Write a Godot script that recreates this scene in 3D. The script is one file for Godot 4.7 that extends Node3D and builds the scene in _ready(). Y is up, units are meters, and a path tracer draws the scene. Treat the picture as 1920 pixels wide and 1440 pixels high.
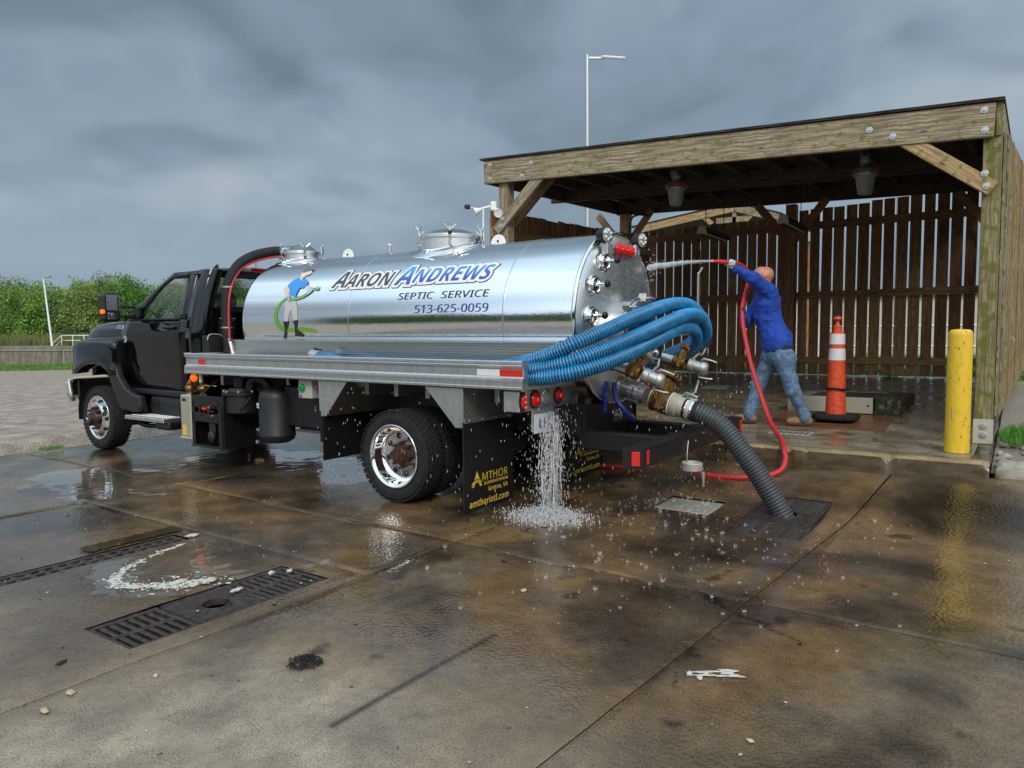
extends Node3D
# Tank truck being washed out at a dump station, under a dark rain sky.
# World axes: y up, x runs across the truck towards the shelter, -z runs the way the truck faces.

var rng := RandomNumberGenerator.new()
var used := {}
var M := {}
var TR: Node3D            # the truck; its own axes follow the slightly sloping concrete
const TB := Basis(Vector3(0.9998, 0.019, 0.0), Vector3(-0.019, 0.9998, 0.007), Vector3(0.0, -0.007, 1.0))


# ---------------------------------------------------------------- mesh building
class MB:
	var st := SurfaceTool.new()
	var sg := 0
	var col := Color.WHITE
	var two := 0.0

	func _init() -> void:
		st.begin(Mesh.PRIMITIVE_TRIANGLES)
		flat()

	func flat() -> MB:
		st.set_smooth_group(-1)
		return self

	func smooth() -> MB:
		sg += 1
		st.set_smooth_group(sg)
		return self

	func v(p: Vector3, uv: Vector2) -> void:
		st.set_color(col)
		st.set_uv(uv)
		if two > 0.0:
			st.set_uv2(uv * two)
		st.add_vertex(p)

	func tri(a: Vector3, b: Vector3, c: Vector3, ua := Vector2.ZERO, ub := Vector2.ZERO, uc := Vector2.ZERO) -> void:
		v(a, ua)
		v(c, uc)
		v(b, ub)

	func quad(a: Vector3, b: Vector3, c: Vector3, d: Vector3, ua := Vector2.ZERO, ub := Vector2(1, 0), uc := Vector2(1, 1), ud := Vector2(0, 1)) -> void:
		tri(a, b, c, ua, ub, uc)
		tri(a, c, d, ua, uc, ud)

	# box with chamfered edges; uv in metres, v runs along the longest side
	func box(c: Vector3, s: Vector3, bv := 0.0, bs := Basis(), uo := Vector2.ZERO) -> MB:
		var h := s * 0.5
		var b := minf(bv, minf(h.x, minf(h.y, h.z)) * 0.95)
		var long := 0 if s.x >= s.y and s.x >= s.z else (1 if s.y >= s.z else 2)
		for ax in 3:
			var u := (ax + 1) % 3
			var w := (ax + 2) % 3
			for sgn in [1.0, -1.0]:
				var ps := []
				var us := []
				for k in [[-1, -1], [1, -1], [1, 1], [-1, 1]]:
					var p := Vector3.ZERO
					p[ax] = sgn * h[ax]
					p[u] = k[0] * (h[u] - b)
					p[w] = k[1] * (h[w] - b)
					ps.append(c + bs * p)
					var t := Vector2(p[w], p[u]) if u == long else Vector2(p[u], p[w])
					us.append(t + uo + Vector2(ax * 0.37, ax * 0.61 + sgn * 0.13))
				if sgn > 0:
					quad(ps[0], ps[1], ps[2], ps[3], us[0], us[1], us[2], us[3])
				else:
					quad(ps[3], ps[2], ps[1], ps[0], us[3], us[2], us[1], us[0])
		if b > 0.0:
			for ax in 3:   # twelve edge strips
				var u := (ax + 1) % 3
				var w := (ax + 2) % 3
				for k in [[1, 1], [-1, 1], [-1, -1], [1, -1]]:
					var e := []
					for q in [[-1, 0], [1, 0], [1, 1], [-1, 1]]:
						var p := Vector3.ZERO
						p[ax] = q[0] * (h[ax] - b)
						p[u] = k[0] * (h[u] - (b if q[1] == 1 else 0.0))
						p[w] = k[1] * (h[w] - (0.0 if q[1] == 1 else b))
						e.append(c + bs * p)
					if k[0] * k[1] > 0:
						quad(e[3], e[2], e[1], e[0])
					else:
						quad(e[0], e[1], e[2], e[3])
			for sx in [1, -1]:
				for sy in [1, -1]:
					for sz in [1, -1]:
						var p1 := c + bs * Vector3(sx * h.x, sy * (h.y - b), sz * (h.z - b))
						var p2 := c + bs * Vector3(sx * (h.x - b), sy * h.y, sz * (h.z - b))
						var p3 := c + bs * Vector3(sx * (h.x - b), sy * (h.y - b), sz * h.z)
						if sx * sy * sz > 0:
							tri(p1, p2, p3)
						else:
							tri(p1, p3, p2)
		return self

	# bar between two points with a rectangular section
	func bar(a: Vector3, b: Vector3, w: float, t: float, bv := 0.0, side := Vector3.UP, uo := Vector2.ZERO) -> MB:
		var y := (b - a).normalized()
		var x := side.cross(y).normalized()
		if x.length() < 0.5:
			x = Vector3.RIGHT.cross(y).normalized()
		var z := x.cross(y)
		return box((a + b) * 0.5, Vector3(w, a.distance_to(b), t), bv, Basis(x, y, z), uo)

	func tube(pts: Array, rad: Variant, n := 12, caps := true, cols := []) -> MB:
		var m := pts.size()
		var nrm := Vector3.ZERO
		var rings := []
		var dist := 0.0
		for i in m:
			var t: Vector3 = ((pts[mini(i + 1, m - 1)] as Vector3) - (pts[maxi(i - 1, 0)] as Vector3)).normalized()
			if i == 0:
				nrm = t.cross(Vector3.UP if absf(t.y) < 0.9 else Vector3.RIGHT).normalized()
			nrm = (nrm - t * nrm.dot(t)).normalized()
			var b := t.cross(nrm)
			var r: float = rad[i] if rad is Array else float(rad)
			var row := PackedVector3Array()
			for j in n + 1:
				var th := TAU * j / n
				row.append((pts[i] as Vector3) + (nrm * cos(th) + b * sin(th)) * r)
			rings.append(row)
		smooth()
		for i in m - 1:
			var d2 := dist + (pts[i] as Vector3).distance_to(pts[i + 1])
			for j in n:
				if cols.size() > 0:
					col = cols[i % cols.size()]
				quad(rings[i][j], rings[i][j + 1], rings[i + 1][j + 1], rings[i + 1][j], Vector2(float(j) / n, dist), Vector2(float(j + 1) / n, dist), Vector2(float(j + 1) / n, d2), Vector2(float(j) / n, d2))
			dist = d2
		flat()
		if caps:
			for j in n:
				tri(pts[0], rings[0][j + 1], rings[0][j])
				tri(pts[m - 1], rings[m - 1][j], rings[m - 1][j + 1])
		return self

	# profile of (radius, height) turned round the local y axis; creased unless soft
	func lathe(prof: Array, n := 24, xf := Transform3D(), soft := false, arc0 := 0.0, arc1 := TAU) -> MB:
		if soft:
			smooth()
		for i in prof.size() - 1:
			if not soft:
				smooth()
			var p: Vector2 = prof[i]
			var q: Vector2 = prof[i + 1]
			for j in n:
				var t0 := arc0 + (arc1 - arc0) * j / n
				var t1 := arc0 + (arc1 - arc0) * (j + 1) / n
				var a := xf * Vector3(p.x * cos(t0), p.y, -p.x * sin(t0))
				var b := xf * Vector3(p.x * cos(t1), p.y, -p.x * sin(t1))
				var c := xf * Vector3(q.x * cos(t1), q.y, -q.x * sin(t1))
				var d := xf * Vector3(q.x * cos(t0), q.y, -q.x * sin(t0))
				var ua := Vector2(float(j) / n, p.y)
				var ub := Vector2(float(j + 1) / n, p.y)
				var uc := Vector2(float(j + 1) / n, q.y)
				var ud := Vector2(float(j) / n, q.y)
				if p.x > 0.00001:
					tri(a, b, c, ua, ub, uc)
				if q.x > 0.00001:
					tri(a, c, d, ua, uc, ud)
		flat()
		return self

	func cyl(a: Vector3, b: Vector3, r: float, n := 16, bv := 0.0) -> MB:
		var l := a.distance_to(b)
		var e := minf(bv, r * 0.5)
		var prof := [Vector2(0, 0), Vector2(r - e, 0), Vector2(r, e), Vector2(r, l - e), Vector2(r - e, l), Vector2(0, l)] if e > 0.0 else [Vector2(0, 0), Vector2(r, 0), Vector2(r, l), Vector2(0, l)]
		return lathe(prof, n, axis(a, b))

	static func axis(a: Vector3, b: Vector3) -> Transform3D:
		var y := (b - a).normalized()
		var x := y.cross(Vector3.BACK if absf(y.z) < 0.9 else Vector3.RIGHT).normalized()
		return Transform3D(Basis(x, y, x.cross(y)), a)

	# polygon in local xy pulled out along z
	func prism(poly: PackedVector2Array, d: float, xf := Transform3D(), bev := 0.0) -> MB:
		var p := poly.duplicate()
		if Geometry2D.is_polygon_clockwise(p):
			p.reverse()
		var inner := p
		if bev > 0.0:
			var o := Geometry2D.offset_polygon(p, -bev, Geometry2D.JOIN_MITER)
			if o.size() == 1 and o[0].size() == p.size():
				inner = o[0]
				var best := 0
				for k in inner.size():
					if inner[k].distance_to(p[0]) < inner[best].distance_to(p[0]):
						best = k
				var rot := PackedVector2Array()
				for k in inner.size():
					rot.append(inner[(k + best) % inner.size()])
				inner = rot
		var h := d * 0.5
		var zb := h - (bev if inner != p else 0.0)
		var ix := Geometry2D.triangulate_polygon(inner)
		for k in range(0, ix.size(), 3):
			var a := inner[ix[k]]
			var b := inner[ix[k + 1]]
			var c := inner[ix[k + 2]]
			if (b - a).cross(c - a) < 0:
				var s := b
				b = c
				c = s
			tri(xf * Vector3(a.x, a.y, h), xf * Vector3(b.x, b.y, h), xf * Vector3(c.x, c.y, h), a, b, c)
			tri(xf * Vector3(a.x, a.y, -h), xf * Vector3(c.x, c.y, -h), xf * Vector3(b.x, b.y, -h), a, c, b)
		var n := p.size()
		for i in n:
			var j := (i + 1) % n
			var a := xf * Vector3(p[i].x, p[i].y, -zb)
			var b := xf * Vector3(p[j].x, p[j].y, -zb)
			var c := xf * Vector3(p[j].x, p[j].y, zb)
			var e := xf * Vector3(p[i].x, p[i].y, zb)
			quad(a, b, c, e)
			if inner != p:
				quad(e, c, xf * Vector3(inner[j].x, inner[j].y, h), xf * Vector3(inner[i].x, inner[i].y, h))
				quad(xf * Vector3(inner[i].x, inner[i].y, -h), xf * Vector3(inner[j].x, inner[j].y, -h), b, a)
		return self

	# rows of points joined into a skin; row direction x column direction faces out
	func skin(rows: Array, soft := true, flip := false) -> MB:
		if soft:
			smooth()
		for i in rows.size() - 1:
			for j in rows[i].size() - 1:
				var a: Vector3 = rows[i][j]
				var b: Vector3 = rows[i][j + 1]
				var c: Vector3 = rows[i + 1][j + 1]
				var d: Vector3 = rows[i + 1][j]
				var fj := float(j)
				var fi := float(i)
				if flip:
					quad(d, c, b, a, Vector2(fj, fi + 1), Vector2(fj + 1, fi + 1), Vector2(fj + 1, fi), Vector2(fj, fi))
				else:
					quad(a, b, c, d, Vector2(fj, fi), Vector2(fj + 1, fi), Vector2(fj + 1, fi + 1), Vector2(fj, fi + 1))
		flat()
		return self

	func ball(c: Vector3, r: Vector3, n := 12, m := 8, bs := Basis()) -> MB:
		var prof := []
		for i in m + 1:
			var a := -PI / 2 + PI * i / m
			prof.append(Vector2(cos(a), sin(a)))
		prof[0].x = 0.0
		prof[m].x = 0.0
		return lathe(prof, n, Transform3D(bs * Basis.from_scale(r), c), true)

	func done() -> ArrayMesh:
		st.generate_normals()
		st.index()
		return st.commit()


func nm(called: String, parent: Node) -> String:
	var key := str(parent.get_instance_id()) + called
	var k: int = used.get(key, 0)
	used[key] = k + 1
	return called if k == 0 else "%s_%03d" % [called, k]


func obj(called: String, mesh: Variant, mt: Material, parent: Node = self, at := Transform3D()) -> MeshInstance3D:
	var o := MeshInstance3D.new()
	o.name = nm(called, parent)
	o.mesh = mesh.done() if mesh is MB else mesh
	o.material_override = mt
	o.transform = at
	parent.add_child(o, true)
	return o


func thing(called: String, label: String, category: String, at := Vector3.ZERO, bs := Basis(), group := "") -> Node3D:
	var o := Node3D.new()
	o.name = nm(called, self)
	add_child(o, true)
	o.transform = Transform3D(bs, at)
	return tag(o, label, category, group)


func tag(o: Node3D, label: String, category: String, group := "") -> Node3D:
	o.set_meta("label", label)
	o.set_meta("category", category)
	if group != "":
		o.set_meta("group", group)
	return o


func stuff(o: Node3D) -> Node3D:
	o.set_meta("kind", "stuff")
	return o


func struct(o: Node3D) -> Node3D:
	o.set_meta("kind", "structure")
	return o


func multi(called: String, mesh: Mesh, xs: Array, mt: Material, parent: Node, cols := []) -> MultiMeshInstance3D:
	var mm := MultiMesh.new()
	mm.transform_format = MultiMesh.TRANSFORM_3D
	mm.use_colors = cols.size() > 0
	mm.mesh = mesh
	mm.instance_count = xs.size()
	for i in xs.size():
		mm.set_instance_transform(i, xs[i])
		if cols.size() > 0:
			mm.set_instance_color(i, cols[i])
	var o := MultiMeshInstance3D.new()
	o.name = nm(called, parent)
	o.multimesh = mm
	o.material_override = mt
	parent.add_child(o, true)
	stuff(o)
	return o


func rf(a: float, b: float) -> float:
	return rng.randf_range(a, b)


func curve(ctrl: Array, n: int) -> Array:   # Catmull-Rom through the points
	var out := []
	for i in ctrl.size() - 1:
		var p0: Vector3 = ctrl[maxi(i - 1, 0)]
		var p1: Vector3 = ctrl[i]
		var p2: Vector3 = ctrl[i + 1]
		var p3: Vector3 = ctrl[mini(i + 2, ctrl.size() - 1)]
		for k in n:
			out.append(p1.cubic_interpolate(p2, p0, p3, float(k) / n))
	out.append(ctrl[ctrl.size() - 1])
	return out


func even(pts: Array, step: float) -> Array:   # the same line with points at equal steps
	var out := [pts[0]]
	var left := step
	for i in pts.size() - 1:
		var a: Vector3 = pts[i]
		var b: Vector3 = pts[i + 1]
		var l := a.distance_to(b)
		var d := left
		while d < l:
			out.append(a.lerp(b, d / l))
			d += step
		left = d - l
	out.append(pts[pts.size() - 1])
	return out


# ---------------------------------------------------------------- materials
func lin(r: float, g: float, b: float, a := 1.0) -> Color:
	var c := Color(r, g, b).linear_to_srgb()
	c.a = a
	return c


func mat(c: Color, rough := 0.6, metal := 0.0) -> StandardMaterial3D:
	var m := StandardMaterial3D.new()
	m.albedo_color = c
	m.roughness = rough
	m.metallic = metal
	if c.a < 1.0:
		m.transparency = BaseMaterial3D.TRANSPARENCY_ALPHA
	return m


func noise(freq: float, sd: int, oct := 4, kind := FastNoiseLite.TYPE_SIMPLEX_SMOOTH) -> FastNoiseLite:
	var n := FastNoiseLite.new()
	n.noise_type = kind
	n.frequency = freq
	n.seed = sd
	n.fractal_octaves = oct
	return n


func nbytes(w: int, h: int, freq: float, sd: int, oct := 4, seam := false) -> PackedByteArray:
	var n := noise(freq, sd, oct)
	var im := n.get_seamless_image(w, h) if seam else n.get_image(w, h)
	im.convert(Image.FORMAT_L8)
	return im.get_data()


func tex(w: int, h: int, data: PackedByteArray, fmt := Image.FORMAT_RGB8) -> ImageTexture:
	return ImageTexture.create_from_image(Image.create_from_data(w, h, false, fmt, data))


# tileable grey texture whose values run between lo and hi
func grey_tex(n: int, freq: float, sd: int, lo: float, hi: float, oct := 4) -> ImageTexture:
	var d := nbytes(n, n, freq, sd, oct, true)
	for i in d.size():
		d[i] = int(255.0 * lerpf(lo, hi, d[i] / 255.0))
	return tex(n, n, d, Image.FORMAT_L8)


func bump_tex(n: int, freq: float, sd: int, strength: float, oct := 4) -> ImageTexture:
	var im := noise(freq, sd, oct).get_seamless_image(n, n)
	im.convert(Image.FORMAT_RGBA8)
	im.bump_map_to_normal_map(strength)
	return ImageTexture.create_from_image(im)


# wood: v runs along the grain, one texture spans 0.8 m across and 1.6 m along
func wood(c1: Color, c2: Color, sd: int, moss := 0.0) -> StandardMaterial3D:
	var w := 256
	var h := 512
	var grain := noise(0.045, sd, 5)
	var wob := nbytes(w, h, 0.012, sd + 1, 3, true)
	var spot := nbytes(w, h, 0.02, sd + 2, 4, true)
	var data := PackedByteArray()
	data.resize(w * h * 3)
	var hd := PackedByteArray()
	hd.resize(w * h)
	var knots := []
	var r2 := RandomNumberGenerator.new()
	r2.seed = sd
	for k in 5:
		knots.append(Vector3(r2.randf() * w, r2.randf() * h, r2.randf_range(4, 9)))
	for y in h:
		for x in w:
			var i := y * w + x
			var kx := x + (wob[i] - 128) * 0.022
			var dark := 0.0
			for k: Vector3 in knots:
				var dx := (x - k.x)
				var dy := (y - k.y) * 0.4
				var dd := sqrt(dx * dx + dy * dy) / k.z
				if dd < 3.0:
					kx += dx / (dd * dd + 0.6) * 0.5
					dark = maxf(dark, 1.0 - dd)
			var e := absf(y - h * 0.5) / (h * 0.5)
			var g := lerpf(grain.get_noise_2d(kx * 9.0, y * 0.16), grain.get_noise_2d(kx * 9.0, (y - h) * 0.16), clampf((e - 0.8) * 2.5, 0.0, 0.5) if y > h / 2 else 0.0)
			var g2 := grain.get_noise_2d(kx * 2.2 + 700.0, minf(y, h - y) * 0.10)
			var t := clampf(0.5 + g * 0.9 + g2 * 1.0, 0.0, 1.0)
			var c := c1.lerp(c2, t)
			var s := spot[i] / 255.0
			c = c * lerpf(0.88, 1.08, s)
			c = c * (1.0 - 0.55 * dark)
			if moss > 0.0:
				c = c.lerp(Color(0.36, 0.38, 0.13), clampf((s - 0.62 + moss * 0.35) * 3.0, 0.0, 0.85))
			data[i * 3] = int(clampf(c.r, 0, 1) * 255)
			data[i * 3 + 1] = int(clampf(c.g, 0, 1) * 255)
			data[i * 3 + 2] = int(clampf(c.b, 0, 1) * 255)
			hd[i] = int(clampf(t * 0.8 + 0.2 * s - dark * 0.2, 0, 1) * 255)
	var m := mat(Color.WHITE, 0.8)
	m.albedo_texture = tex(w, h, data)
	m.uv1_scale = Vector3(1.0 / 0.8, 1.0 / 1.6, 1)
	m.heightmap_enabled = true
	m.heightmap_scale = 0.25
	m.heightmap_texture = tex(w, h, hd, Image.FORMAT_L8)
	return m


func _ready() -> void:
	rng.seed = 20240511
	make_camera()
	make_sky()
	make_materials()
	make_ground()
	make_pad()
	make_shelter()
	make_fences()
	make_background()
	make_truck()
	make_hoses()
	make_person()
	make_props()
	make_drains()
	make_water()


func make_camera() -> void:
	var cam := Camera3D.new()
	cam.name = "camera"
	cam.fov = 55.0
	cam.near = 0.05
	cam.far = 600.0
	add_child(cam)
	cam.transform = Transform3D(Basis(Vector3(0.571, 0, 0.821), Vector3(0.0444, 0.99853, -0.0309), Vector3(-0.8198, 0.0541, 0.5702)).orthonormalized(), Vector3(-5.829, 1.359, 4.474))
	cam.current = true


func make_sky() -> void:
	# a computed overcast: dark rain cloud ahead of the camera, a brighter deck behind it
	var w := 1280
	var h := 640
	var big := noise(0.55, 7, 5)
	var mid := noise(1.3, 11, 4)
	var warp := noise(1.3, 23, 3)
	var im := Image.create(w, h, false, Image.FORMAT_RGBF)
	var ahead := Vector3(0.82, 0, -0.57)
	for y in h:
		var el := PI * (0.5 - (y + 0.5) / h)
		for x in w:
			var az := TAU * (x + 0.5) / w
			var d := Vector3(sin(az) * cos(el), sin(el), -cos(az) * cos(el))
			if el < 0.0:
				im.set_pixel(x, y, Color(0.20, 0.19, 0.17))
				continue
			# cloud layer seen from below: stretch towards the horizon
			var k := 1.0 / (d.y + 0.22)
			var p := Vector3(d.x * k, d.y * 0.7, d.z * k) * 0.8
			var wv := Vector3(warp.get_noise_3dv(p), warp.get_noise_3dv(p + Vector3(9, 3, 1)), warp.get_noise_3dv(p + Vector3(2, 8, 5))) * 0.5
			var n := big.get_noise_3dv(p + wv) * 0.8 + mid.get_noise_3dv(p * 1.6 + wv * 1.6) * 0.32
			n *= 0.25 + 0.75 * smoothstep(0.02, 0.30, d.y)
			var f := d.dot(ahead)                       # 1 ahead, -1 behind
			var light := lerpf(0.90, 0.285, maxf(smoothstep(0.12, 0.72, f), (1.0 - smoothstep(0.25, 0.55, d.y)) * smoothstep(-0.42, -0.08, f)))
			light *= 1.0 + n * (0.72 if f > 0.0 else 0.35)
			var hor := 1.0 - smoothstep(0.0, 0.25, d.y + n * 0.10)   # paler, clearer air low down
			var c := Color(0.72, 0.98, 1.24).lerp(Color(0.90, 1.0, 1.10), clampf(0.45 + n * 1.3 - 0.3 * f, 0, 1)) * light
			var left := clampf(d.dot(Vector3(-0.571, 0, -0.821)) * 0.5 + 0.5, 0, 1)
			var low := Color(0.185, 0.252, 0.305) * (0.80 + 0.5 * left) * lerpf(2.2, 1.0, smoothstep(-0.42, -0.08, f))
			c = c.lerp(low * (1.0 + n * 0.6), hor * 0.75)
			im.set_pixel(x, y, Color(c.r, c.g, c.b))
	var sm := PanoramaSkyMaterial.new()
	sm.panorama = ImageTexture.create_from_image(im)
	var sky := Sky.new()
	sky.sky_material = sm
	var env := Environment.new()
	env.background_mode = Environment.BG_SKY
	env.sky = sky
	env.background_energy_multiplier = 1.0
	env.tonemap_mode = Environment.TONE_MAPPER_LINEAR
	env.tonemap_exposure = 1.28
	env.sdfgi_enabled = true
	env.ssao_enabled = true
	env.ssil_enabled = true
	var we := WorldEnvironment.new()
	we.name = "environment"
	we.environment = env
	add_child(we)
	var sun := DirectionalLight3D.new()
	sun.name = "sun"
	sun.light_energy = 0.4
	sun.light_angular_distance = 18.0
	sun.light_color = Color(1.0, 0.94, 0.85)
	sun.shadow_enabled = true
	add_child(sun)
	sun.look_at_from_position(Vector3(-8.0, 7.5, 6.5), Vector3(0, 0, 0))


func make_materials() -> void:
	M.black = mat(lin(0.007, 0.007, 0.008), 0.4)
	M.paint = mat(lin(0.003, 0.003, 0.0035), 0.07)
	M.plastic = mat(lin(0.012, 0.0125, 0.015), 0.5)
	M.plastic.heightmap_enabled = true
	M.plastic.heightmap_texture = grey_tex(128, 0.09, 51, 0.2, 0.8)
	M.plastic.heightmap_scale = 0.05
	M.plastic.uv1_triplanar = true
	M.plastic.uv1_scale = Vector3.ONE * 5.0
	M.rubber = mat(lin(0.02, 0.02, 0.021), 0.75)
	M.rubber.albedo_texture = grey_tex(128, 0.03, 52, 0.5, 1.0)
	M.rubber.uv1_triplanar = true
	M.rubber.uv1_scale = Vector3.ONE * 2.0
	M.flap = mat(lin(0.011, 0.011, 0.012), 0.38)
	M.alu = mat(lin(0.72, 0.72, 0.71), 0.34, 1.0)          # mill-finish aluminium
	M.alu.roughness_texture = grey_tex(256, 0.02, 53, 0.8, 1.0)
	M.alu.roughness = 0.45
	M.alu.albedo_texture = grey_tex(256, 0.012, 54, 0.9, 1.0)
	M.alu.uv1_triplanar = true
	M.alu.uv1_scale = Vector3(4, 0.7, 4)
	M.tray = mat(lin(0.74, 0.74, 0.73), 0.2, 1.0)
	M.chrome = mat(lin(0.84, 0.84, 0.83), 0.07, 1.0)
	M.steel = mat(lin(0.55, 0.55, 0.54), 0.28, 1.0)
	M.cast = mat(lin(0.36, 0.37, 0.37), 0.45, 0.8)
	M.zinc = mat(lin(0.5, 0.51, 0.5), 0.5, 0.9)
	M.tank = mat(lin(0.86, 0.87, 0.88), 0.13, 1.0)         # polished stainless with drying rain on it
	M.tank.roughness_texture = grey_tex(512, 0.02, 55, 0.55, 1.0, 5)
	M.tank.roughness = 0.15
	M.tank.normal_enabled = true
	M.tank.normal_texture = bump_tex(512, 0.055, 56, 5.0, 4)
	M.tank.normal_scale = 0.022
	M.tank.uv1_scale = Vector3(1, 1, 1)
	M.head = mat(lin(0.80, 0.795, 0.78), 0.46, 1.0)        # brushed end of the tank
	M.head.roughness_texture = grey_tex(256, 0.02, 57, 0.65, 1.0)
	M.head.uv1_triplanar = true
	M.head.uv1_scale = Vector3(1.5, 6, 1.5)
	M.brass = mat(lin(0.42, 0.25, 0.075), 0.42, 0.85)
	M.brass.albedo_texture = grey_tex(128, 0.04, 58, 0.55, 1.0)
	M.brass.uv1_triplanar = true
	M.brass.uv1_scale = Vector3.ONE * 6.0
	M.white = mat(lin(0.78, 0.78, 0.76), 0.45)
	M.grey = mat(lin(0.33, 0.33, 0.32), 0.55)
	M.sand = mat(lin(0.5, 0.46, 0.36), 0.6)
	M.rust = mat(lin(0.11, 0.045, 0.028), 0.85)
	M.rust.albedo_texture = grey_tex(128, 0.06, 59, 0.4, 1.0)
	M.rust.uv1_triplanar = true
	M.rust.uv1_scale = Vector3.ONE * 6.0
	M.iron = mat(lin(0.10, 0.076, 0.064), 0.4, 0.2)
	M.iron.albedo_texture = grey_tex(256, 0.03, 60, 0.5, 1.0)
	M.iron.uv1_triplanar = true
	M.iron.uv1_scale = Vector3.ONE * 2.0
	M.pit = mat(lin(0.006, 0.005, 0.004), 0.8)
	M.red_lens = mat(lin(0.55, 0.012, 0.012), 0.12)
	M.amber = mat(lin(0.75, 0.2, 0.01), 0.15)
	M.redtape = mat(lin(0.62, 0.02, 0.015), 0.35)
	M.whitetape = mat(lin(0.75, 0.75, 0.74), 0.35)
	M.glass = mat(lin(0.03, 0.05, 0.045, 0.12), 0.03)
	M.clear = mat(lin(0.9, 0.9, 0.9, 0.15), 0.05)
	M.silver = mat(lin(0.8, 0.8, 0.8), 0.2, 1.0)
	M.bluehose = mat(lin(0.03, 0.34, 0.74), 0.32)
	M.bluehose.albedo_texture = grey_tex(128, 0.02, 61, 0.72, 1.0)
	M.bluehose.uv1_scale = Vector3(1, 1.5, 1)
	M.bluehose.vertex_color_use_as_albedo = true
	M.greyhose = mat(lin(0.06, 0.066, 0.072), 0.5)
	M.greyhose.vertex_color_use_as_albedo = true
	M.redhose = mat(lin(0.55, 0.03, 0.032), 0.35)
	M.bluepipe = mat(lin(0.02, 0.035, 0.3), 0.35)
	M.orange = mat(lin(0.95, 0.12, 0.035), 0.45)
	M.orange.albedo_texture = grey_tex(128, 0.06, 62, 0.72, 1.0, 5)
	M.orange.uv1_scale = Vector3(2, 2, 1)
	M.yellow = mat(lin(0.80, 0.50, 0.025), 0.42)
	var yd := nbytes(256, 256, 0.03, 63, 5, true)
	var yp := PackedByteArray()
	for i in yd.size():
		var t := yd[i] / 255.0
		var c := Color(0.93, 0.78, 0.21).lerp(Color(0.86, 0.70, 0.20), t)
		if t > 0.88:
			c = Color(0.36, 0.28, 0.12)
		yp.append_array([int(c.r * 255), int(c.g * 255), int(c.b * 255)])
	M.yellow = mat(Color.WHITE, 0.4)
	M.yellow.albedo_texture = tex(256, 256, yp)
	M.yellow.uv1_scale = Vector3(1.5, 1.2, 1)
	M.beam = wood(Color(0.45, 0.40, 0.325), Color(0.71, 0.64, 0.53), 101, 0.02)
	M.brace = wood(Color(0.56, 0.46, 0.33), Color(0.78, 0.66, 0.48), 102, 0.05)
	M.mossy = wood(Color(0.42, 0.37, 0.27), Color(0.66, 0.60, 0.44), 103, 0.6)
	M.dark1 = wood(Color(0.48, 0.345, 0.245), Color(0.70, 0.52, 0.37), 104, 0.0)
	M.dark2 = wood(Color(0.54, 0.41, 0.285), Color(0.77, 0.60, 0.42), 105, 0.06)
	M.dark3 = wood(Color(0.41, 0.30, 0.215), Color(0.61, 0.45, 0.325), 106, 0.0)
	M.wallboard = wood(Color(0.47, 0.43, 0.35), Color(0.70, 0.66, 0.56), 107, 0.25)
	M.ply = wood(Color(0.36, 0.25, 0.17), Color(0.56, 0.41, 0.29), 108, 0.0)
	M.ply.roughness = 0.35
	M.roofing = mat(lin(0.03, 0.03, 0.032), 0.9)
	M.rafter = wood(Color(0.22, 0.19, 0.16), Color(0.36, 0.31, 0.26), 109, 0.0)
	# concrete shared by pad, kerb and blocks
	var cd := nbytes(512, 512, 0.012, 64, 5, true)
	var cf := nbytes(512, 512, 0.12, 65, 3, true)
	var cp := PackedByteArray()
	cp.resize(512 * 512 * 3)
	var cr := PackedByteArray()
	cr.resize(512 * 512)
	for i in 512 * 512:
		var t := cd[i] / 255.0
		var f := 0.72 + 0.52 * cf[i] / 255.0
		var wet := smoothstep(0.12, 0.85, t)
		var c := Color(0.55, 0.50, 0.41).lerp(Color(0.44, 0.385, 0.30), wet) * f
		cp[i * 3] = int(clampf(c.r, 0, 1) * 255)
		cp[i * 3 + 1] = int(clampf(c.g, 0, 1) * 255)
		cp[i * 3 + 2] = int(clampf(c.b, 0, 1) * 255)
		cr[i] = int(255 * lerpf(0.5, 0.16, wet))
	M.padcon = mat(Color.WHITE, 1.0)
	M.padcon.albedo_texture = tex(512, 512, cp)
	M.padcon.roughness_texture = tex(512, 512, cr, Image.FORMAT_L8)
	M.padcon.uv1_scale = Vector3(0.33, 0.33, 1)
	M.padcon.heightmap_enabled = true
	M.padcon.heightmap_texture = tex(512, 512, cf, Image.FORMAT_L8)
	M.padcon.heightmap_scale = 0.12
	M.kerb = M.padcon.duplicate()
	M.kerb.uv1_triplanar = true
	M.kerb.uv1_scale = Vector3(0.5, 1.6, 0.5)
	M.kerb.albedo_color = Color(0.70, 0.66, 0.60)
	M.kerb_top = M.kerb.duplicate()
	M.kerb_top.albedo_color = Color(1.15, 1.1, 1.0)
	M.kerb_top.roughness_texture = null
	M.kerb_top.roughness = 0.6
	M.block = mat(lin(0.34, 0.31, 0.25), 0.8)
	M.block.albedo_texture = grey_tex(256, 0.03, 66, 0.7, 1.0, 5)
	M.block.uv1_triplanar = true
	M.block.heightmap_enabled = true
	M.block.heightmap_texture = grey_tex(256, 0.09, 67, 0.2, 0.9)
	M.block.heightmap_scale = 0.2
	M.block_pale = M.block.duplicate()
	M.block_pale.albedo_color = lin(0.5, 0.46, 0.37)
	var md := nbytes(256, 256, 0.03, 68, 5, true)
	var mp := PackedByteArray()
	for i in md.size():
		var c := Color(0.17, 0.19, 0.09).lerp(Color(0.44, 0.42, 0.34), smoothstep(0.45, 0.75, md[i] / 255.0))
		mp.append_array([int(c.r * 255), int(c.g * 255), int(c.b * 255)])
	M.mossblock = M.block.duplicate()
	M.mossblock.albedo_color = Color.WHITE
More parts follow.
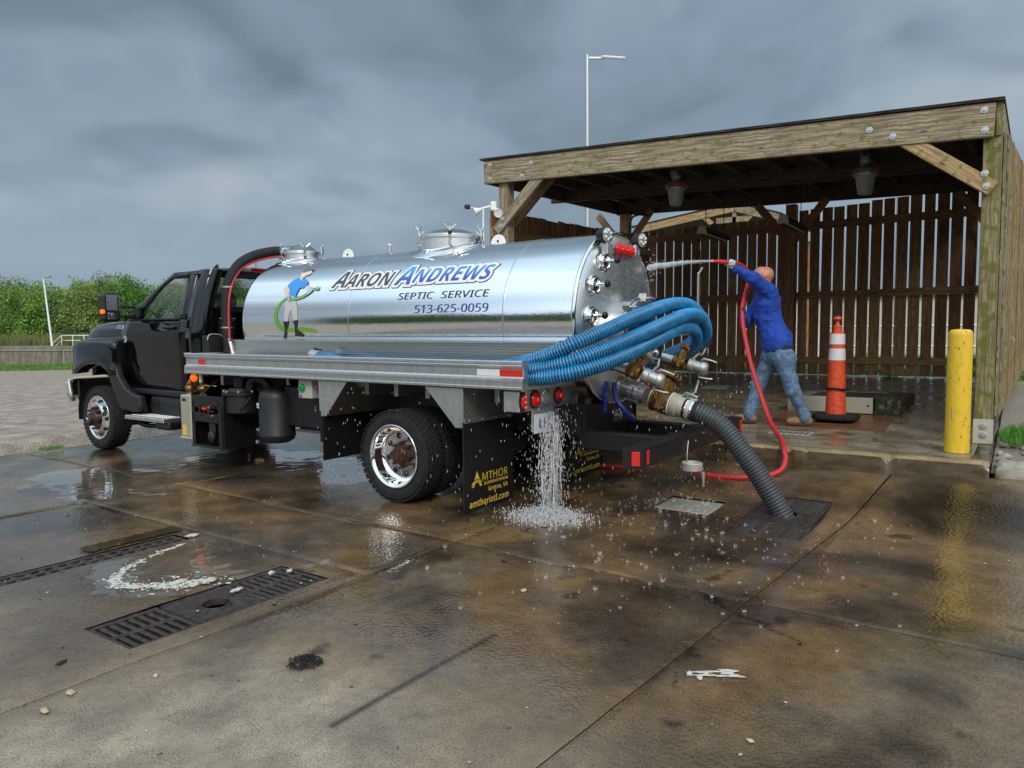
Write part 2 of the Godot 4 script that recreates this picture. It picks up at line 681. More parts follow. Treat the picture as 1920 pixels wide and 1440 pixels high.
	M.mossblock.albedo_texture = tex(256, 256, mp)


func ss(t: float, a: float, b: float) -> float:
	return smoothstep(a, b, t)


# height of the concrete in front of the kerb
func gh(x: float, z: float) -> float:
	return 0.019 * clampf(x, -14, 3) - 0.007 * clampf(z, -14, 14) + 0.19 * ss(x, 0.1, 1.37) * ss(z, 0.5, 2.2) + 0.08 * ss(x, 0.3, 1.37) * ss(z, 2.6, 4.4)


# height of all the land
func land(x: float, z: float) -> float:
	var y := gh(x, z)
	var d := Vector2(x, z).length()
	y -= 1.05 * ss(d, 10.0, 66.0) * ss(-z, 2.0, 20.0) * (1.0 - ss(x, 20.0, 45.0))
	y = lerpf(y, 0.72, ss(x, 2.0, 8.6) * (1.0 - ss(-z, 8.0, 30.0)))
	return y


func pad_y(x: float) -> float:
	return 0.38 + 0.072 * maxf(0.0, x - 2.97)


# where the rain and the hose have wetted the concrete
func wetness(x: float, z: float, n: float) -> float:
	var w := -0.15 + n * 1.5
	w += 0.55 * ss(x, -4.6, -2.9) + 0.25 * ss(-z, -0.5, 2.5)
	w -= 0.55 * ss(-x, 3.1, 4.2) * ss(z, 0.6, 2.0)
	w -= 0.28 * ss(z, 3.4, 4.4) * ss(-x, 1.2, 2.6)
	return clampf(w, 0.0, 1.0)


func make_ground() -> void:
	# the gravel lot, out to the horizon
	var g := MB.new()
	var rad := [0.0]
	var r := 2.0
	while r < 480.0:
		rad.append(r)
		r *= 1.07
	var rows := []
	for ri in rad:
		var row := PackedVector3Array()
		for k in 145:
			var a := TAU * k / 144.0
			var x: float = -2.0 + ri * cos(a)
			var z: float = ri * -sin(a)
			var y := land(x, z)
			if x > -9.6 and x < 9.3 and z > -6.6 and z < 11.6:
				y -= 0.3
			row.append(Vector3(x, y - 0.012, z))
		rows.append(row)
	g.smooth()
	for i in rows.size() - 1:
		for j in 144:
			var q := [rows[i][j], rows[i + 1][j], rows[i + 1][j + 1], rows[i][j + 1]]
			var uv := []
			for p: Vector3 in q:
				uv.append(Vector2(p.x, p.z) / 3.0)
			if i > 0:
				g.quad(q[0], q[1], q[2], q[3], uv[0], uv[1], uv[2], uv[3])
			else:
				g.tri(q[0], q[1], q[2], uv[0], uv[1], uv[2])
	var n := 512
	var a1 := nbytes(n, n, 0.2, 71, 2, true)
	var a2 := nbytes(n, n, 0.02, 72, 4, true)
	var pix := PackedByteArray()
	pix.resize(n * n * 3)
	for i in n * n:
		var c := Color(0.76, 0.71, 0.64).lerp(Color(0.64, 0.58, 0.51), a2[i] / 255.0) * (0.62 + 0.75 * a1[i] / 255.0)
		pix[i * 3] = int(clampf(c.r, 0, 1) * 255)
		pix[i * 3 + 1] = int(clampf(c.g, 0, 1) * 255)
		pix[i * 3 + 2] = int(clampf(c.b, 0, 1) * 255)
	var gm := mat(Color.WHITE, 0.75)
	gm.albedo_texture = tex(n, n, pix)
	gm.heightmap_enabled = true
	gm.heightmap_texture = tex(n, n, a1, Image.FORMAT_L8)
	gm.heightmap_scale = 0.3
	gm.detail_enabled = true
	gm.detail_blend_mode = BaseMaterial3D.BLEND_MODE_MUL
	gm.detail_albedo = grey_tex(256, 0.02, 73, 0.7, 1.0, 4)
	gm.detail_uv_layer = BaseMaterial3D.DETAIL_UV_1
	M.gravel = gm
	struct(obj("ground", g, gm))

	# concrete slabs with real joints between them
	var pm := pavement_material()
	var pav := Node3D.new()
	pav.name = "pavement"
	add_child(pav)
	struct(pav)
	var xs := [-9.6, -5.75, -1.8, 1.366]
	var zs := [-5.72, -2.3, 1.19, 3.29, 6.6, 9.0, 11.5]
	for i in 3:
		for j in 6:
			if i == 1 and j == 1:
				slab(pav, pm, xs[i], -2.68, zs[j], zs[j + 1])
				slab(pav, pm, -2.68, xs[i + 1], zs[j], zs[j + 1])
			else:
				slab(pav, pm, xs[i], xs[i + 1], zs[j], zs[j + 1])
	slab(pav, pm, 1.366, 5.2, 4.30, 6.6)
	slab(pav, pm, 1.366, 5.2, 6.6, 9.0)
	slab(pav, pm, 1.366, 8.0, 9.0, 11.5)
	var fill := MB.new()
	fill.smooth()
	for i in 60:
		for j in 56:
			var p := func(a: int, b: int) -> Vector3: 
				var x := lerpf(-9.59, 8.0, a / 60.0)
				var z := lerpf(-5.7, 11.5, b / 56.0)
				return Vector3(x, gh(x, z) - (0.17 if z < 4.3 and x > 0.9 else 0.016) - (0.5 if x < -2.4 and x > -8.4 and z > -1.3 and z < 1.4 else 0.0) - (0.5 if x > -1.2 and x < 1.1 and z > 2.1 and z < 3.8 else 0.0), z)
			fill.quad(p.call(i, j), p.call(i, j + 1), p.call(i + 1, j + 1), p.call(i + 1, j))
	obj("joint_filler", fill, mat(lin(0.035, 0.03, 0.024), 0.7), pav)


var holes := [Rect2(-4.06, 0.605, 1.215, 0.44), Rect2(-8.2, -0.66, 5.37, 0.21), Rect2(-0.46, 2.68, 1.07, 0.53), Rect2(-0.09, 1.93, 0.42, 0.48)]


func cuts(a: float, b: float, step: float, extra: Array) -> Array:
	var out := [a, b]
	var n := int(ceil((b - a) / step))
	for k in range(1, n):
		var v := lerpf(a, b, float(k) / n)
		var near := false
		for e in extra:
			if absf(e - v) < step * 0.4:
				near = true
		if not near:
			out.append(v)
	for e in extra:
		if e > a + 0.001 and e < b - 0.001:
			out.append(e)
	out.sort()
	return out


func slab(parent: Node3D, m: Material, x0: float, x1: float, z0: float, z1: float) -> void:
	var e := 0.0028
	x0 += e
	x1 -= e
	z0 += e
	z1 -= e
	var ex := []
	var ez := []
	for h: Rect2 in holes:
		if h.position.x < x1 and h.end.x > x0 and h.position.y < z1 and h.end.y > z0:
			ex.append_array([h.position.x, h.end.x])
			ez.append_array([h.position.y, h.end.y])
	var step := 0.07 if x1 > -6 and z0 < 5 and z1 > -3 else 0.16
	var xs := cuts(x0 + 0.005, x1 - 0.005, step, ex)
	var zs := cuts(z0 + 0.005, z1 - 0.005, step, ez)
	xs.push_front(x0)
	xs.push_back(x1)
	zs.push_front(z0)
	zs.push_back(z1)
	var und := noise(0.9, 81, 3)
	var mb := MB.new()
	mb.two = 16.0
	mb.smooth()
	var nx := xs.size()
	var nz := zs.size()
	var pts := PackedVector3Array()
	for i in nx:
		for j in nz:
			var x: float = xs[i]
			var z: float = zs[j]
			var y := gh(x, z) + und.get_noise_2d(x, z) * 0.006
			if i == 0 or j == 0 or i == nx - 1 or j == nz - 1:
				y -= 0.003
			# the long joint by the square drain runs a little askew
			var wide := exp(-pow((z - 3.29) / 0.9, 2.0))
			var tight := clampf((z - 3.22) / 0.07, 0.0, 1.0) if z < 3.3 else wide
			z += (0.062 * (x + 1.3) + 0.10 * ss(x, 0.1, 1.37)) * lerpf(wide, tight, ss(x, -1.3, -0.6))
			pts.append(Vector3(x, y, z))
	for i in nx - 1:
		for j in nz - 1:
			var c := Vector2((xs[i] + xs[i + 1]) * 0.5, (zs[j] + zs[j + 1]) * 0.5)
			var skip := false
			for h: Rect2 in holes:
				if h.has_point(c):
					skip = true
			if skip:
				continue
			var q := [pts[i * nz + j], pts[i * nz + j + 1], pts[(i + 1) * nz + j + 1], pts[(i + 1) * nz + j]]
			var uv := []
			for p: Vector3 in q:
				uv.append(Vector2((p.x + 9.0) / 16.0, (p.z + 7.0) / 16.0))
			mb.quad(q[0], q[1], q[2], q[3], uv[0], uv[1], uv[2], uv[3])
	mb.flat()
	for side in 4:   # edges down into the joint
		var n := nz if side < 2 else nx
		for k in n - 1:
			var a: Vector3
			var b: Vector3
			match side:
				0:
					a = pts[k]
					b = pts[k + 1]
				1:
					a = pts[(nx - 1) * nz + k + 1]
					b = pts[(nx - 1) * nz + k]
				2:
					a = pts[(k + 1) * nz]
					b = pts[k * nz]
				3:
					a = pts[k * nz + nz - 1]
					b = pts[(k + 1) * nz + nz - 1]
			var dn := Vector3(0, 0.12, 0)
			mb.quad(a - dn, b - dn, b, a, Vector2(0.5, 0.5), Vector2(0.5, 0.5), Vector2(0.5, 0.5), Vector2(0.5, 0.5))
	obj("slab", mb, m, parent)


func pavement_material() -> StandardMaterial3D:
	var n := 1024
	var n1 := nbytes(n, n, 0.006, 201, 5)
	var n2 := nbytes(n, n, 0.03, 202, 5)
	var n4 := nbytes(n, n, 0.013, 204, 5)
	var n5 := nbytes(n, n, 0.07, 208, 4)
	var crack := noise(0.0105, 205, 2, FastNoiseLite.TYPE_SIMPLEX)
	var alb := PackedByteArray()
	alb.resize(n * n * 3)
	var rou := PackedByteArray()
	rou.resize(n * n)
	var dry := Color(0.68, 0.625, 0.54)
	var damp := Color(0.575, 0.51, 0.42)
	var wetc := Color(0.42, 0.345, 0.265)
	var gold := Color(0.57, 0.455, 0.315)
	for y in n:
		var z := y / 64.0 - 7.0
		for x in n:
			var i := y * n + x
			var X := x / 64.0 - 9.0
			var a := n1[i] / 255.0
			var b := n2[i] / 255.0
			var w := wetness(X, z, a * 0.8 + b * 0.2)
			var c := dry.lerp(damp, clampf(w * 2.0, 0, 1)).lerp(wetc, clampf(w * 2.0 - 1.0, 0, 1))
			var go := n4[i] / 255.0
			c = c.lerp(gold, clampf((go - 0.46) * 4.0, 0, 0.8) * ss(X, -4.2, -2.4))
			# ingrained dirt: darker where the surface has worn open
			c = c * (0.80 + 0.34 * b + 0.12 * n5[i] / 255.0 - 0.30 * clampf((0.46 - go) * 5.0, 0, 1) * ss(X, -4.6, -3.0))
			# dark tyre rubber and oil, with shapes of their own
			if b > 0.80:
				c = c * lerpf(1.0, 0.55, clampf((b - 0.80) * 9.0, 0, 1))
			# tyre tracks where trucks pull up
			var tx := absf(absf(X + 0.2) - 0.95)
			if tx < 0.22:
				c = c * (1.0 - 0.13 * (1.0 - tx / 0.22) * (0.4 + a))
			var saw := absf(z - 2.35 - 0.02 * (X + 3.5))   # a saw cut that was left half way
			if saw < 0.022 and X > -4.0 and X < -2.95:
				c = c * (0.45 + 0.5 * saw / 0.022)
			var cr := absf(crack.get_noise_2d(x, y))
			if cr < 0.005 and a > 0.52 and X > -3.2:
				c = c * (0.45 + 0.55 * cr / 0.005)
			alb[i * 3] = int(clampf(c.r, 0, 1) * 255)
			alb[i * 3 + 1] = int(clampf(c.g, 0, 1) * 255)
			alb[i * 3 + 2] = int(clampf(c.b, 0, 1) * 255)
			var ro := lerpf(0.60, 0.13, w * w * (3.0 - 2.0 * w))
			rou[i] = int(clampf(ro + (b - 0.5) * 0.3 + (n5[i] / 255.0 - 0.5) * 0.12, 0.07, 1.0) * 255)
	var m := mat(Color.WHITE, 1.0)
	m.albedo_texture = tex(n, n, alb)
	m.roughness_texture = tex(n, n, rou, Image.FORMAT_L8)
	# fine aggregate relief
	var hi := noise(0.30, 203, 3).get_image(2048, 2048)
	hi.convert(Image.FORMAT_L8)
	m.heightmap_enabled = true
	m.heightmap_texture = ImageTexture.create_from_image(hi)
	m.heightmap_scale = 0.28
	var spk := nbytes(1024, 1024, 0.16, 206, 2, true)
	var sp2 := nbytes(1024, 1024, 0.02, 207, 4, true)
	for i in spk.size():
		var t := spk[i] / 255.0
		var q := sp2[i] / 255.0
		spk[i] = int(255 * clampf(0.60 + 0.30 * t + 0.14 * q + (0.3 if t > 0.80 else 0.0) - (0.35 if t < 0.18 else 0.0), 0, 1))
	m.detail_enabled = true
	m.detail_blend_mode = BaseMaterial3D.BLEND_MODE_MUL
	m.detail_albedo = tex(1024, 1024, spk, Image.FORMAT_L8)
	m.detail_uv_layer = BaseMaterial3D.DETAIL_UV_2
	m.uv2_scale = Vector3(0.55, 0.55, 1)
	return m


func make_pad() -> void:
	var pad := Node3D.new()
	pad.name = "raised_pad"
	add_child(pad)
	struct(pad)
	var und := noise(0.8, 301, 3)
	for part in [[-3.2, 0.55], [0.56, 4.125]]:
		var mb := MB.new()
		mb.smooth()
		var rows := []
		var xs := cuts(1.515, 8.75, 0.12, [])
		var zs := cuts(part[0], part[1], 0.12, [])
		for x in xs:
			var row := PackedVector3Array()
			for z in zs:
				row.append(Vector3(x, pad_y(x) + und.get_noise_2d(x, z) * 0.006, z))
			rows.append(row)
		for i in xs.size() - 1:
			for j in zs.size() - 1:
				var q := [rows[i][j], rows[i][j + 1], rows[i + 1][j + 1], rows[i + 1][j]]
				var uv := []
				for p: Vector3 in q:
					uv.append(Vector2(p.x, p.z))
				mb.quad(q[0], q[1], q[2], q[3], uv[0], uv[1], uv[2], uv[3])
		mb.flat()
		for j in zs.size() - 1:
			mb.quad(rows[0][j] - Vector3(0, 0.4, 0), rows[0][j + 1] - Vector3(0, 0.4, 0), rows[0][j + 1], rows[0][j])
		obj("slab", mb, M.padcon, pad)
	# front kerb in three lengths, then the return along the right end
	var rough := noise(2.2, 302, 4)
	for seg in [[-3.2, -0.2], [-0.19, 2.05], [2.06, 4.258]]:
		var rows := []
		var n := int((seg[1] - seg[0]) / 0.03)
		for k in n + 1:
			var z := lerpf(seg[0], seg[1], float(k) / n)
			var row := PackedVector3Array()
			for p: Vector2 in [Vector2(1.364, -0.15), Vector2(1.372, 0.30), Vector2(1.378, 0.358), Vector2(1.392, 0.377), Vector2(1.42, 0.3835), Vector2(1.511, 0.3845), Vector2(1.511, 0.2)]:
				var c := rough.get_noise_2d(z * 1.0, p.y * 3.0)
				var chip := maxf(0.0, rough.get_noise_2d(z * 2.5, 40.0) - 0.18) * (1.0 if p.y > 0.33 and p.x < 1.41 else 0.2)
				row.append(Vector3(p.x + c * 0.007 + chip * 0.07, p.y + c * 0.003 - chip * 0.07, z))
			rows.append(row)
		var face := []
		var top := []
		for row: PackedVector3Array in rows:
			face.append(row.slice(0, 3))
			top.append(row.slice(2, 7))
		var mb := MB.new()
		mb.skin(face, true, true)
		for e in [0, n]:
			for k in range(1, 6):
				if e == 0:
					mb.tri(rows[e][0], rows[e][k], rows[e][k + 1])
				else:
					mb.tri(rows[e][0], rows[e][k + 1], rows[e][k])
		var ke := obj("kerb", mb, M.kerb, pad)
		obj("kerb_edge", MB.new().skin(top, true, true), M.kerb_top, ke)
	var rows2 := []
	for k in 60:
		var x := lerpf(1.515, 8.7, k / 59.0)
		var row := PackedVector3Array()
		for p: Vector2 in [Vector2(4.262, -0.15), Vector2(4.26, 0.34), Vector2(4.25, 0.372), Vector2(4.225, 0.383), Vector2(4.132, 0.384), Vector2(4.132, 0.2)]:
			row.append(Vector3(x, p.y + pad_y(x) - 0.38 + rough.get_noise_2d(x, 9) * 0.004, p.x + rough.get_noise_2d(x, 19) * 0.006))
		rows2.append(row)
	obj("kerb", MB.new().skin(rows2), M.kerb, pad)


func plank(s: Vector3, bv := 0.004) -> ArrayMesh:
	return MB.new().box(Vector3.ZERO, s, bv, Basis(), Vector2(rf(0, 3), rf(0, 3))).done()


func bolts(parent: Node3D, ps: Array) -> void:
	var b := MB.new()
	b.lathe([Vector2(0, -0.004), Vector2(0.034, -0.004), Vector2(0.034, 0.003), Vector2(0.031, 0.005), Vector2(0.018, 0.005), Vector2(0.016, 0.013), Vector2(0, 0.015)], 14, Transform3D(Basis(Vector3.BACK, Vector3.LEFT, Vector3.UP), Vector3.ZERO))
	var mesh := b.done()
	for p in ps:
		obj("bolt", mesh, M.zinc, parent, Transform3D(Basis(), p))


func make_shelter() -> void:
	var t := thing("wooden_shelter", "weathered timber shelter with sloping flat roof over the raised concrete pad", "shelter", Vector3(2.69, 0.38, 1.27))
	var o := t.position
	# points below are in world metres, shifted to the shelter's own origin
	var put := func(called: String, a: Vector3, b: Vector3, w: float, th: float, m: Material, side := Vector3.RIGHT) -> MeshInstance3D:
		return obj(called, MB.new().bar(a - o, b - o, w, th, 0.006, side, Vector2(rf(0, 3), rf(0, 3))), m, t)
	# posts: two in front, three behind
	put.call("post", Vector3(2.77, 0.385, 4.155), Vector3(2.77, 3.60, 4.155), 0.155, 0.155, M.mossy)
	put.call("post", Vector3(2.77, 0.385, -1.60), Vector3(2.77, 3.86, -1.60), 0.155, 0.155, M.beam)
	put.call("post", Vector3(8.42, 0.78, 4.1), Vector3(8.42, 3.78, 4.1), 0.16, 0.16, M.dark1)
	put.call("post", Vector3(8.42, 0.78, 0.86), Vector3(8.42, 3.92, 0.86), 0.18, 0.18, M.dark1)
	put.call("post", Vector3(8.42, 0.78, -2.52), Vector3(8.42, 4.08, -2.52), 0.19, 0.19, M.dark1)
	# bracket at the foot of the near post
	var br := obj("post_bracket", MB.new().box(Vector3(2.686, 0.505, 4.155) - o, Vector3(0.012, 0.24, 0.168), 0.003), M.sand, t)
	bolts(br, [Vector3(2.677, 0.555, 4.155) - o, Vector3(2.677, 0.47, 4.155) - o])
	# front beam: slopes down towards the right end
	var bl := Vector3(2.655, 3.78, -1.885)
	var brr := Vector3(2.655, 3.489, 4.17)
	var fb: MeshInstance3D = put.call("front_beam", bl, brr, 0.06, 0.322, M.beam, Vector3.UP)
	var slope := (brr.y - bl.y) / (brr.z - bl.z)
	var on := func(z: float, dy: float) -> Vector3: return Vector3(2.624, bl.y + slope * (z - bl.z) + dy, z) - o
	bolts(fb, [on.call(-1.79, 0.09), on.call(-1.79, -0.1), on.call(-1.1, 0.06), on.call(-1.25, -0.1), on.call(4.08, 0.095), on.call(4.09, -0.095), on.call(3.08, 0.02), on.call(3.3, -0.07)])
	var nails := []
	for k in 7:
		nails.append(on.call(rf(0, 4), rf(-0.12, 0.12)))
	put.call("back_beam", Vector3(8.5, 4.29, -2.75), Vector3(8.5, 4.04, 4.17), 0.06, 0.40, M.rafter, Vector3.UP)
	put.call("middle_beam", Vector3(5.6, 4.0, -2.6), Vector3(5.6, 3.74, 4.15), 0.07, 0.24, M.rafter, Vector3.UP)
	# side beams carry on to the back
	put.call("side_beam", Vector3(2.69, 3.50, 4.215), Vector3(8.5, 4.02, 4.215), 0.05, 0.27, M.beam, Vector3.UP)
	put.call("side_beam", Vector3(2.69, 3.77, -1.91), Vector3(8.5, 4.25, -2.76), 0.05, 0.27, M.rafter, Vector3.UP)
	put.call("post_block", Vector3(2.70, 3.34, 4.2), Vector3(2.70, 3.66, 4.2), 0.05, 0.06, M.mossy)
	# rafters and roof boards
	for k in 11:
		var f := (k + 0.5) / 11.0
		var z0 := lerpf(-1.88, 4.16, f)
		var z1 := lerpf(-2.72, 4.16, f)
		put.call("rafter", Vector3(2.70, lerpf(3.80, 3.51, f) + 0.06, z0), Vector3(8.46, lerpf(4.30, 4.05, f) + 0.06, z1), 0.045, 0.14, M.rafter, Vector3.UP)
	var up := Vector3(0, 0.005, 0)
	var rc := [Vector3(2.60, 3.945, -1.95), Vector3(2.60, 3.651, 4.245), Vector3(8.72, 4.20, 4.25), Vector3(8.72, 4.46, -2.85)]
	var roof := MB.new()
	for k in 4:
		rc[k] = rc[k] - o + up
	var th := Vector3(0, 0.014, 0)
	roof.quad(rc[0] + th, rc[1] + th, rc[2] + th, rc[3] + th)
	roof.quad(rc[3], rc[2], rc[1], rc[0])
	for k in 4:
		roof.quad(rc[k], rc[(k + 1) % 4], rc[(k + 1) % 4] + th, rc[k] + th)
	var roofo := obj("roof", roof, M.rafter, t)
	# rolled roofing on top with a ragged front edge
	var felt := MB.new()
	var nn := noise(3.0, 311, 3)
	var fr := []
	for k in 61:
		var f := k / 60.0
		var a: Vector3 = rc[0].lerp(rc[1], f) + Vector3(-0.008 - 0.010 * nn.get_noise_1d(f * 30.0), 0.019, 0)
		var b: Vector3 = rc[3].lerp(rc[2], f) + Vector3(0, 0.019, 0)
		fr.append(PackedVector3Array([a - Vector3(0, 0.004 + 0.006 * nn.get_noise_1d(f * 60.0 + 9), 0), a + Vector3(0.01, 0.007, 0), b + Vector3(0, 0.007, 0), b]))
	felt.skin(fr, false, true)
	obj("roofing_felt", felt, M.roofing, roofo)
	# braces
	var brace := func(a: Vector3, b: Vector3, m: Material, w := 0.145) -> Node3D:
		return put.call("brace", a, b, w, 0.045, m, Vector3.RIGHT)
	var b1: Node3D = brace.call(Vector3(2.665, 2.84, 4.17), Vector3(2.665, 3.50, 3.30), M.brace)
	bolts(b1, [Vector3(2.638, 2.99, 4.10) - o, Vector3(2.638, 2.87, 4.115) - o])
	var b2: Node3D = brace.call(Vector3(2.665, 2.95, -1.70), Vector3(2.665, 3.66, -0.93), M.beam, 0.15)
	bolts(b2, [Vector3(2.638, 3.0, -1.62) - o, Vector3(2.638, 3.10, -1.58) - o])
	brace.call(Vector3(2.90, 2.95, -1.70), Vector3(2.90, 3.66, -0.93), M.dark3, 0.14)
	for pz in [[4.1, -1], [0.86, 1], [0.86, -1], [-2.52, 1], [-2.52, -1]]:
		var y: float = 3.95 - 0.04 * (pz[0] + 2.5)
		brace.call(Vector3(8.36, y - 0.55, pz[0] + 0.06 * pz[1]), Vector3(8.36, y + 0.16, pz[0] + 0.62 * pz[1]), M.dark1)
	# right-hand wall of upright boards on two rails, with wider gaps low down
	put.call("wall_rail", Vector3(2.80, 3.02, 4.20), Vector3(8.4, 3.02, 4.38), 0.04, 0.13, M.mossy, Vector3.UP)
	put.call("wall_rail", Vector3(2.80, 2.20, 4.20), Vector3(8.4, 2.20, 4.38), 0.04, 0.13, M.wallboard, Vector3.UP)
	put.call("wall_rail", Vector3(2.80, 0.98, 4.20), Vector3(8.4, 0.98, 4.38), 0.04, 0.13, M.wallboard, Vector3.UP)
	var wb := []
	for k in 5:
		wb.append(plank(Vector3(0.135, 2.9, 0.025)))
	for k in 37:
		var x := 3.16 + k * 0.152
		var top := 3.42 + 0.09 * (x - 2.7)
		var bot := 0.60 + 0.065 * (x - 2.97) + rf(-0.012, 0.012)
		var bs := Basis(Vector3.BACK, rf(-0.006, 0.006)).scaled_local(Vector3(1, (top - bot) / 2.9, 1))
		obj("board", wb[k % 5], [M.wallboard, M.beam, M.wallboard, M.dark2, M.mossy][(k * 7) % 5], t, Transform3D(bs, Vector3(x, (top + bot) * 0.5, 4.245 + 0.036 * (x - 3.0) + (0.012 if k % 2 else -0.004) + rf(-0.004, 0.004)) - o))
	var hook := MB.new()
	hook.tube(curve([Vector3(4.9, 1.45, 4.25), Vector3(4.9, 1.46, 4.31), Vector3(4.9, 1.40, 4.36), Vector3(4.9, 1.34, 4.33)], 6), 0.006, 6)
	var hk := []
	obj("wire_hook", hook, M.zinc, t, Transform3D(Basis(), -o))
	# conduit down the left back post
	obj("conduit", MB.new().tube(curve([Vector3(8.3, 3.98, -1.95), Vector3(8.3, 4.02, -2.2), Vector3(8.3, 3.85, -2.36), Vector3(8.3, 2.9, -2.38)], 6), 0.022, 8), M.black, t, Transform3D(Basis(), -o))

	# lamps that hang under the roof
	for lp in [[Vector3(4.62, 3.84, 0.16), "caged jar lamp under the shelter roof nearest the truck tank", 1.0], [Vector3(4.62, 3.715, 2.72), "caged jar lamp under the shelter roof near the bright diagonal brace", 1.0]]:
		var l := thing("jar_lamp", lp[1], "lamp", lp[0], Basis(), "lamps under the shelter roof")
		var g := MB.new()
		g.lathe([Vector2(0.0, -0.21), Vector2(0.14, -0.21), Vector2(0.15, -0.185), Vector2(0.145, -0.125), Vector2(0.12, -0.10), Vector2(0.06, -0.09), Vector2(0.06, -0.05), Vector2(0.075, -0.02), Vector2(0.075, 0.0), Vector2(0, 0)], 20)
		obj("housing", g, M.cast, l)
		for k in 12:
			var a := TAU * k / 12
			obj("fin", MB.new().box(Vector3(cos(a) * 0.148, -0.155, -sin(a) * 0.148), Vector3(0.02, 0.07, 0.006), 0.0, Basis(Vector3.UP, a)), M.cast, l)
		for k in 3:
			obj("red_label", MB.new().box(Vector3(cos(2.0 + k * 2.1) * 0.16, -0.155, -sin(2.0 + k * 2.1) * 0.16), Vector3(0.006, 0.05, 0.06), 0.0, Basis(Vector3.UP, 2.0 + k * 2.1)), M.redtape, l)
		var jar := MB.new()
		jar.lathe([Vector2(0, -0.445), Vector2(0.075, -0.44), Vector2(0.088, -0.42), Vector2(0.118, -0.23), Vector2(0.122, -0.21)], 20, Transform3D(), false)
		obj("glass_jar", jar, mat(lin(0.36, 0.37, 0.35), 0.3), l)
		obj("mount", MB.new().box(Vector3(0, 0.03, 0), Vector3(0.2, 0.06, 0.1), 0.005), M.cast, l)
	for fx in [[Vector3(6.17, 3.28, -0.02), "slim strip light hung on rods in front of the gable roof behind the fence", 0], [Vector3(6.17, 3.33, 1.30), "slim strip light hung on rods beside the shelter's middle back post", 1]]:
		var l := thing("strip_light", fx[1], "lamp", fx[0], Basis(), "lamps under the shelter roof")
		obj("body", MB.new().prism(PackedVector2Array([Vector2(-0.065, -0.05), Vector2(0.065, -0.05), Vector2(0.085, -0.07), Vector2(0.05, 0.03), Vector2(-0.05, 0.03), Vector2(-0.085, -0.07)]), 1.25, Transform3D(Basis(Vector3.BACK, Vector3.UP, Vector3.LEFT), Vector3(0.64, 0, 0))), M.rafter, l)
		obj("end_cap", MB.new().prism(PackedVector2Array([Vector2(-0.088, -0.085), Vector2(0.088, -0.085), Vector2(0.062, 0.04), Vector2(-0.062, 0.04)]), 0.012, Transform3D(Basis(Vector3.BACK, Vector3.UP, Vector3.LEFT), Vector3(0.006, 0, 0))), mat(lin(0.62, 0.55, 0.33), 0.5), l)
		obj("tube_lamp", MB.new().cyl(Vector3(0.05, -0.07, 0.02), Vector3(1.22, -0.07, 0.02), 0.016, 10), M.white, l)
		for k in 2:
			var xx := 0.18 + 0.9 * k
			obj("rod", MB.new().cyl(Vector3(xx, 0.03, 0), Vector3(xx, 0.80, 0), 0.007, 6), M.black, l)


func make_fences() -> void:
	var variants := []
	for k in 6:
		variants.append(plank(Vector3(0.022, 3.0, 0.165), 0.003))
	var mats := [M.dark1, M.dark2, M.dark3, M.dark1]
	# back fence of upright boards on three rails
	var f := thing("board_fence", "dark brown picket fence at the back of the shelter behind the man", "fence", Vector3(8.57, 0.8, 1.0))
	var o := f.position
	for sec in [[-2.45, 0.78, 0.188, 0.02], [0.94, 4.25, 0.204, 0.032]]:
		var z: float = sec[0] + 0.09
		var k := 0
		while z < sec[1]:
			var w: float = sec[2] - sec[3] * rf(0.7, 1.4)
			var top := 3.66 + 0.045 * (z + 2.5) * (1.0 if z > 0.8 else 0.2) + rf(-0.015, 0.015) - (0.0 if z > 0.8 else -0.05)
			var bot := 0.80 + rf(0, 0.015)
			var bs := Basis(Vector3.RIGHT, rf(-0.004, 0.004)).scaled_local(Vector3(1, (top - bot) / 3.0, w / 0.165))
			obj("board", variants[rng.randi() % 6], mats[rng.randi() % 4], f, Transform3D(bs, Vector3(8.60 + rf(-0.003, 0.003), (top + bot) * 0.5, z) - o))
			z += sec[2]
			k += 1
		for ry in [1.06, 2.255, 3.53]:
			obj("rail", MB.new().box(Vector3(8.567, ry, (sec[0] + sec[1]) * 0.5) - o, Vector3(0.04, 0.135, sec[1] - sec[0] + 0.05), 0.004, Basis(), Vector2(rf(0, 2), rf(0, 2))), M.dark2 if ry < 2 else M.dark1, f)
	# left fence, seen over the tank
	var g := thing("board_fence", "dark board fence closing the far left side of the shelter above the tank", "fence", Vector3(5.7, 0.6, -1.95))
	o = g.position
	for k in 29:
		var x := 3.0 + k * 0.19
		var top := 3.30 + 0.05 * (x - 3.0) + rf(-0.015, 0.015)
		var bot := 0.5 + 0.06 * (x - 3.0)
		var bs := Basis(Vector3.UP, PI / 2).scaled_local(Vector3(1, (top - bot) / 3.0, 1.07))
		obj("board", variants[rng.randi() % 6], mats[rng.randi() % 4], g, Transform3D(bs, Vector3(x, (top + bot) * 0.5, -1.99) - o))
	for ry in [0.9, 2.0, 2.98]:
		obj("rail", MB.new().bar(Vector3(2.9, ry, -1.955) - o, Vector3(8.4, ry + 0.25, -1.955) - o, 0.04, 0.13, 0.004, Vector3.UP), M.dark2, g)


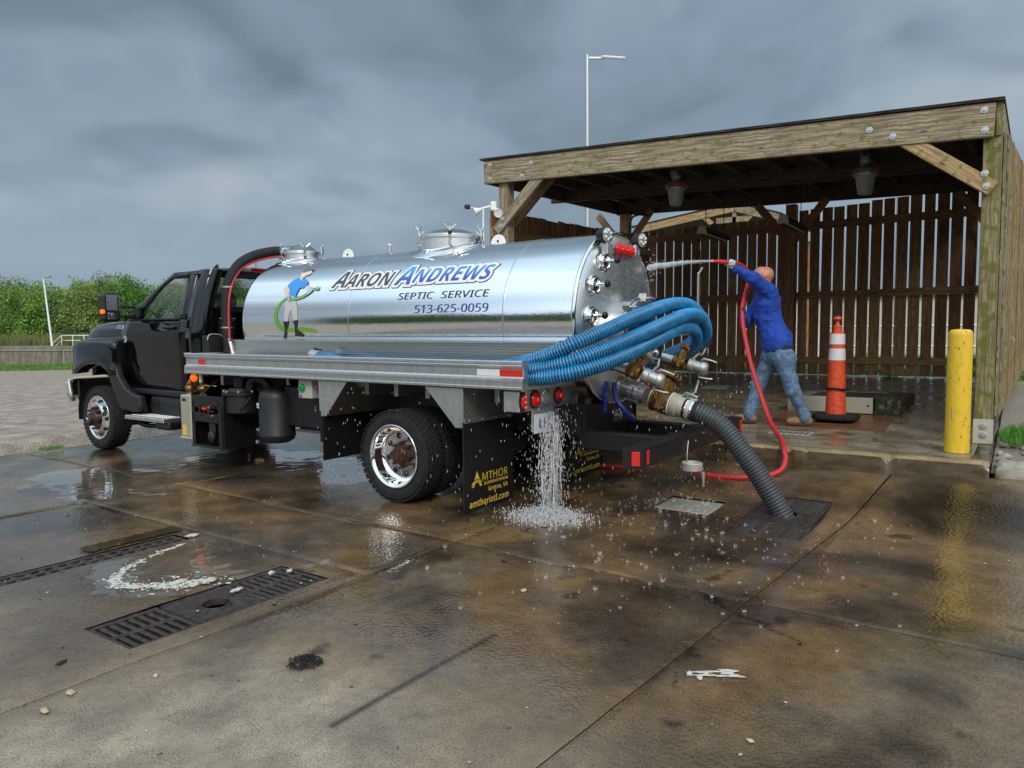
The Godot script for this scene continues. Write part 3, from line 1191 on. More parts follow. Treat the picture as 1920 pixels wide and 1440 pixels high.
func make_props() -> void:
	# bollard
	var b := thing("bollard", "yellow steel bollard standing on the pad edge by the near post", "bollard", Vector3(1.93, 0.383, 3.99))
	obj("pipe", MB.new().lathe([Vector2(0.101, 0), Vector2(0.1, 0.01), Vector2(0.099, 1.06), Vector2(0.094, 1.085), Vector2(0.075, 1.105), Vector2(0, 1.112)], 28, Transform3D(), false), M.yellow, b)
	var sc := MB.new()
	for k in 5:
		sc.box(Vector3(-0.098 + absf(k - 2) * 0.003, 0.94 + 0.006 * sin(k * 2.0), -0.028 + k * 0.013), Vector3(0.004, 0.011, 0.014), 0.0, Basis(Vector3.RIGHT, k * 0.7))
	obj("scrape", sc, M.rust, b)
	obj("tape_mark", MB.new().box(Vector3(-0.095, 0.36, -0.03), Vector3(0.006, 0.1, 0.022), 0.0, Basis(Vector3.UP, 0.3)), mat(lin(0.5, 0.37, 0.08), 0.6), b)

	# cone
	var c := thing("traffic_cone", "tall orange traffic cone with two white bands standing on plywood", "cone", Vector3(3.66, 0.455, 2.62))
	var base := MB.new()
	base.prism(PackedVector2Array([Vector2(-0.25, -0.17), Vector2(-0.17, -0.25), Vector2(0.17, -0.25), Vector2(0.25, -0.17), Vector2(0.25, 0.17), Vector2(0.17, 0.25), Vector2(-0.17, 0.25), Vector2(-0.25, 0.17)]), 0.07, Transform3D(Basis(Vector3.RIGHT, Vector3.FORWARD, Vector3.UP), Vector3(0, 0.035, 0)), 0.02)
	obj("base", base, M.rubber, c)
	var body := MB.new()
	body.lathe([Vector2(0.118, 0.06), Vector2(0.116, 0.095), Vector2(0.083, 1.02), Vector2(0.08, 1.04), Vector2(0.052, 1.045), Vector2(0.05, 1.12), Vector2(0.046, 1.13), Vector2(0.0, 1.13)], 28)
	var bodyo := obj("body", body, M.orange, c)
	for s in [[0.71, 0.85], [0.90, 1.025]]:
		var r0: float = lerpf(0.116, 0.083, (s[0] - 0.095) / 0.925) + 0.003
		var r1: float = lerpf(0.116, 0.083, (s[1] - 0.095) / 0.925) + 0.003
		obj("reflective_band", MB.new().lathe([Vector2(r0 - 0.003, s[0]), Vector2(r0, s[0] + 0.001), Vector2(r1, s[1] - 0.001), Vector2(r1 - 0.003, s[1])], 28), mat(lin(0.74, 0.74, 0.74), 0.35), bodyo)
	obj("grip", MB.new().lathe([Vector2(0.0, 1.125), Vector2(0.026, 1.125), Vector2(0.018, 1.165), Vector2(0.02, 1.18), Vector2(0.052, 1.20), Vector2(0.045, 1.225), Vector2(0.015, 1.24), Vector2(0, 1.24)], 20), M.orange, c)
	obj("black_band", MB.new().tube(curve([Vector3(0.12, 0.37, 0), Vector3(0.085, 0.375, -0.085), Vector3(0, 0.368, -0.12), Vector3(-0.085, 0.37, -0.085), Vector3(-0.12, 0.375, 0), Vector3(-0.09, 0.365, 0.09), Vector3(0, 0.36, 0.125), Vector3(0.09, 0.372, 0.09), Vector3(0.12, 0.37, 0)], 4), 0.013, 8), M.rubber, bodyo)

	# plywood under the cone
	var pl := thing("plywood_sheet", "wet brown plywood sheet lying on the pad under the cone", "plywood", Vector3(3.72, 0.437, 2.55), Basis(Vector3.UP, 0.02) * Basis(Vector3.BACK, 0.06))
	var sheet := []
	for i in 15:
		var row := PackedVector3Array()
		for j in 15:
			var x := -0.61 + 1.22 * i / 14.0
			var z := -0.66 + 1.32 * j / 14.0
			row.append(Vector3(x, 0.012 * sin(x * 2.2 + 1.0) * cos(z * 1.6) - 0.003, z))
		sheet.append(row)
	var pm := MB.new()
	pm.smooth()
	for i in 14:
		for j in 14:
			var q := [sheet[i][j], sheet[i][j + 1], sheet[i + 1][j + 1], sheet[i + 1][j]]
			var u := []
			for p: Vector3 in q:
				u.append(Vector2(p.x, p.z))
			pm.quad(q[0], q[1], q[2], q[3], u[0], u[1], u[2], u[3])
	pm.flat()
	for k in 14:
		var d := Vector3(0, 0.017, 0)
		pm.quad(sheet[0][k] - d, sheet[0][k + 1] - d, sheet[0][k + 1], sheet[0][k])
		pm.quad(sheet[k][14] - d, sheet[k + 1][14] - d, sheet[k + 1][14], sheet[k][14])
		pm.quad(sheet[k + 1][0] - d, sheet[k][0] - d, sheet[k][0], sheet[k + 1][0])
	obj("board", pm, M.ply, pl)

	# raised concrete box with a tread-plate lid
	var bx := thing("concrete_box", "low concrete box with mesh lid and pale front boards behind the cone", "box", Vector3(4.27, 0.47, 2.62))
	obj("left_wall", MB.new().box(Vector3(0.62, 0.1, -0.62), Vector3(1.25, 0.23, 0.2), 0.012), M.block, bx)
	obj("right_wall", MB.new().box(Vector3(0.66, 0.105, 0.48), Vector3(1.33, 0.235, 0.30), 0.015), M.mossblock, bx)
	obj("back_wall", MB.new().box(Vector3(1.2, 0.11, -0.1), Vector3(0.2, 0.23, 0.84), 0.012), M.block, bx)
	obj("front_board", MB.new().box(Vector3(0.015, 0.115, -0.14), Vector3(0.03, 0.20, 0.90), 0.006), M.sand, bx)
	for z in [-0.53, 0.26]:
		obj("screw", MB.new().cyl(Vector3(-0.001, 0.115, z), Vector3(-0.005, 0.115, z), 0.014, 10), M.rust, bx)
	var lid := MB.new()
	lid.box(Vector3(0.6, 0.205, -0.1), Vector3(1.0, 0.012, 0.80), 0.003)
	var lido := obj("lid", lid, M.cast, bx)
	var dia := MB.new()
	for i in 24:
		for j in 19:
			dia.box(Vector3(0.13 + i * 0.0415, 0.213, -0.47 + j * 0.0415), Vector3(0.030, 0.006, 0.011), 0.0, Basis(Vector3.UP, 0.785 if (i + j) % 2 == 0 else -0.785))
	stuff(obj("tread_pattern", dia, M.iron, lido))

	# loose covers and small grates let into the pad
	for g in [[Vector3(2.50, 0.386, 2.40), 0.42, 0.30, "pale slotted grate in the pad in front of the man's boot", true], [Vector3(2.45, 0.386, 1.62), 0.42, 0.34, "pale square cover in the pad by the red hose", false], [Vector3(6.42, 0.632, 0.20), 0.46, 0.40, "pale square cover on the pad near the back fence", false], [Vector3(4.85, 0.52, -0.55), 0.6, 0.5, "pale broad cover on the pad behind the truck's valves", false]]:
		var tt := thing("floor_cover", g[3], "cover", g[0], Basis(Vector3.BACK, 0.07 if g[0].x > 3.0 else 0.0))
		obj("frame", MB.new().box(Vector3(0, 0.002, 0), Vector3(g[2], 0.012, g[1]), 0.003), mat(lin(0.36, 0.35, 0.31), 0.5), tt)
		if g[4]:
			for k in 7:
				obj("slot", MB.new().box(Vector3(-0.03, 0.0085, -0.17 + k * 0.056), Vector3(0.2, 0.003, 0.03)), M.iron, tt)
		else:
			obj("plate", MB.new().box(Vector3(0, 0.007, 0), Vector3(g[2] * 0.86, 0.008, g[1] * 0.88), 0.003), mat(lin(0.42, 0.40, 0.35), 0.45), tt)

	# verge at the right end of the pad: soil, stones, grass and a big pale slab of rock
	var soil := MB.new()
	var sn := noise(1.2, 321, 4)
	var rows := []
	for i in 25:
		var row := PackedVector3Array()
		for j in 25:
			var x := 1.45 + i * 0.3
			var z := 4.268 + j * 0.12
			row.append(Vector3(x, 0.30 + 0.065 * (x - 1.4) - 0.03 * j * 0.12 + sn.get_noise_2d(x, z) * 0.05 - 0.35 * ss(z, 5.8, 7.0), z))
		rows.append(row)
	struct(obj("verge", MB.new().skin(rows), M.gravel))
	var rock := thing("stone_slab", "big pale weathered stone slab lying at the right end of the kerb", "stone", Vector3(1.52, 0.27, 4.62))
	var rr := []
	var rn := noise(1.6, 322, 4)
	for i in 13:
		var a := PI * i / 12.0
		var row := PackedVector3Array()
		for j in 33:
			var ph := TAU * j / 32.0
			var d := Vector3(sin(a) * cos(ph), cos(a), -sin(a) * sin(ph))
			var p := Vector3(signf(d.x) * pow(absf(d.x), 0.35), signf(d.y) * pow(absf(d.y), 0.35), signf(d.z) * pow(absf(d.z), 0.35))
			p *= Vector3(0.17, 0.10, 0.335)
			p += d * rn.get_noise_3dv(d * 3.0) * 0.05
			row.append(p)
		rr.append(row)
	obj("rock", MB.new().skin(rr, true, true), M.block_pale, rock)
	var peb := []
	for k in 3:
		var pr := []
		for i in 6:
			var a := PI * i / 5.0
			var row := PackedVector3Array()
			for j in 9:
				var d := Vector3(sin(a) * cos(TAU * j / 8.0), cos(a), -sin(a) * sin(TAU * j / 8.0))
				row.append(d * (1.0 + rn.get_noise_3dv(d * 4.0 + Vector3(k * 7, 0, 0)) * 0.6) * Vector3(0.06, 0.035, 0.05))
			pr.append(row)
		peb.append(MB.new().skin(pr, true, true).done())
	for k in 46:
		var x := rf(1.75, 2.9)
		var z := rf(4.30, 5.0)
		var y := 0.30 + 0.065 * (x - 1.4) + 0.02
		var o := obj("pebble", peb[k % 3], [M.block, M.grey, M.block_pale][k % 3], self, Transform3D(Basis(Vector3.UP, rf(0, TAU)).scaled(Vector3.ONE * rf(0.3, 0.9)), Vector3(x, y, z)))
		tag(o, "small pale stone among the stones behind the big slab at the pad's right end", "stone", "stones at the right end of the pad")
	grass_tuft("grass_patch", Vector3(2.95, 0.42, 4.62), 0.75, 0.35, 900, "bright green grass tuft growing beside the near shelter post", 0.16)
	grass_tuft("weed", Vector3(8.1, 0.765, 2.6), 0.12, 0.1, 60, "small green weed sprouting on the pad at the back fence", 0.12)

	# twin security lamp on a thin pole behind the tank
	var s := thing("security_lamp", "twin white security lamp with sensor on a thin pole behind the tank", "lamp", Vector3(1.68, 0.38, -1.19))
	var r := Vector3(0.571, 0, 0.821)
	var cv := Vector3(-0.82, 0, 0.57).normalized()
	var tp := Vector3(0, 2.68, 0)
	obj("pole", MB.new().cyl(Vector3(0, 0, 0), tp, 0.013, 10), M.white, s)
	obj("arm", MB.new().cyl(tp - r * 0.02, tp + r * 0.11 + Vector3(0, 0.035, 0), 0.017, 10), M.white, s)
	obj("junction_box", MB.new().box(tp + r * 0.13 + Vector3(0, 0.03, 0), Vector3(0.075, 0.115, 0.075), 0.012, Basis(r, Vector3.UP, -cv)), M.white, s)
	var l1 := obj("lamp_head", MB.new().lathe([Vector2(0, 0), Vector2(0.016, 0.0), Vector2(0.022, 0.03), Vector2(0.055, 0.10), Vector2(0.05, 0.105), Vector2(0, 0.09)], 18, MB.axis(tp - r * 0.01, tp - r * 0.11 - Vector3(0, 0.04, 0))), M.white, s)
	obj("lamp_neck", MB.new().cyl(tp + r * 0.14 + Vector3(0, 0.02, 0), tp + r * 0.18 - Vector3(0, 0.02, 0) + cv * 0.02, 0.016, 10), M.white, s)
	obj("lamp_head", MB.new().lathe([Vector2(0, 0), Vector2(0.02, 0.0), Vector2(0.035, 0.03), Vector2(0.056, 0.09), Vector2(0.05, 0.095), Vector2(0.047, 0.085), Vector2(0, 0.085)], 20, MB.axis(tp + r * 0.19 - Vector3(0, 0.04, 0), tp + r * 0.19 - Vector3(0, 0.075, 0) + cv * 0.1)), M.white, s)
	obj("sensor", MB.new().box(tp - r * 0.2 + Vector3(0, 0.025, 0), Vector3(0.075, 0.055, 0.06), 0.015, Basis(r, Vector3.UP, -cv).rotated(cv, -0.1)), M.black, s)
	obj("sensor_arm", MB.new().cyl(tp - r * 0.03, tp - r * 0.17 + Vector3(0, 0.015, 0), 0.007, 8), M.white, s)


func grass_tuft(called: String, at: Vector3, rx: float, rz: float, n: int, label: String, hgt: float) -> void:
	var mb := MB.new()
	for k in n:
		var a := rf(0, TAU)
		var q := sqrt(rng.randf())
		var p := Vector3(cos(a) * rx * q, 0, sin(a) * rz * q)
		var h := hgt * rf(0.5, 1.2) * (1.15 - 0.5 * q)
		var lean := Vector3(rf(-1, 1), 0, rf(-1, 1)) * h * 0.5
		var w := Vector3(cos(a * 7.0), 0, sin(a * 7.0)) * 0.006
		var g := rf(0.75, 1.25)
		mb.col = Color(0.075 * g, 0.24 * g, 0.018 * g)
		mb.tri(p - w, p + w, p + lean * 0.4 + Vector3(0, h * 0.6, 0) + w * 0.7)
		mb.tri(p - w, p + lean * 0.4 + Vector3(0, h * 0.6, 0) + w * 0.7, p + lean * 0.4 + Vector3(0, h * 0.6, 0) - w * 0.7)
		mb.tri(p + lean * 0.4 + Vector3(0, h * 0.6, 0) - w * 0.7, p + lean * 0.4 + Vector3(0, h * 0.6, 0) + w * 0.7, p + lean + Vector3(0, h, 0))
	var o := obj(called, mb, leaf_mat(), self, Transform3D(Basis(), at))
	tag(o, label, "grass" if n > 100 else "weed")


func leaf_mat() -> StandardMaterial3D:
	if not M.has("leaf"):
		var m := mat(Color.WHITE, 0.6)
		m.vertex_color_use_as_albedo = true
		m.backlight_enabled = true
		m.backlight = Color(0.5, 0.5, 0.3)
		M.leaf = m
	return M.leaf


# a place out in the distance: metres to the right of the line of sight, metres away
func far(right: float, away: float, y := 0.0) -> Vector3:
	return Vector3(-5.829, y, 4.474) + Vector3(0.571, 0, 0.821) * right + Vector3(0.8208, 0, -0.5713) * away


func leaf_clump(n: int, sd: int) -> ArrayMesh:
	var r := RandomNumberGenerator.new()
	r.seed = sd
	var mb := MB.new()
	for k in n:
		var d := Vector3(r.randf_range(-1, 1), r.randf_range(-1, 1), r.randf_range(-1, 1))
		var c := d * 0.46
		var ax := Vector3(r.randf_range(-1, 1), r.randf_range(-0.4, 1), r.randf_range(-1, 1)).normalized()
		var u := ax.cross(Vector3.UP + d * 0.3).normalized() * r.randf_range(0.055, 0.12)
		var w := ax.cross(u).normalized() * r.randf_range(0.04, 0.085)
		mb.tri(c - u, c + w, c + u)
		mb.tri(c - u, c + u, c - w * 0.8)
	return mb.done()


func crown(xs: Array, cols: Array, c: Vector3, r: Vector3, n: int, base: Color, size := 1.0) -> void:
	var nz := noise(0.35, int(absf(c.x * 13.0 + c.z * 7.0)), 3)
	for k in n:
		var d := Vector3(rf(-1, 1), rf(-1, 1), rf(-1, 1))
		while d.length() > 1.0 or d.length() < 0.25:
			d = Vector3(rf(-1, 1), rf(-1, 1), rf(-1, 1))
		var p := c + d.normalized() * pow(d.length(), 0.45) * r * (1.0 + nz.get_noise_3dv(d * 4.0 + c) * 0.55)
		var b := Basis.from_euler(Vector3(rf(0, 6), rf(0, 6), rf(0, 6))).scaled(Vector3.ONE * rf(0.7, 1.5) * size)
		xs.append(Transform3D(b, p))
		var v := clampf(1.0 + nz.get_noise_3dv(p * 0.9) * 0.9 + rf(-0.25, 0.25), 0.35, 1.8)
		cols.append(Color(base.r * v * rf(0.9, 1.12), base.g * v, base.b * v))


func branch(mb: MB, a: Vector3, d: Vector3, l: float, r: float, depth: int) -> void:
	var b := a + d * l
	mb.tube([a, a.lerp(b, 0.5) + Vector3(rf(-1, 1), 0, rf(-1, 1)) * l * 0.05, b], [r, r * 0.8, r * 0.6], 5, false)
	if depth == 0:
		return
	for k in 3 if depth > 1 else 4:
		var nd := (d + Vector3(rf(-1, 1), rf(-0.2, 0.8), rf(-1, 1)) * 0.75).normalized()
		branch(mb, a.lerp(b, rf(0.55, 1.0)), nd, l * rf(0.55, 0.75), r * 0.55, depth - 1)


func make_background() -> void:
	var clump := leaf_clump(40, 401)
	var lm := leaf_mat()
	var bark := mat(lin(0.09, 0.075, 0.06), 0.9)
	# the wood beyond the wall: one mass, with trunks inside
	var xs := []
	var cols := []
	var trunks := MB.new()
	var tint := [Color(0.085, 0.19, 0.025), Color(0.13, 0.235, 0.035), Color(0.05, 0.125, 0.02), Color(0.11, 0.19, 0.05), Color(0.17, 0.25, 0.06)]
	for k in 60:
		var px := lerpf(-260.0, 700.0, k / 59.0) + rf(-12, 12)
		var d := rf(84, 104)
		var top := 6.5 + 0.9 * sin(px * 0.021) + rf(-1.9, 1.3)
		if px > 150.0:
			top += 0.7
		if px > 50.0 and px < 140.0:
			top -= 0.9
		var rx := rf(2.4, 3.9)
		var c := far((px - 960.0) / 1383.0 * d, d, top * 0.55 + 0.8)
		crown(xs, cols, c, Vector3(rx, top * 0.52, rx), 330, tint[k % 5], 1.15)
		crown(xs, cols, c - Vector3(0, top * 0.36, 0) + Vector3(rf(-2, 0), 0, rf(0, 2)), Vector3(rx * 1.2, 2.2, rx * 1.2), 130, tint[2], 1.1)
		trunks.tube([Vector3(c.x, -1, c.z), Vector3(c.x + rf(-0.4, 0.4), c.y + 1, c.z)], [0.22, 0.1], 6, false)
	# the same wood carries on behind the fence on the right
	for k in 30:
		var px := lerpf(1520.0, 2300.0, k / 29.0) + rf(-15, 15)
		var d := rf(70, 90)
		var c := far((px - 960.0) / 1383.0 * d, d, 2.6 + rf(-0.6, 0.6))
		crown(xs, cols, c, Vector3(rf(2.5, 3.6), rf(2.4, 3.6), rf(2.5, 3.6)), 230, tint[(k * 3) % 5] * 1.2, 1.2)
	# and behind the camera, where the truck's polished side sees it
	for k in 46:
		var a := lerpf(2.2, 5.6, k / 45.0)
		var d := rf(48, 62)
		var c := Vector3(-5.8 + cos(a) * d, 3.6 + rf(-1.2, 1.0), 4.5 - sin(a) * d)
		if c.x + c.z * -0.5 > -8.0 and c.z < -10.0:
			continue
		crown(xs, cols, c, Vector3(rf(3.0, 4.4), rf(3.6, 5.6), rf(3.0, 4.4)), 150, tint[k % 5], 2.2)
	var wood_o := multi("woodland", clump, xs, lm, self, cols)
	wood_o.set_meta("label", "mass of green spring woodland behind the concrete wall and the fence")
	wood_o.set_meta("category", "woodland")
	stuff(obj("woodland_trunks", trunks, bark)).set_meta("label", "thin trunks standing inside the woodland")
	# trees that stand out of it
	for t in [[243, 80.0, 8.6, 2.4, 0, "tall rounded green tree rising just left of the truck cab roof"], [160, 79.0, 8.0, 2.0, 4, "pale green tree with an open top above the truck's mirror"], [45, 78.0, 7.2, 2.8, 1, "broad bright green tree left of the far lamp pole"], [118, 80.0, 6.6, 2.5, 3, "low dull green tree just right of the far lamp pole"]]:
		var d: float = t[1]
		var b := far((t[0] - 960.0) / 1383.0 * d, d, -0.6)
		var o := thing("broadleaf_tree", t[5], "tree", b)
		obj("trunk", MB.new().tube([Vector3.ZERO, Vector3(0.1, 3, 0), Vector3(0.0, t[2] * 0.8, 0.1)], [0.26, 0.2, 0.06], 7, false), bark, o)
		var cx := []
		var cc := []
		crown(cx, cc, Vector3(0, t[2] * 0.58, 0), Vector3(t[3], t[2] * 0.46, t[3]), 420, tint[t[4]] * 1.1, 1.0)
		multi("crown", clump, cx, lm, o, cc)
	for t in [[10, 88.0, "bare grey-twigged tree at the far left edge of the wood"], [231, 90.0, "bare grey-twigged tree above the wood beside the truck cab"]]:
		var d: float = t[1]
		var o := thing("bare_tree", t[2], "tree", far((t[0] - 960.0) / 1383.0 * d, d, -0.6))
		var mb := MB.new()
		for k in 4:
			branch(mb, Vector3(rf(-1, 1), 3.6, rf(-1, 1)), Vector3(rf(-0.4, 0.4), 1, rf(-0.4, 0.4)).normalized(), 2.3, 0.09, 4)
		obj("trunk", MB.new().tube([Vector3.ZERO, Vector3(0.1, 4.6, 0)], [0.25, 0.16], 7, false), bark, o)
		obj("branches", mb, mat(lin(0.2, 0.19, 0.17), 0.9), o)

	# retaining wall, its foot of grass and the dry meadow on top
	var wall := thing("retaining_wall", "long stained concrete retaining wall across the far side of the lot", "wall", far(-46, 65, -1.0))
	var wm := mat(Color.WHITE, 0.85)
	var n := 256
	var st := noise(0.05, 411, 4)
	var sp := nbytes(n, n, 0.03, 412, 4, true)
	var wd := PackedByteArray()
	for y in n:
		for x in n:
			var streak := st.get_noise_2d(x * 1.6, y * 0.08)
			var v := clampf(0.40 + streak * 0.35 + (sp[y * n + x] / 255.0 - 0.5) * 0.25, 0.05, 1)
			var c := Color(0.34, 0.32, 0.285).lerp(Color(0.66, 0.63, 0.56), v)
			wd.append_array([int(c.r * 255), int(c.g * 255), int(c.b * 255)])
	wm.albedo_texture = tex(n, n, wd)
	wm.uv1_scale = Vector3(1.0 / 9.0, 1.0 / 2.4, 1)
	var wa := far(-66, 63) - far(-46, 65)
	var wb := far(-20, 67.5) - far(-46, 65)
	wa.y = 0.0
	wb.y = 0.0
	var dir := (wb - wa).normalized()
	var back := Vector3(0.8208, 0, -0.5713)
	for sec in [["lower_wall", -0.3, 1.78, 0.0], ["upper_wall", 1.80, 2.22, 0.12]]:
		var mb := MB.new()
		var y0: float = sec[1]
		var y1: float = sec[2]
		var f := back * (sec[3] as float)
		var l := wa.distance_to(wb)
		mb.quad(wa + f + Vector3(0, y0, 0), wb + f + Vector3(0, y0, 0), wb + f + Vector3(0, y1, 0), wa + f + Vector3(0, y1, 0), Vector2(0, 2.4 - y0), Vector2(l, 2.4 - y0), Vector2(l, 2.4 - y1), Vector2(0, 2.4 - y1))
		var g := back * 0.6
		mb.quad(wa + f + Vector3(0, y1, 0), wb + f + Vector3(0, y1, 0), wb + g + Vector3(0, y1, 0), wa + g + Vector3(0, y1, 0))
		mb.quad(wb + f + Vector3(0, y0, 0), wb + g + Vector3(0, y0, 0), wb + g + Vector3(0, y1, 0), wb + f + Vector3(0, y1, 0))
		obj(sec[0], mb, wm, wall)
	var led := MB.new()
	led.bar(wa + Vector3(0, 1.78, 0) - back * 0.02, wb + Vector3(0, 1.78, 0) - back * 0.02, 0.16, 0.05, 0.0, Vector3.UP)
	obj("ledge", led, mat(lin(0.34, 0.33, 0.3), 0.8), wall)
	for q in [0.57, 0.36]:
		obj("seam", MB.new().box(wa.lerp(wb, q) + Vector3(0, 0.75, 0) - back * 0.01, Vector3(0.1, 2.0, 0.05), 0.0, Basis(dir, Vector3.UP, -back)), mat(lin(0.32, 0.31, 0.28), 0.8), wall)
	var bank := MB.new()
	var rows := []
	for tt in [-3.5, -2.0, -0.8, 0.02]:
		var row := PackedVector3Array()
		for j in 40:
			var p: Vector3 = far(-46, 65) + wa + dir * (j * 1.4 - 4.0) + back * tt
			row.append(Vector3(p.x, land(p.x, p.z) + 0.02 + 0.22 * ss(tt, -3.5, -0.8), p.z))
		rows.append(row)
	bank.skin(rows, true, true)
	rows = []
	for tt in [0.55, 4.0, 12.0, 25.0, 45.0, 70.0]:
		var row := PackedVector3Array()
		for j in 40:
			row.append(far(-46, 65, 1.2 + 0.012 * tt) + wa + dir * (j * 2.2 - 15.0) + back * tt)
		rows.append(row)
	bank.skin(rows, true, true)
	var gr := mat(lin(0.055, 0.12, 0.018), 0.9)
	gr.albedo_texture = grey_tex(256, 0.05, 413, 0.5, 1.0)
	gr.uv1_scale = Vector3(3, 3, 1)
	struct(obj("grass_bank", MB.new().skin(rows, true, true), gr))
	var blades := MB.new()
	var rb := RandomNumberGenerator.new()
	rb.seed = 9
	for k in 14:
		var p := Vector3(rb.randf_range(-0.5, 0.5), 0, rb.randf_range(-0.5, 0.5))
		var w := Vector3(cos(k * 2.0), 0, sin(k * 2.0)) * 0.03
		var t := p + Vector3(rb.randf_range(-0.2, 0.2), rb.randf_range(0.6, 1.1), rb.randf_range(-0.2, 0.2))
		blades.tri(p - w, p + w, t)
	var bm := blades.done()
	var gx := []
	var gc := []
	for k in 2600:
		var aw := rf(0.7, 15.0)
		var p: Vector3 = far(-46, 65, 1.2 + 0.012 * aw) + wa + dir * rf(-2.0, 44.0) + back * aw
		gx.append(Transform3D(Basis(Vector3.UP, rf(0, 6)).scaled(Vector3(1, rf(0.7, 1.25), 1)), p))
		gc.append(Color(0.19, 0.17, 0.07).lerp(Color(0.11, 0.16, 0.035), rng.randf()) * rf(0.8, 1.3))
	multi("meadow_grass", bm, gx, lm, self, gc).set_meta("label", "tall pale dry grass along the top of the retaining wall")
	gx = []
	gc = []
	for k in 2200:
		var aw := rf(-3.4, -0.1)
		var p: Vector3 = far(-46, 65) + wa + dir * rf(-2.0, 44.0) + back * aw
		p.y = land(p.x, p.z) + 0.02 + 0.22 * ss(aw, -3.5, -0.8)
		gx.append(Transform3D(Basis(Vector3.UP, rf(0, 6)).scaled(Vector3(1, rf(0.15, 0.3), 1)), p))
		gc.append(Color(0.11, 0.24, 0.025) * rf(0.7, 1.3))
	multi("verge_grass", bm, gx, lm, self, gc).set_meta("label", "bright green grass strip along the foot of the retaining wall")

	# white handrail climbing onto the wall
	var hr := thing("handrail", "white painted stair handrail on top of the retaining wall", "railing", far(-40.5, 66, 1.22))
	var hp := hr.position
	var pts := [far(-41.2, 66, 1.25), far(-40.2, 66, 2.12), far(-38.0, 66, 2.14), far(-35.5, 66, 2.18), far(-33.0, 66, 2.2)]
	var low := [far(-41.0, 66, 1.0), far(-40.2, 66, 1.68), far(-38.0, 66, 1.68), far(-35.5, 66, 1.7), far(-33.0, 66, 1.72)]
	for k in 4:
		obj("rail", MB.new().cyl(pts[k] - hp, pts[k + 1] - hp, 0.04, 6), M.white, hr)
		obj("mid_rail", MB.new().cyl(low[k] - hp, low[k + 1] - hp, 0.035, 6), M.white, hr)
	for k in 8:
		var p := far(-40.2 + k * 1.0, 66, 1.2) - hp
		obj("post", MB.new().cyl(p, p + Vector3(0, 0.94, 0), 0.04, 6), M.white, hr)

	# lamp poles
	var lp := thing("lamp_pole", "leaning white lamp pole on the far retaining wall", "lamp pole", Vector3(24.01, 1.2, -64.87))
	var tip := Vector3(-0.04, 5.75, -0.6) * 1.0 + Vector3(0.571, 0, 0.821) * -0.25
	obj("pole", MB.new().tube([Vector3.ZERO, tip], [0.1, 0.06], 8), M.white, lp)
	var e := tip + Vector3(0.571, 0, 0.821) * 0.14 + Vector3(0, 0.2, 0)
	obj("arm", MB.new().cyl(tip, e, 0.035, 6), M.white, lp)
	obj("lamp_head", MB.new().box(e + Vector3(0.571, 0, 0.821) * 0.22 + Vector3(0, 0.06, 0), Vector3(0.52, 0.20, 0.3), 0.03, Basis(Vector3(0.571, 0, 0.821), Vector3.UP, Vector3(-0.82, 0, 0.57))), M.grey, lp)
	var l2 := thing("lamp_pole", "tall grey lamp pole with a flat white head rising behind the shelter roof", "lamp pole", Vector3(11.06, 0.7, -4.86))
	var tp := Vector3(0.12, 8.07, -0.15)
	var r := Vector3(0.571, 0, 0.821)
	obj("pole", MB.new().tube([Vector3.ZERO, tp], [0.062, 0.052], 10), M.zinc, l2)
	obj("arm", MB.new().box(tp + r * 0.22 - Vector3(0, 0.07, 0), Vector3(0.42, 0.05, 0.05), 0.005, Basis(r, Vector3.UP, Vector3(-0.82, 0, 0.57))), M.zinc, l2)
	obj("arm_knob", MB.new().box(tp + r * 0.19 + Vector3(0, -0.03, 0), Vector3(0.07, 0.03, 0.03), 0.005), M.grey, l2)
	var hb := Basis(r, Vector3.UP, Vector3(-0.82, 0, 0.57)).rotated(Vector3(-0.82, 0, 0.57).normalized(), -0.06).rotated(r.normalized(), 0.35)
	obj("lamp_head", MB.new().prism(PackedVector2Array([Vector2(-0.27, -0.21), Vector2(0.22, -0.22), Vector2(0.30, -0.1), Vector2(0.30, 0.1), Vector2(0.22, 0.22), Vector2(-0.27, 0.21), Vector2(-0.32, 0.0)]), 0.07, Transform3D(hb * Basis(Vector3.RIGHT, Vector3.FORWARD, Vector3.UP), tp + r * 0.68 - Vector3(0, 0.06, 0)), 0.02), M.white, l2)
	var l3 := thing("flood_lamp", "small flat flood lamp seen over the fence under the bright brace", "lamp", far(10.6, 20.5, 0.7))
	obj("pole", MB.new().cyl(Vector3.ZERO, Vector3(0, 4.75, 0), 0.03, 6), M.zinc, l3)
	obj("lamp_head", MB.new().box(Vector3(0, 4.85, 0) , Vector3(0.24, 0.09, 0.16), 0.01, Basis(r, Vector3.UP, Vector3(-0.82, 0, 0.57))), M.grey, l3)

	# a second shelter whose gable shows over the fence
	var g := thing("gable_shelter", "second timber shelter with a pale gable showing over the back fence", "shelter", Vector3(13.0, 0.7, -1.7))
	var o := g.position
	obj("gable_board", MB.new().bar(Vector3(13.0, 4.49, -4.5) - o, Vector3(13.0, 4.83, -1.71) - o, 0.04, 0.20, 0.004, Vector3.UP, Vector2(0.3, 0.1)), M.brace, g)
	obj("gable_board", MB.new().bar(Vector3(13.0, 4.83, -1.71) - o, Vector3(13.0, 4.47, -0.62) - o, 0.04, 0.20, 0.004, Vector3.UP, Vector2(0.1, 0.7)), M.wallboard, g)
	obj("king_post", MB.new().box(Vector3(13.06, 4.62, -1.73) - o, Vector3(0.1, 0.32, 0.1), 0.004), M.beam, g)
	obj("tie_beam", MB.new().box(Vector3(13.06, 4.53, -1.8) - o, Vector3(0.1, 0.14, 0.8), 0.004), M.beam, g)
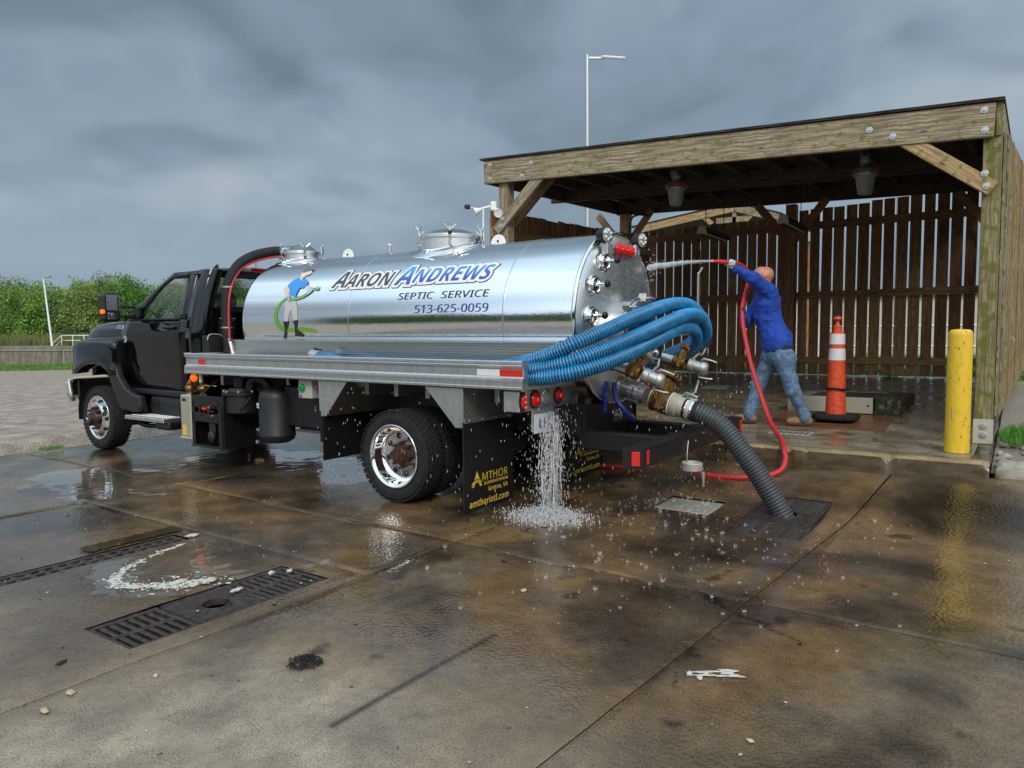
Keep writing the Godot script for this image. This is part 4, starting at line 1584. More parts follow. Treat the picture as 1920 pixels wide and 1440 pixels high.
	obj("strut", MB.new().bar(Vector3(13.03, 4.72, -2.6) - o, Vector3(13.03, 4.47, -2.3) - o, 0.05, 0.12, 0.004), M.brace, g)
	obj("strut", MB.new().bar(Vector3(13.03, 4.70, -1.2) - o, Vector3(13.03, 4.47, -1.45) - o, 0.05, 0.12, 0.004), M.brace, g)
	for z in [-4.2, -0.8]:
		for x in [13.1, 17.0]:
			obj("post", MB.new().box(Vector3(x, 2.5, z) - o, Vector3(0.15, 3.7, 0.15), 0.006), M.dark2, g)
	var p1 := [Vector3(12.96, 4.58, -4.6), Vector3(12.96, 4.94, -1.71), Vector3(17.2, 4.94, -1.71), Vector3(17.2, 4.58, -4.6)]
	var p2 := [Vector3(12.96, 4.94, -1.71), Vector3(12.96, 4.56, -0.55), Vector3(17.2, 4.56, -0.55), Vector3(17.2, 4.94, -1.71)]
	for pp in [p1, p2]:
		var mb := MB.new()
		for k in 4:
			pp[k] = pp[k] - o
		var th := Vector3(0, 0.03, 0)
		mb.quad(pp[0] + th, pp[1] + th, pp[2] + th, pp[3] + th)
		mb.quad(pp[3], pp[2], pp[1], pp[0])
		for k in 4:
			mb.quad(pp[k], pp[(k + 1) % 4], pp[(k + 1) % 4] + th, pp[k] + th)
		obj("roof", mb, M.roofing, g)

	# white pipe railing glimpsed between the fence boards
	var wr := thing("pipe_railing", "white pipe railing glimpsed between the fence boards", "railing", Vector3(17.0, 0.75, 1.0))
	for y in [0.55, 1.1]:
		obj("rail", MB.new().cyl(Vector3(0, y, -3.5), Vector3(0, y, 9.0), 0.03, 6), M.white, wr)
	for k in 7:
		obj("post", MB.new().cyl(Vector3(0, 0, -3.5 + k * 2.0), Vector3(0, 1.1, -3.5 + k * 2.0), 0.03, 6), M.white, wr)
	# a long pale shed beyond it
	var shed := thing("storage_shed", "long pale low shed glimpsed between the boards of the back fence", "shed", Vector3(27.0, 0.7, -3.0))
	obj("wall", MB.new().box(Vector3(1.5, 1.25, 0), Vector3(3.0, 2.5, 26.0), 0.0), mat(lin(0.55, 0.48, 0.40), 0.8), shed)
	obj("roof", MB.new().box(Vector3(1.5, 2.58, 0), Vector3(3.4, 0.12, 26.4), 0.01), M.grey, shed)
	var gx2 := []
	var gc2 := []
	for k in 1500:
		var p := Vector3(rf(9.2, 26), 0, rf(-6, 16))
		p.y = land(p.x, p.z) - 0.02
		gx2.append(Transform3D(Basis(Vector3.UP, rf(0, 6)).scaled(Vector3(1, rf(0.15, 0.4), 1)), p))
		gc2.append(Color(0.10, 0.22, 0.025) * rf(0.7, 1.3))
	multi("field_grass", bm, gx2, lm, self, gc2).set_meta("label", "bright green grass behind the back fence")


# ---------------------------------------------------------------- lettering
# flat triangles of a word, left edge at 0, baseline at 0, capitals h high; lean slants it
func word(text: String, bold: bool, h: float, lean := 0.0, width := 0.0) -> PackedVector2Array:
	var f := SystemFont.new()
	f.font_names = PackedStringArray(["Droid Sans"])
	f.font_weight = 700 if bold else 400
	var tm := TextMesh.new()
	tm.font = f
	tm.text = text
	tm.depth = 0.0
	tm.font_size = 96
	tm.pixel_size = h / (96.0 * 0.714)
	tm.curve_step = 4.0
	var out := PackedVector2Array()
	if tm.get_surface_count() == 0:
		return out
	var a := tm.surface_get_arrays(0)
	var vs: PackedVector3Array = a[Mesh.ARRAY_VERTEX]
	var ix: Variant = a[Mesh.ARRAY_INDEX]
	if ix == null or ix.size() == 0:
		ix = PackedInt32Array(range(vs.size()))
	var lo := Vector2(INF, INF)
	var hi := -lo
	for i in ix:
		out.append(Vector2(vs[i].x, vs[i].y))
	for p in out:
		lo = lo.min(p)
		hi = hi.max(p)
	# the baseline is the lowest point of an E set in the same way
	var sx := 1.0 if width <= 0.0 else width / (hi.x - lo.x)
	for i in out.size():
		var p := out[i]
		var y := (p.y - lo.y)
		out[i] = Vector2((p.x - lo.x) * sx + y * lean, y)
	return out


func outline(tris: PackedVector2Array) -> Array:   # outer loops round a set of triangles
	var edges := {}
	for i in range(0, tris.size(), 3):
		for k in 3:
			var a := Vector2i((tris[i + k] * 20000.0).round())
			var b := Vector2i((tris[i + (k + 1) % 3] * 20000.0).round())
			if edges.has([b, a]):
				edges.erase([b, a])
			else:
				edges[[a, b]] = true
	var nxt := {}
	for e in edges:
		nxt[e[0]] = e[1]
	var loops := []
	while nxt.size() > 0:
		var s: Vector2i = nxt.keys()[0]
		var p := PackedVector2Array()
		var c := s
		while nxt.has(c):
			p.append(Vector2(c) / 20000.0)
			var d: Vector2i = nxt[c]
			nxt.erase(c)
			c = d
		if p.size() > 2:
			loops.append(p)
	return loops


func grown(loops: Array, d: float) -> PackedVector2Array:   # triangles of the shape all loops make when widened by d
	var shapes := []
	for l: PackedVector2Array in loops:
		var q := l.duplicate()
		if Geometry2D.is_polygon_clockwise(q):
			q.reverse()
		for o in Geometry2D.offset_polygon(q, d, Geometry2D.JOIN_MITER):
			if not Geometry2D.is_polygon_clockwise(o):
				shapes.append(o)
	var merged := true
	while merged:
		merged = false
		for i in shapes.size():
			for j in range(i + 1, shapes.size()):
				var m := Geometry2D.merge_polygons(shapes[i], shapes[j])
				var outer := []
				for q in m:
					if not Geometry2D.is_polygon_clockwise(q):
						outer.append(q)
				if outer.size() == 1:
					shapes[i] = outer[0]
					shapes.remove_at(j)
					merged = true
					break
			if merged:
				break
	var out := PackedVector2Array()
	for s: PackedVector2Array in shapes:
		for k in Geometry2D.triangulate_polygon(s):
			out.append(s[k])
	return out


# lays flat triangles on a surface; split so that they follow its curve
func lay(mb: MB, tris: PackedVector2Array, f: Callable, fine := 0.06, tint: Variant = null) -> void:
	var todo := []
	for i in range(0, tris.size(), 3):
		todo.append([tris[i], tris[i + 1], tris[i + 2]])
	while todo.size() > 0:
		var t: Array = todo.pop_back()
		var ys := maxf(absf(t[0].y - t[1].y), maxf(absf(t[1].y - t[2].y), absf(t[2].y - t[0].y)))
		if ys > fine:
			var m01: Vector2 = (t[0] + t[1]) * 0.5
			var m12: Vector2 = (t[1] + t[2]) * 0.5
			var m20: Vector2 = (t[2] + t[0]) * 0.5
			todo.append_array([[t[0], m01, m20], [m01, t[1], m12], [m20, m12, t[2]], [m01, m12, m20]])
			continue
		if (t[1] - t[0]).cross(t[2] - t[0]) < 0:
			t = [t[0], t[2], t[1]]
		var p := []
		for q: Vector2 in t:
			p.append((f as Callable).call(q))
		if tint != null:
			for k in [0, 2, 1]:
				mb.col = (tint as Callable).call(t[k])
				mb.v(p[k], Vector2.ZERO)
		else:
			mb.tri(p[0], p[1], p[2])


const TY := 1.59      # tank axis height
const TRAD := 0.73


func on_tank(q: Vector2, up: float) -> Vector3:   # x of q runs rearward along the tank, y up round its left side
	var a := q.y / 0.735
	return Vector3(-(TRAD + up) * cos(a), TY + (TRAD + up) * sin(a), q.x)


func moved(t: PackedVector2Array, d: Vector2) -> PackedVector2Array:
	var o := PackedVector2Array()
	for p in t:
		o.append(p + d)
	return o


func poly_tris(s: String) -> PackedVector2Array:
	var p := PackedVector2Array()
	for w in s.split(" "):
		var c := w.split(",")
		p.append(Vector2(float(c[0]), float(c[1])))
	var o := PackedVector2Array()
	for k in Geometry2D.triangulate_polygon(p):
		o.append(p[k])
	return o


func make_lettering(tank: Node3D) -> void:
	var at := func(up: float) -> Callable:
		return func(q: Vector2) -> Vector3: return on_tank(q, up)
	# the name: two words in leaning small capitals with a white and a dark edge
	var dark := PackedVector2Array()
	var blue := PackedVector2Array()
	dark.append_array(moved(word("A", true, 0.205, 0.30, 0.18), Vector2(-1.355, 0.352)))
	dark.append_array(moved(word("ARON", true, 0.156, 0.30, 0.605), Vector2(-1.172, 0.350)))
	blue.append_array(moved(word("A", true, 0.216, 0.30, 0.20), Vector2(-0.482, 0.348)))
	blue.append_array(moved(word("NDREWS", true, 0.158, 0.30, 0.875), Vector2(-0.258, 0.362)))
	var both := dark.duplicate()
	both.append_array(blue)
	var loops := outline(both)
	var g := MB.new()
	lay(g, grown(loops, 0.031), at.call(0.003), 0.04)
	obj("name_edge", g, mat(lin(0.05, 0.055, 0.06), 0.4), tank)
	g = MB.new()
	lay(g, grown(loops, 0.025), at.call(0.0055), 0.04)
	obj("name_backing", g, mat(lin(0.8, 0.8, 0.8), 0.35), tank)
	g = MB.new()
	lay(g, dark, at.call(0.008), 0.05)
	obj("name_letters", g, mat(lin(0.045, 0.055, 0.062), 0.35), tank)
	g = MB.new()
	lay(g, blue, at.call(0.008), 0.03, func(q: Vector2) -> Color:
		return Color(0.03, 0.075, 0.42).lerp(Color(0.06, 0.36, 0.75), clampf((q.y - 0.40) / 0.12, 0, 1)))
	var vm := mat(Color.WHITE, 0.35)
	vm.vertex_color_use_as_albedo = true
	obj("name_letters", g, vm, tank)
	g = MB.new()
	lay(g, moved(word("SEPTIC", false, 0.064, 0.16, 0.425), Vector2(-0.385, 0.197)), at.call(0.004), 0.05)
	lay(g, moved(word("SERVICE", false, 0.064, 0.16, 0.525), Vector2(0.14, 0.197)), at.call(0.004), 0.05)
	obj("service_letters", g, mat(lin(0.03, 0.035, 0.06), 0.4), tank)
	g = MB.new()
	lay(g, moved(word("513-625-0059", false, 0.073, 0.05, 0.84), Vector2(-0.157, 0.065)), at.call(0.004), 0.05)
	obj("phone_number", g, mat(lin(0.035, 0.07, 0.30), 0.4), tank)
	# painted workman pulling a hose
	var pic := Node3D.new()
	pic.name = "painted_workman"
	TR.add_child(pic)
	var cols := {"hose": lin(0.13, 0.34, 0.035), "hose2": lin(0.2, 0.34, 0.11), "nozzle": lin(0.2, 0.36, 0.12), "trousers": lin(0.52, 0.50, 0.48), "boot1": lin(0.02, 0.02, 0.02), "boot2": lin(0.02, 0.02, 0.02), "shirt": lin(0.03, 0.27, 0.75), "armL": lin(0.72, 0.52, 0.43), "armR": lin(0.72, 0.52, 0.43), "glove1": lin(0.3, 0.42, 0.5), "glove2": lin(0.4, 0.52, 0.58), "neck": lin(0.68, 0.42, 0.3), "face": lin(0.75, 0.6, 0.55), "cap": lin(0.12, 0.14, 0.16), "collar": lin(0.7, 0.72, 0.74)}
	var up := 0.003
	for l in [["hose", "-2.002,0.275 -2.054,0.259 -2.116,0.211 -2.163,0.146 -2.183,0.083 -2.170,0.019 -2.134,-0.045 -2.069,-0.099 -1.963,-0.106 -1.848,-0.106 -1.622,-0.104 -1.534,-0.119 -1.478,-0.113 -1.553,-0.073 -1.707,-0.054 -1.945,-0.062 -2.041,-0.052 -2.086,-0.007 -2.115,0.050 -2.121,0.107 -2.094,0.171 -2.048,0.216 -1.989,0.241"],
		["trousers", "-1.984,0.227 -1.850,0.230 -1.802,0.139 -1.786,0.021 -1.853,0.015 -1.863,0.059 -1.901,0.135 -1.916,0.110 -1.949,-0.006 -2.008,-0.005 -2.008,0.111 -2.003,0.195"],
		["boot1", "-2.022,0.008 -1.925,0.010 -1.958,-0.077 -2.003,-0.176 -2.050,-0.177 -2.001,-0.077"],
		["boot2", "-1.862,0.015 -1.786,0.021 -1.802,-0.066 -1.705,-0.138 -1.714,-0.157 -1.849,-0.147 -1.838,-0.047"],
		["armL", "-2.072,0.415 -2.113,0.386 -2.094,0.334 -2.035,0.283 -1.992,0.275 -1.985,0.302 -2.014,0.367"],
		["armR", "-1.776,0.379 -1.731,0.414 -1.661,0.374 -1.692,0.326 -1.718,0.341"],
		["neck", "-1.968,0.559 -1.885,0.527 -1.878,0.493 -1.870,0.468 -1.923,0.495"],
		["face", "-1.971,0.598 -1.886,0.611 -1.824,0.616 -1.799,0.576 -1.826,0.550 -1.865,0.539 -1.871,0.509 -1.942,0.540"],
		["shirt", "-1.945,0.518 -2.013,0.492 -2.072,0.415 -2.009,0.367 -1.972,0.294 -1.864,0.267 -1.864,0.311 -1.847,0.371 -1.784,0.376 -1.740,0.430 -1.787,0.471 -1.858,0.504 -1.870,0.468"],
		["collar", "-1.941,0.513 -1.870,0.468 -1.872,0.484 -1.929,0.517"],
		["cap", "-1.967,0.593 -1.968,0.649 -1.927,0.668 -1.817,0.652 -1.803,0.625 -1.876,0.610 -1.936,0.590"],
		["hose2", "-1.947,0.260 -1.845,0.267 -1.757,0.284 -1.689,0.319 -1.667,0.291 -1.744,0.250 -1.832,0.233 -1.926,0.227"],
		["nozzle", "-1.636,0.362 -1.567,0.370 -1.540,0.387 -1.535,0.334 -1.605,0.336"],
		["glove1", "-2.000,0.282 -1.967,0.294 -1.935,0.226 -1.974,0.227"],
		["glove2", "-1.705,0.333 -1.680,0.375 -1.626,0.369 -1.620,0.330 -1.667,0.291 -1.701,0.306"]]:
		var mb := MB.new()
		lay(mb, poly_tris(l[1]), at.call(up), 0.04)
		up += 0.0007
		obj({"hose2": "hose", "boot1": "boot", "boot2": "boot", "armL": "arm", "armR": "arm", "glove1": "glove", "glove2": "glove"}.get(l[0], l[0]), mb, mat(cols[l[0]], 0.4), pic)


# ---------------------------------------------------------------- the truck
func wheel(called: String, x0: float, x1: float, z: float, front: bool) -> MeshInstance3D:
	var r := 0.408
	var w := absf(x1 - x0)
	var ax := MB.axis(Vector3(x0, r, z), Vector3(x1, r, z))
	var t := MB.new()
	t.lathe([Vector2(0.26, 0.03), Vector2(0.335, 0.0), Vector2(0.38, 0.01), Vector2(0.396, 0.025), Vector2(0.401, 0.05), Vector2(0.403, 0.08), Vector2(0.403, w - 0.08), Vector2(0.401, w - 0.05), Vector2(0.396, w - 0.025), Vector2(0.38, w - 0.01), Vector2(0.36, w - 0.002), Vector2(0.335, w), Vector2(0.30, w - 0.004), Vector2(0.262, w - 0.03)], 56, ax, true)
	var tyre := obj(called, t, M.rubber, TR)
	var tb := MB.new()
	for k in 44:
		for row in 5:
			var a := TAU * (k + (0.5 if row % 2 else 0.0)) / 44.0
			var h: float = w * [0.10, 0.3, 0.5, 0.7, 0.90][row]
			var edge: bool = row == 0 or row == 4
			var rr: float = 0.401 if not edge else 0.394
			var dirn: Vector3 = ax.basis * Vector3(cos(a), 0, -sin(a))
			var tang: Vector3 = ax.basis * Vector3(-sin(a), 0, -cos(a))
			var c: Vector3 = ax * Vector3(cos(a) * rr, h, -sin(a) * rr)
			tb.box(c, Vector3(0.012, w * (0.15 if not edge else 0.2), 0.042), 0.003, Basis(dirn, ax.basis.y, dirn.cross(ax.basis.y)))
	stuff(obj("tread", tb, M.rubber, tyre))
	# raised rings on the sidewall
	obj("sidewall_ring", MB.new().lathe([Vector2(0.372, w - 0.006), Vector2(0.370, w + 0.001), Vector2(0.366, w + 0.001), Vector2(0.364, w - 0.003)], 56, ax), M.rubber, tyre)
	if front:
		obj("rim", MB.new().lathe([Vector2(0.262, w - 0.05), Vector2(0.276, w - 0.02), Vector2(0.281, w - 0.004), Vector2(0.275, w + 0.002), Vector2(0.262, w - 0.012), Vector2(0.250, w - 0.020), Vector2(0.19, w + 0.030), Vector2(0.165, w + 0.036), Vector2(0.155, w + 0.02), Vector2(0.10, w + 0.02)], 48, ax, true), M.chrome, tyre)
		for k in 10:
			var a := TAU * (k + 0.5) / 10.0
			var p0: Vector3 = ax * Vector3(cos(a) * 0.222, w + 0.006, -sin(a) * 0.222)
			var nrm: Vector3 = ax.basis * Vector3(cos(a) * 0.62, 0.78, -sin(a) * 0.62)
			obj("hand_hole", MB.new().cyl(p0 - nrm * 0.02, p0 + nrm * 0.0025, 0.023, 14), M.pit, tyre)
		for k in 8:
			var a := TAU * k / 8.0
			obj("lug_nut", MB.new().lathe([Vector2(0.02, 0.0), Vector2(0.019, 0.02), Vector2(0.015, 0.025), Vector2(0.014, 0.06), Vector2(0, 0.062)], 6, Transform3D(ax.basis, ax * Vector3(cos(a) * 0.128, w + 0.018, -sin(a) * 0.128))), M.rust, tyre)
		obj("hub", MB.new().lathe([Vector2(0.10, w - 0.02), Vector2(0.098, w + 0.05), Vector2(0.085, w + 0.065), Vector2(0.07, w + 0.07), Vector2(0.066, w + 0.12), Vector2(0.055, w + 0.13), Vector2(0, w + 0.13)], 24, ax), M.iron, tyre)
		obj("hub_mark", MB.new().box(ax * Vector3(0, w + 0.132, 0), Vector3(0.004, 0.012, 0.05), 0.0, Basis(Vector3.RIGHT, 0.4)), M.white, tyre)
	else:
		obj("rim", MB.new().lathe([Vector2(0.262, w - 0.05), Vector2(0.274, w - 0.02), Vector2(0.281, w - 0.008), Vector2(0.278, w + 0.002), Vector2(0.268, w + 0.002), Vector2(0.258, w - 0.012), Vector2(0.247, w - 0.03), Vector2(0.243, w - 0.075), Vector2(0.232, w - 0.088), Vector2(0.226, w - 0.115), Vector2(0.19, w - 0.122), Vector2(0.09, w - 0.124)], 56, ax, true), M.chrome, tyre)
		for k in 8:
			var a := TAU * (k + 0.3) / 8.0
			var p0: Vector3 = ax * Vector3(cos(a) * 0.172, w - 0.1225, -sin(a) * 0.172)
			obj("hand_hole", MB.new().cyl(p0 - ax.basis.y * 0.02, p0 + ax.basis.y * 0.003, 0.027, 16), M.rust if k % 4 == 1 else M.pit, tyre)
		obj("hub", MB.new().lathe([Vector2(0.098, w - 0.13), Vector2(0.095, w - 0.105), Vector2(0.075, w - 0.10), Vector2(0.07, w - 0.055), Vector2(0.062, w - 0.045), Vector2(0.045, w - 0.043), Vector2(0.04, w - 0.03), Vector2(0, w - 0.03)], 24, ax), M.rust, tyre)
		for k in 8:
			var a := TAU * k / 8.0
			obj("lug_nut", MB.new().lathe([Vector2(0.017, 0.0), Vector2(0.016, 0.022), Vector2(0.011, 0.026), Vector2(0.011, 0.045), Vector2(0, 0.046)], 6, Transform3D(ax.basis, ax * Vector3(cos(a) * 0.108, w - 0.123, -sin(a) * 0.108))), M.rust, tyre)
			obj("hub_bolt", MB.new().lathe([Vector2(0.011, 0.0), Vector2(0.01, 0.012), Vector2(0, 0.013)], 6, Transform3D(ax.basis, ax * Vector3(cos(a + 0.3) * 0.06, w - 0.046, -sin(a + 0.3) * 0.06))), M.rust, tyre)
	return tyre


func side_x(y: float) -> float:
	if y < 1.49:
		return 0.995 - 0.035 * pow((1.49 - y) / 0.7, 2.0)
	if y < 1.62:
		return lerpf(0.995, 0.965, (y - 1.49) / 0.13)
	return lerpf(0.965, 0.80, pow((y - 1.62) / 0.57, 1.25))


# a panel of the cab side given as levels [height, front z, rear z]; returned inwards along its rim
func panel(levels: Array, sgn: float, off := 0.0, n := 10, lip := 0.03) -> MB:
	var rows := []
	for i in levels.size() - 1:
		var a: Array = levels[i]
		var b: Array = levels[i + 1]
		var steps := maxi(1, int((b[0] - a[0]) / 0.06))
		for k in steps + (1 if i == levels.size() - 2 else 0):
			var f := float(k) / steps
			var y := lerpf(a[0], b[0], f)
			var z0 := lerpf(a[1], b[1], f)
			var z1 := lerpf(a[2], b[2], f)
			var row := PackedVector3Array()
			row.append(Vector3(sgn * (side_x(y) + off - lip), y, z0))
			for j in n + 1:
				var e := 0.006 if j == 0 or j == n else 0.0
				row.append(Vector3(sgn * (side_x(y) + off - e), y, lerpf(z0, z1, float(j) / n)))
			row.append(Vector3(sgn * (side_x(y) + off - lip), y, z1))
			rows.append(row)
	var lowr := PackedVector3Array()
	var topr := PackedVector3Array()
	for p: Vector3 in rows[0]:
		lowr.append(Vector3(p.x - sgn * lip, p.y, p.z))
	for p: Vector3 in rows[rows.size() - 1]:
		topr.append(Vector3(p.x - sgn * lip, p.y, p.z))
	rows.push_front(lowr)
	rows.push_back(topr)
	return MB.new().skin(rows, true, sgn > 0)


func make_truck() -> void:
	TR = thing("tank_truck", "black medium-duty tank truck with polished steel tank and aluminium flatbed", "truck", Vector3.ZERO, TB)
	var out := wheel("rear_wheel", -0.97, -1.2, 0.0, false)
	wheel("rear_wheel", -0.70, -0.93, 0.0, false)
	wheel("rear_wheel", 0.97, 1.2, 0.0, false)
	wheel("rear_wheel", 0.70, 0.93, 0.0, false)
	wheel("front_wheel", -0.92, -1.15, -5.2, true)
	wheel("front_wheel", 0.92, 1.15, -5.2, true)
	make_chassis()
	make_bed()
	make_tank()
	make_cab()
	make_gear()
	make_tail()


func make_chassis() -> void:
	for s in [-1.0, 1.0]:
		obj("frame_rail", MB.new().prism(PackedVector2Array([Vector2(-0.04, 0.62), Vector2(0.04, 0.62), Vector2(0.04, 0.632), Vector2(-0.03, 0.632), Vector2(-0.03, 0.858), Vector2(0.04, 0.858), Vector2(0.04, 0.87), Vector2(-0.04, 0.87)]), 7.4, Transform3D(Basis(Vector3(-s, 0, 0), Vector3.UP, Vector3(0, 0, -s)), Vector3(s * 0.45, 0, -2.2))), M.black, TR)
		obj("leaf_spring", MB.new().tube(curve([Vector3(s * 0.55, 0.66, -0.75), Vector3(s * 0.55, 0.52, 0.0), Vector3(s * 0.55, 0.66, 0.75)], 6), 0.045, 6), M.black, TR)
		obj("leaf_spring", MB.new().tube(curve([Vector3(s * 0.5, 0.62, -5.9), Vector3(s * 0.5, 0.5, -5.2), Vector3(s * 0.5, 0.62, -4.45)], 6), 0.04, 6), M.black, TR)
	for z in [-4.3, -3.1, -1.6, 0.85, 1.42]:
		obj("crossmember", MB.new().box(Vector3(0, 0.74, z), Vector3(0.84, 0.2, 0.08), 0.01), M.black, TR)
	obj("rear_axle", MB.new().lathe([Vector2(0, 0), Vector2(0.07, 0), Vector2(0.075, 0.5), Vector2(0.19, 0.62), Vector2(0.2, 0.7), Vector2(0.19, 0.78), Vector2(0.075, 0.9), Vector2(0.07, 1.4), Vector2(0, 1.4)], 16, MB.axis(Vector3(-0.7, 0.408, 0), Vector3(0.7, 0.408, 0)), true), M.black, TR)
	for s in [-1.0, 1.0]:
		obj("brake_drum", MB.new().cyl(Vector3(s * 0.56, 0.408, 0), Vector3(s * 0.722, 0.408, 0), 0.252, 28, 0.01), M.black, TR)
	obj("front_axle", MB.new().cyl(Vector3(-0.9, 0.408, -5.2), Vector3(0.9, 0.408, -5.2), 0.065, 12), M.black, TR)
	obj("drive_shaft", MB.new().cyl(Vector3(0, 0.42, -0.2), Vector3(0, 0.66, -4.2), 0.05, 12), M.black, TR)
	obj("engine", MB.new().box(Vector3(0, 0.95, -5.1), Vector3(0.9, 0.75, 1.3), 0.08), M.black, TR)
	obj("gearbox", MB.new().box(Vector3(0, 0.72, -4.1), Vector3(0.45, 0.42, 0.8), 0.08), M.black, TR)
	# things seen in the gap between the tyre and the step
	obj("steering_arm", MB.new().tube(curve([Vector3(-0.95, 0.40, -4.72), Vector3(-0.9, 0.33, -4.5), Vector3(-0.8, 0.36, -4.1), Vector3(-0.7, 0.42, -3.7)], 5), 0.028, 8), M.black, TR)
	for s in [-1.0, 1.0]:
		var ft := obj("fuel_tank", MB.new().lathe([Vector2(0, 0), Vector2(0.2, 0.0), Vector2(0.24, 0.04), Vector2(0.24, 0.86), Vector2(0.2, 0.9), Vector2(0, 0.9)], 28, MB.axis(Vector3(s * 0.72, 0.60, -4.33), Vector3(s * 0.72, 0.60, -3.43))), M.plastic, TR)
		for z in [-4.1, -3.7]:
			obj("strap", MB.new().lathe([Vector2(0.241, 0), Vector2(0.247, 0.004), Vector2(0.247, 0.036), Vector2(0.241, 0.04)], 28, MB.axis(Vector3(s * 0.72, 0.60, z), Vector3(s * 0.72, 0.60, z + 0.04))), M.black, ft)
		# step
		var st := obj("step", MB.new().box(Vector3(s * 1.03, 0.462, -4.10), Vector3(0.26, 0.05, 0.86), 0.008), M.alu, TR)
		var holes_ := MB.new()
		for i in 19:
			for j in 4:
				holes_.lathe([Vector2(0.013, 0), Vector2(0.010, 0.007), Vector2(0, 0.007)], 8, Transform3D(Basis(), Vector3(s * (0.94 + j * 0.05), 0.487, -4.47 + i * 0.042)))
		stuff(obj("grip_buttons", holes_, M.alu, st))
		obj("step_bracket", MB.new().box(Vector3(s * 0.98, 0.40, -3.76), Vector3(0.3, 0.09, 0.3), 0.02), M.black, TR)
		obj("step_bracket", MB.new().box(Vector3(s * 0.9, 0.50, -4.46), Vector3(0.12, 0.16, 0.12), 0.02), M.black, TR)


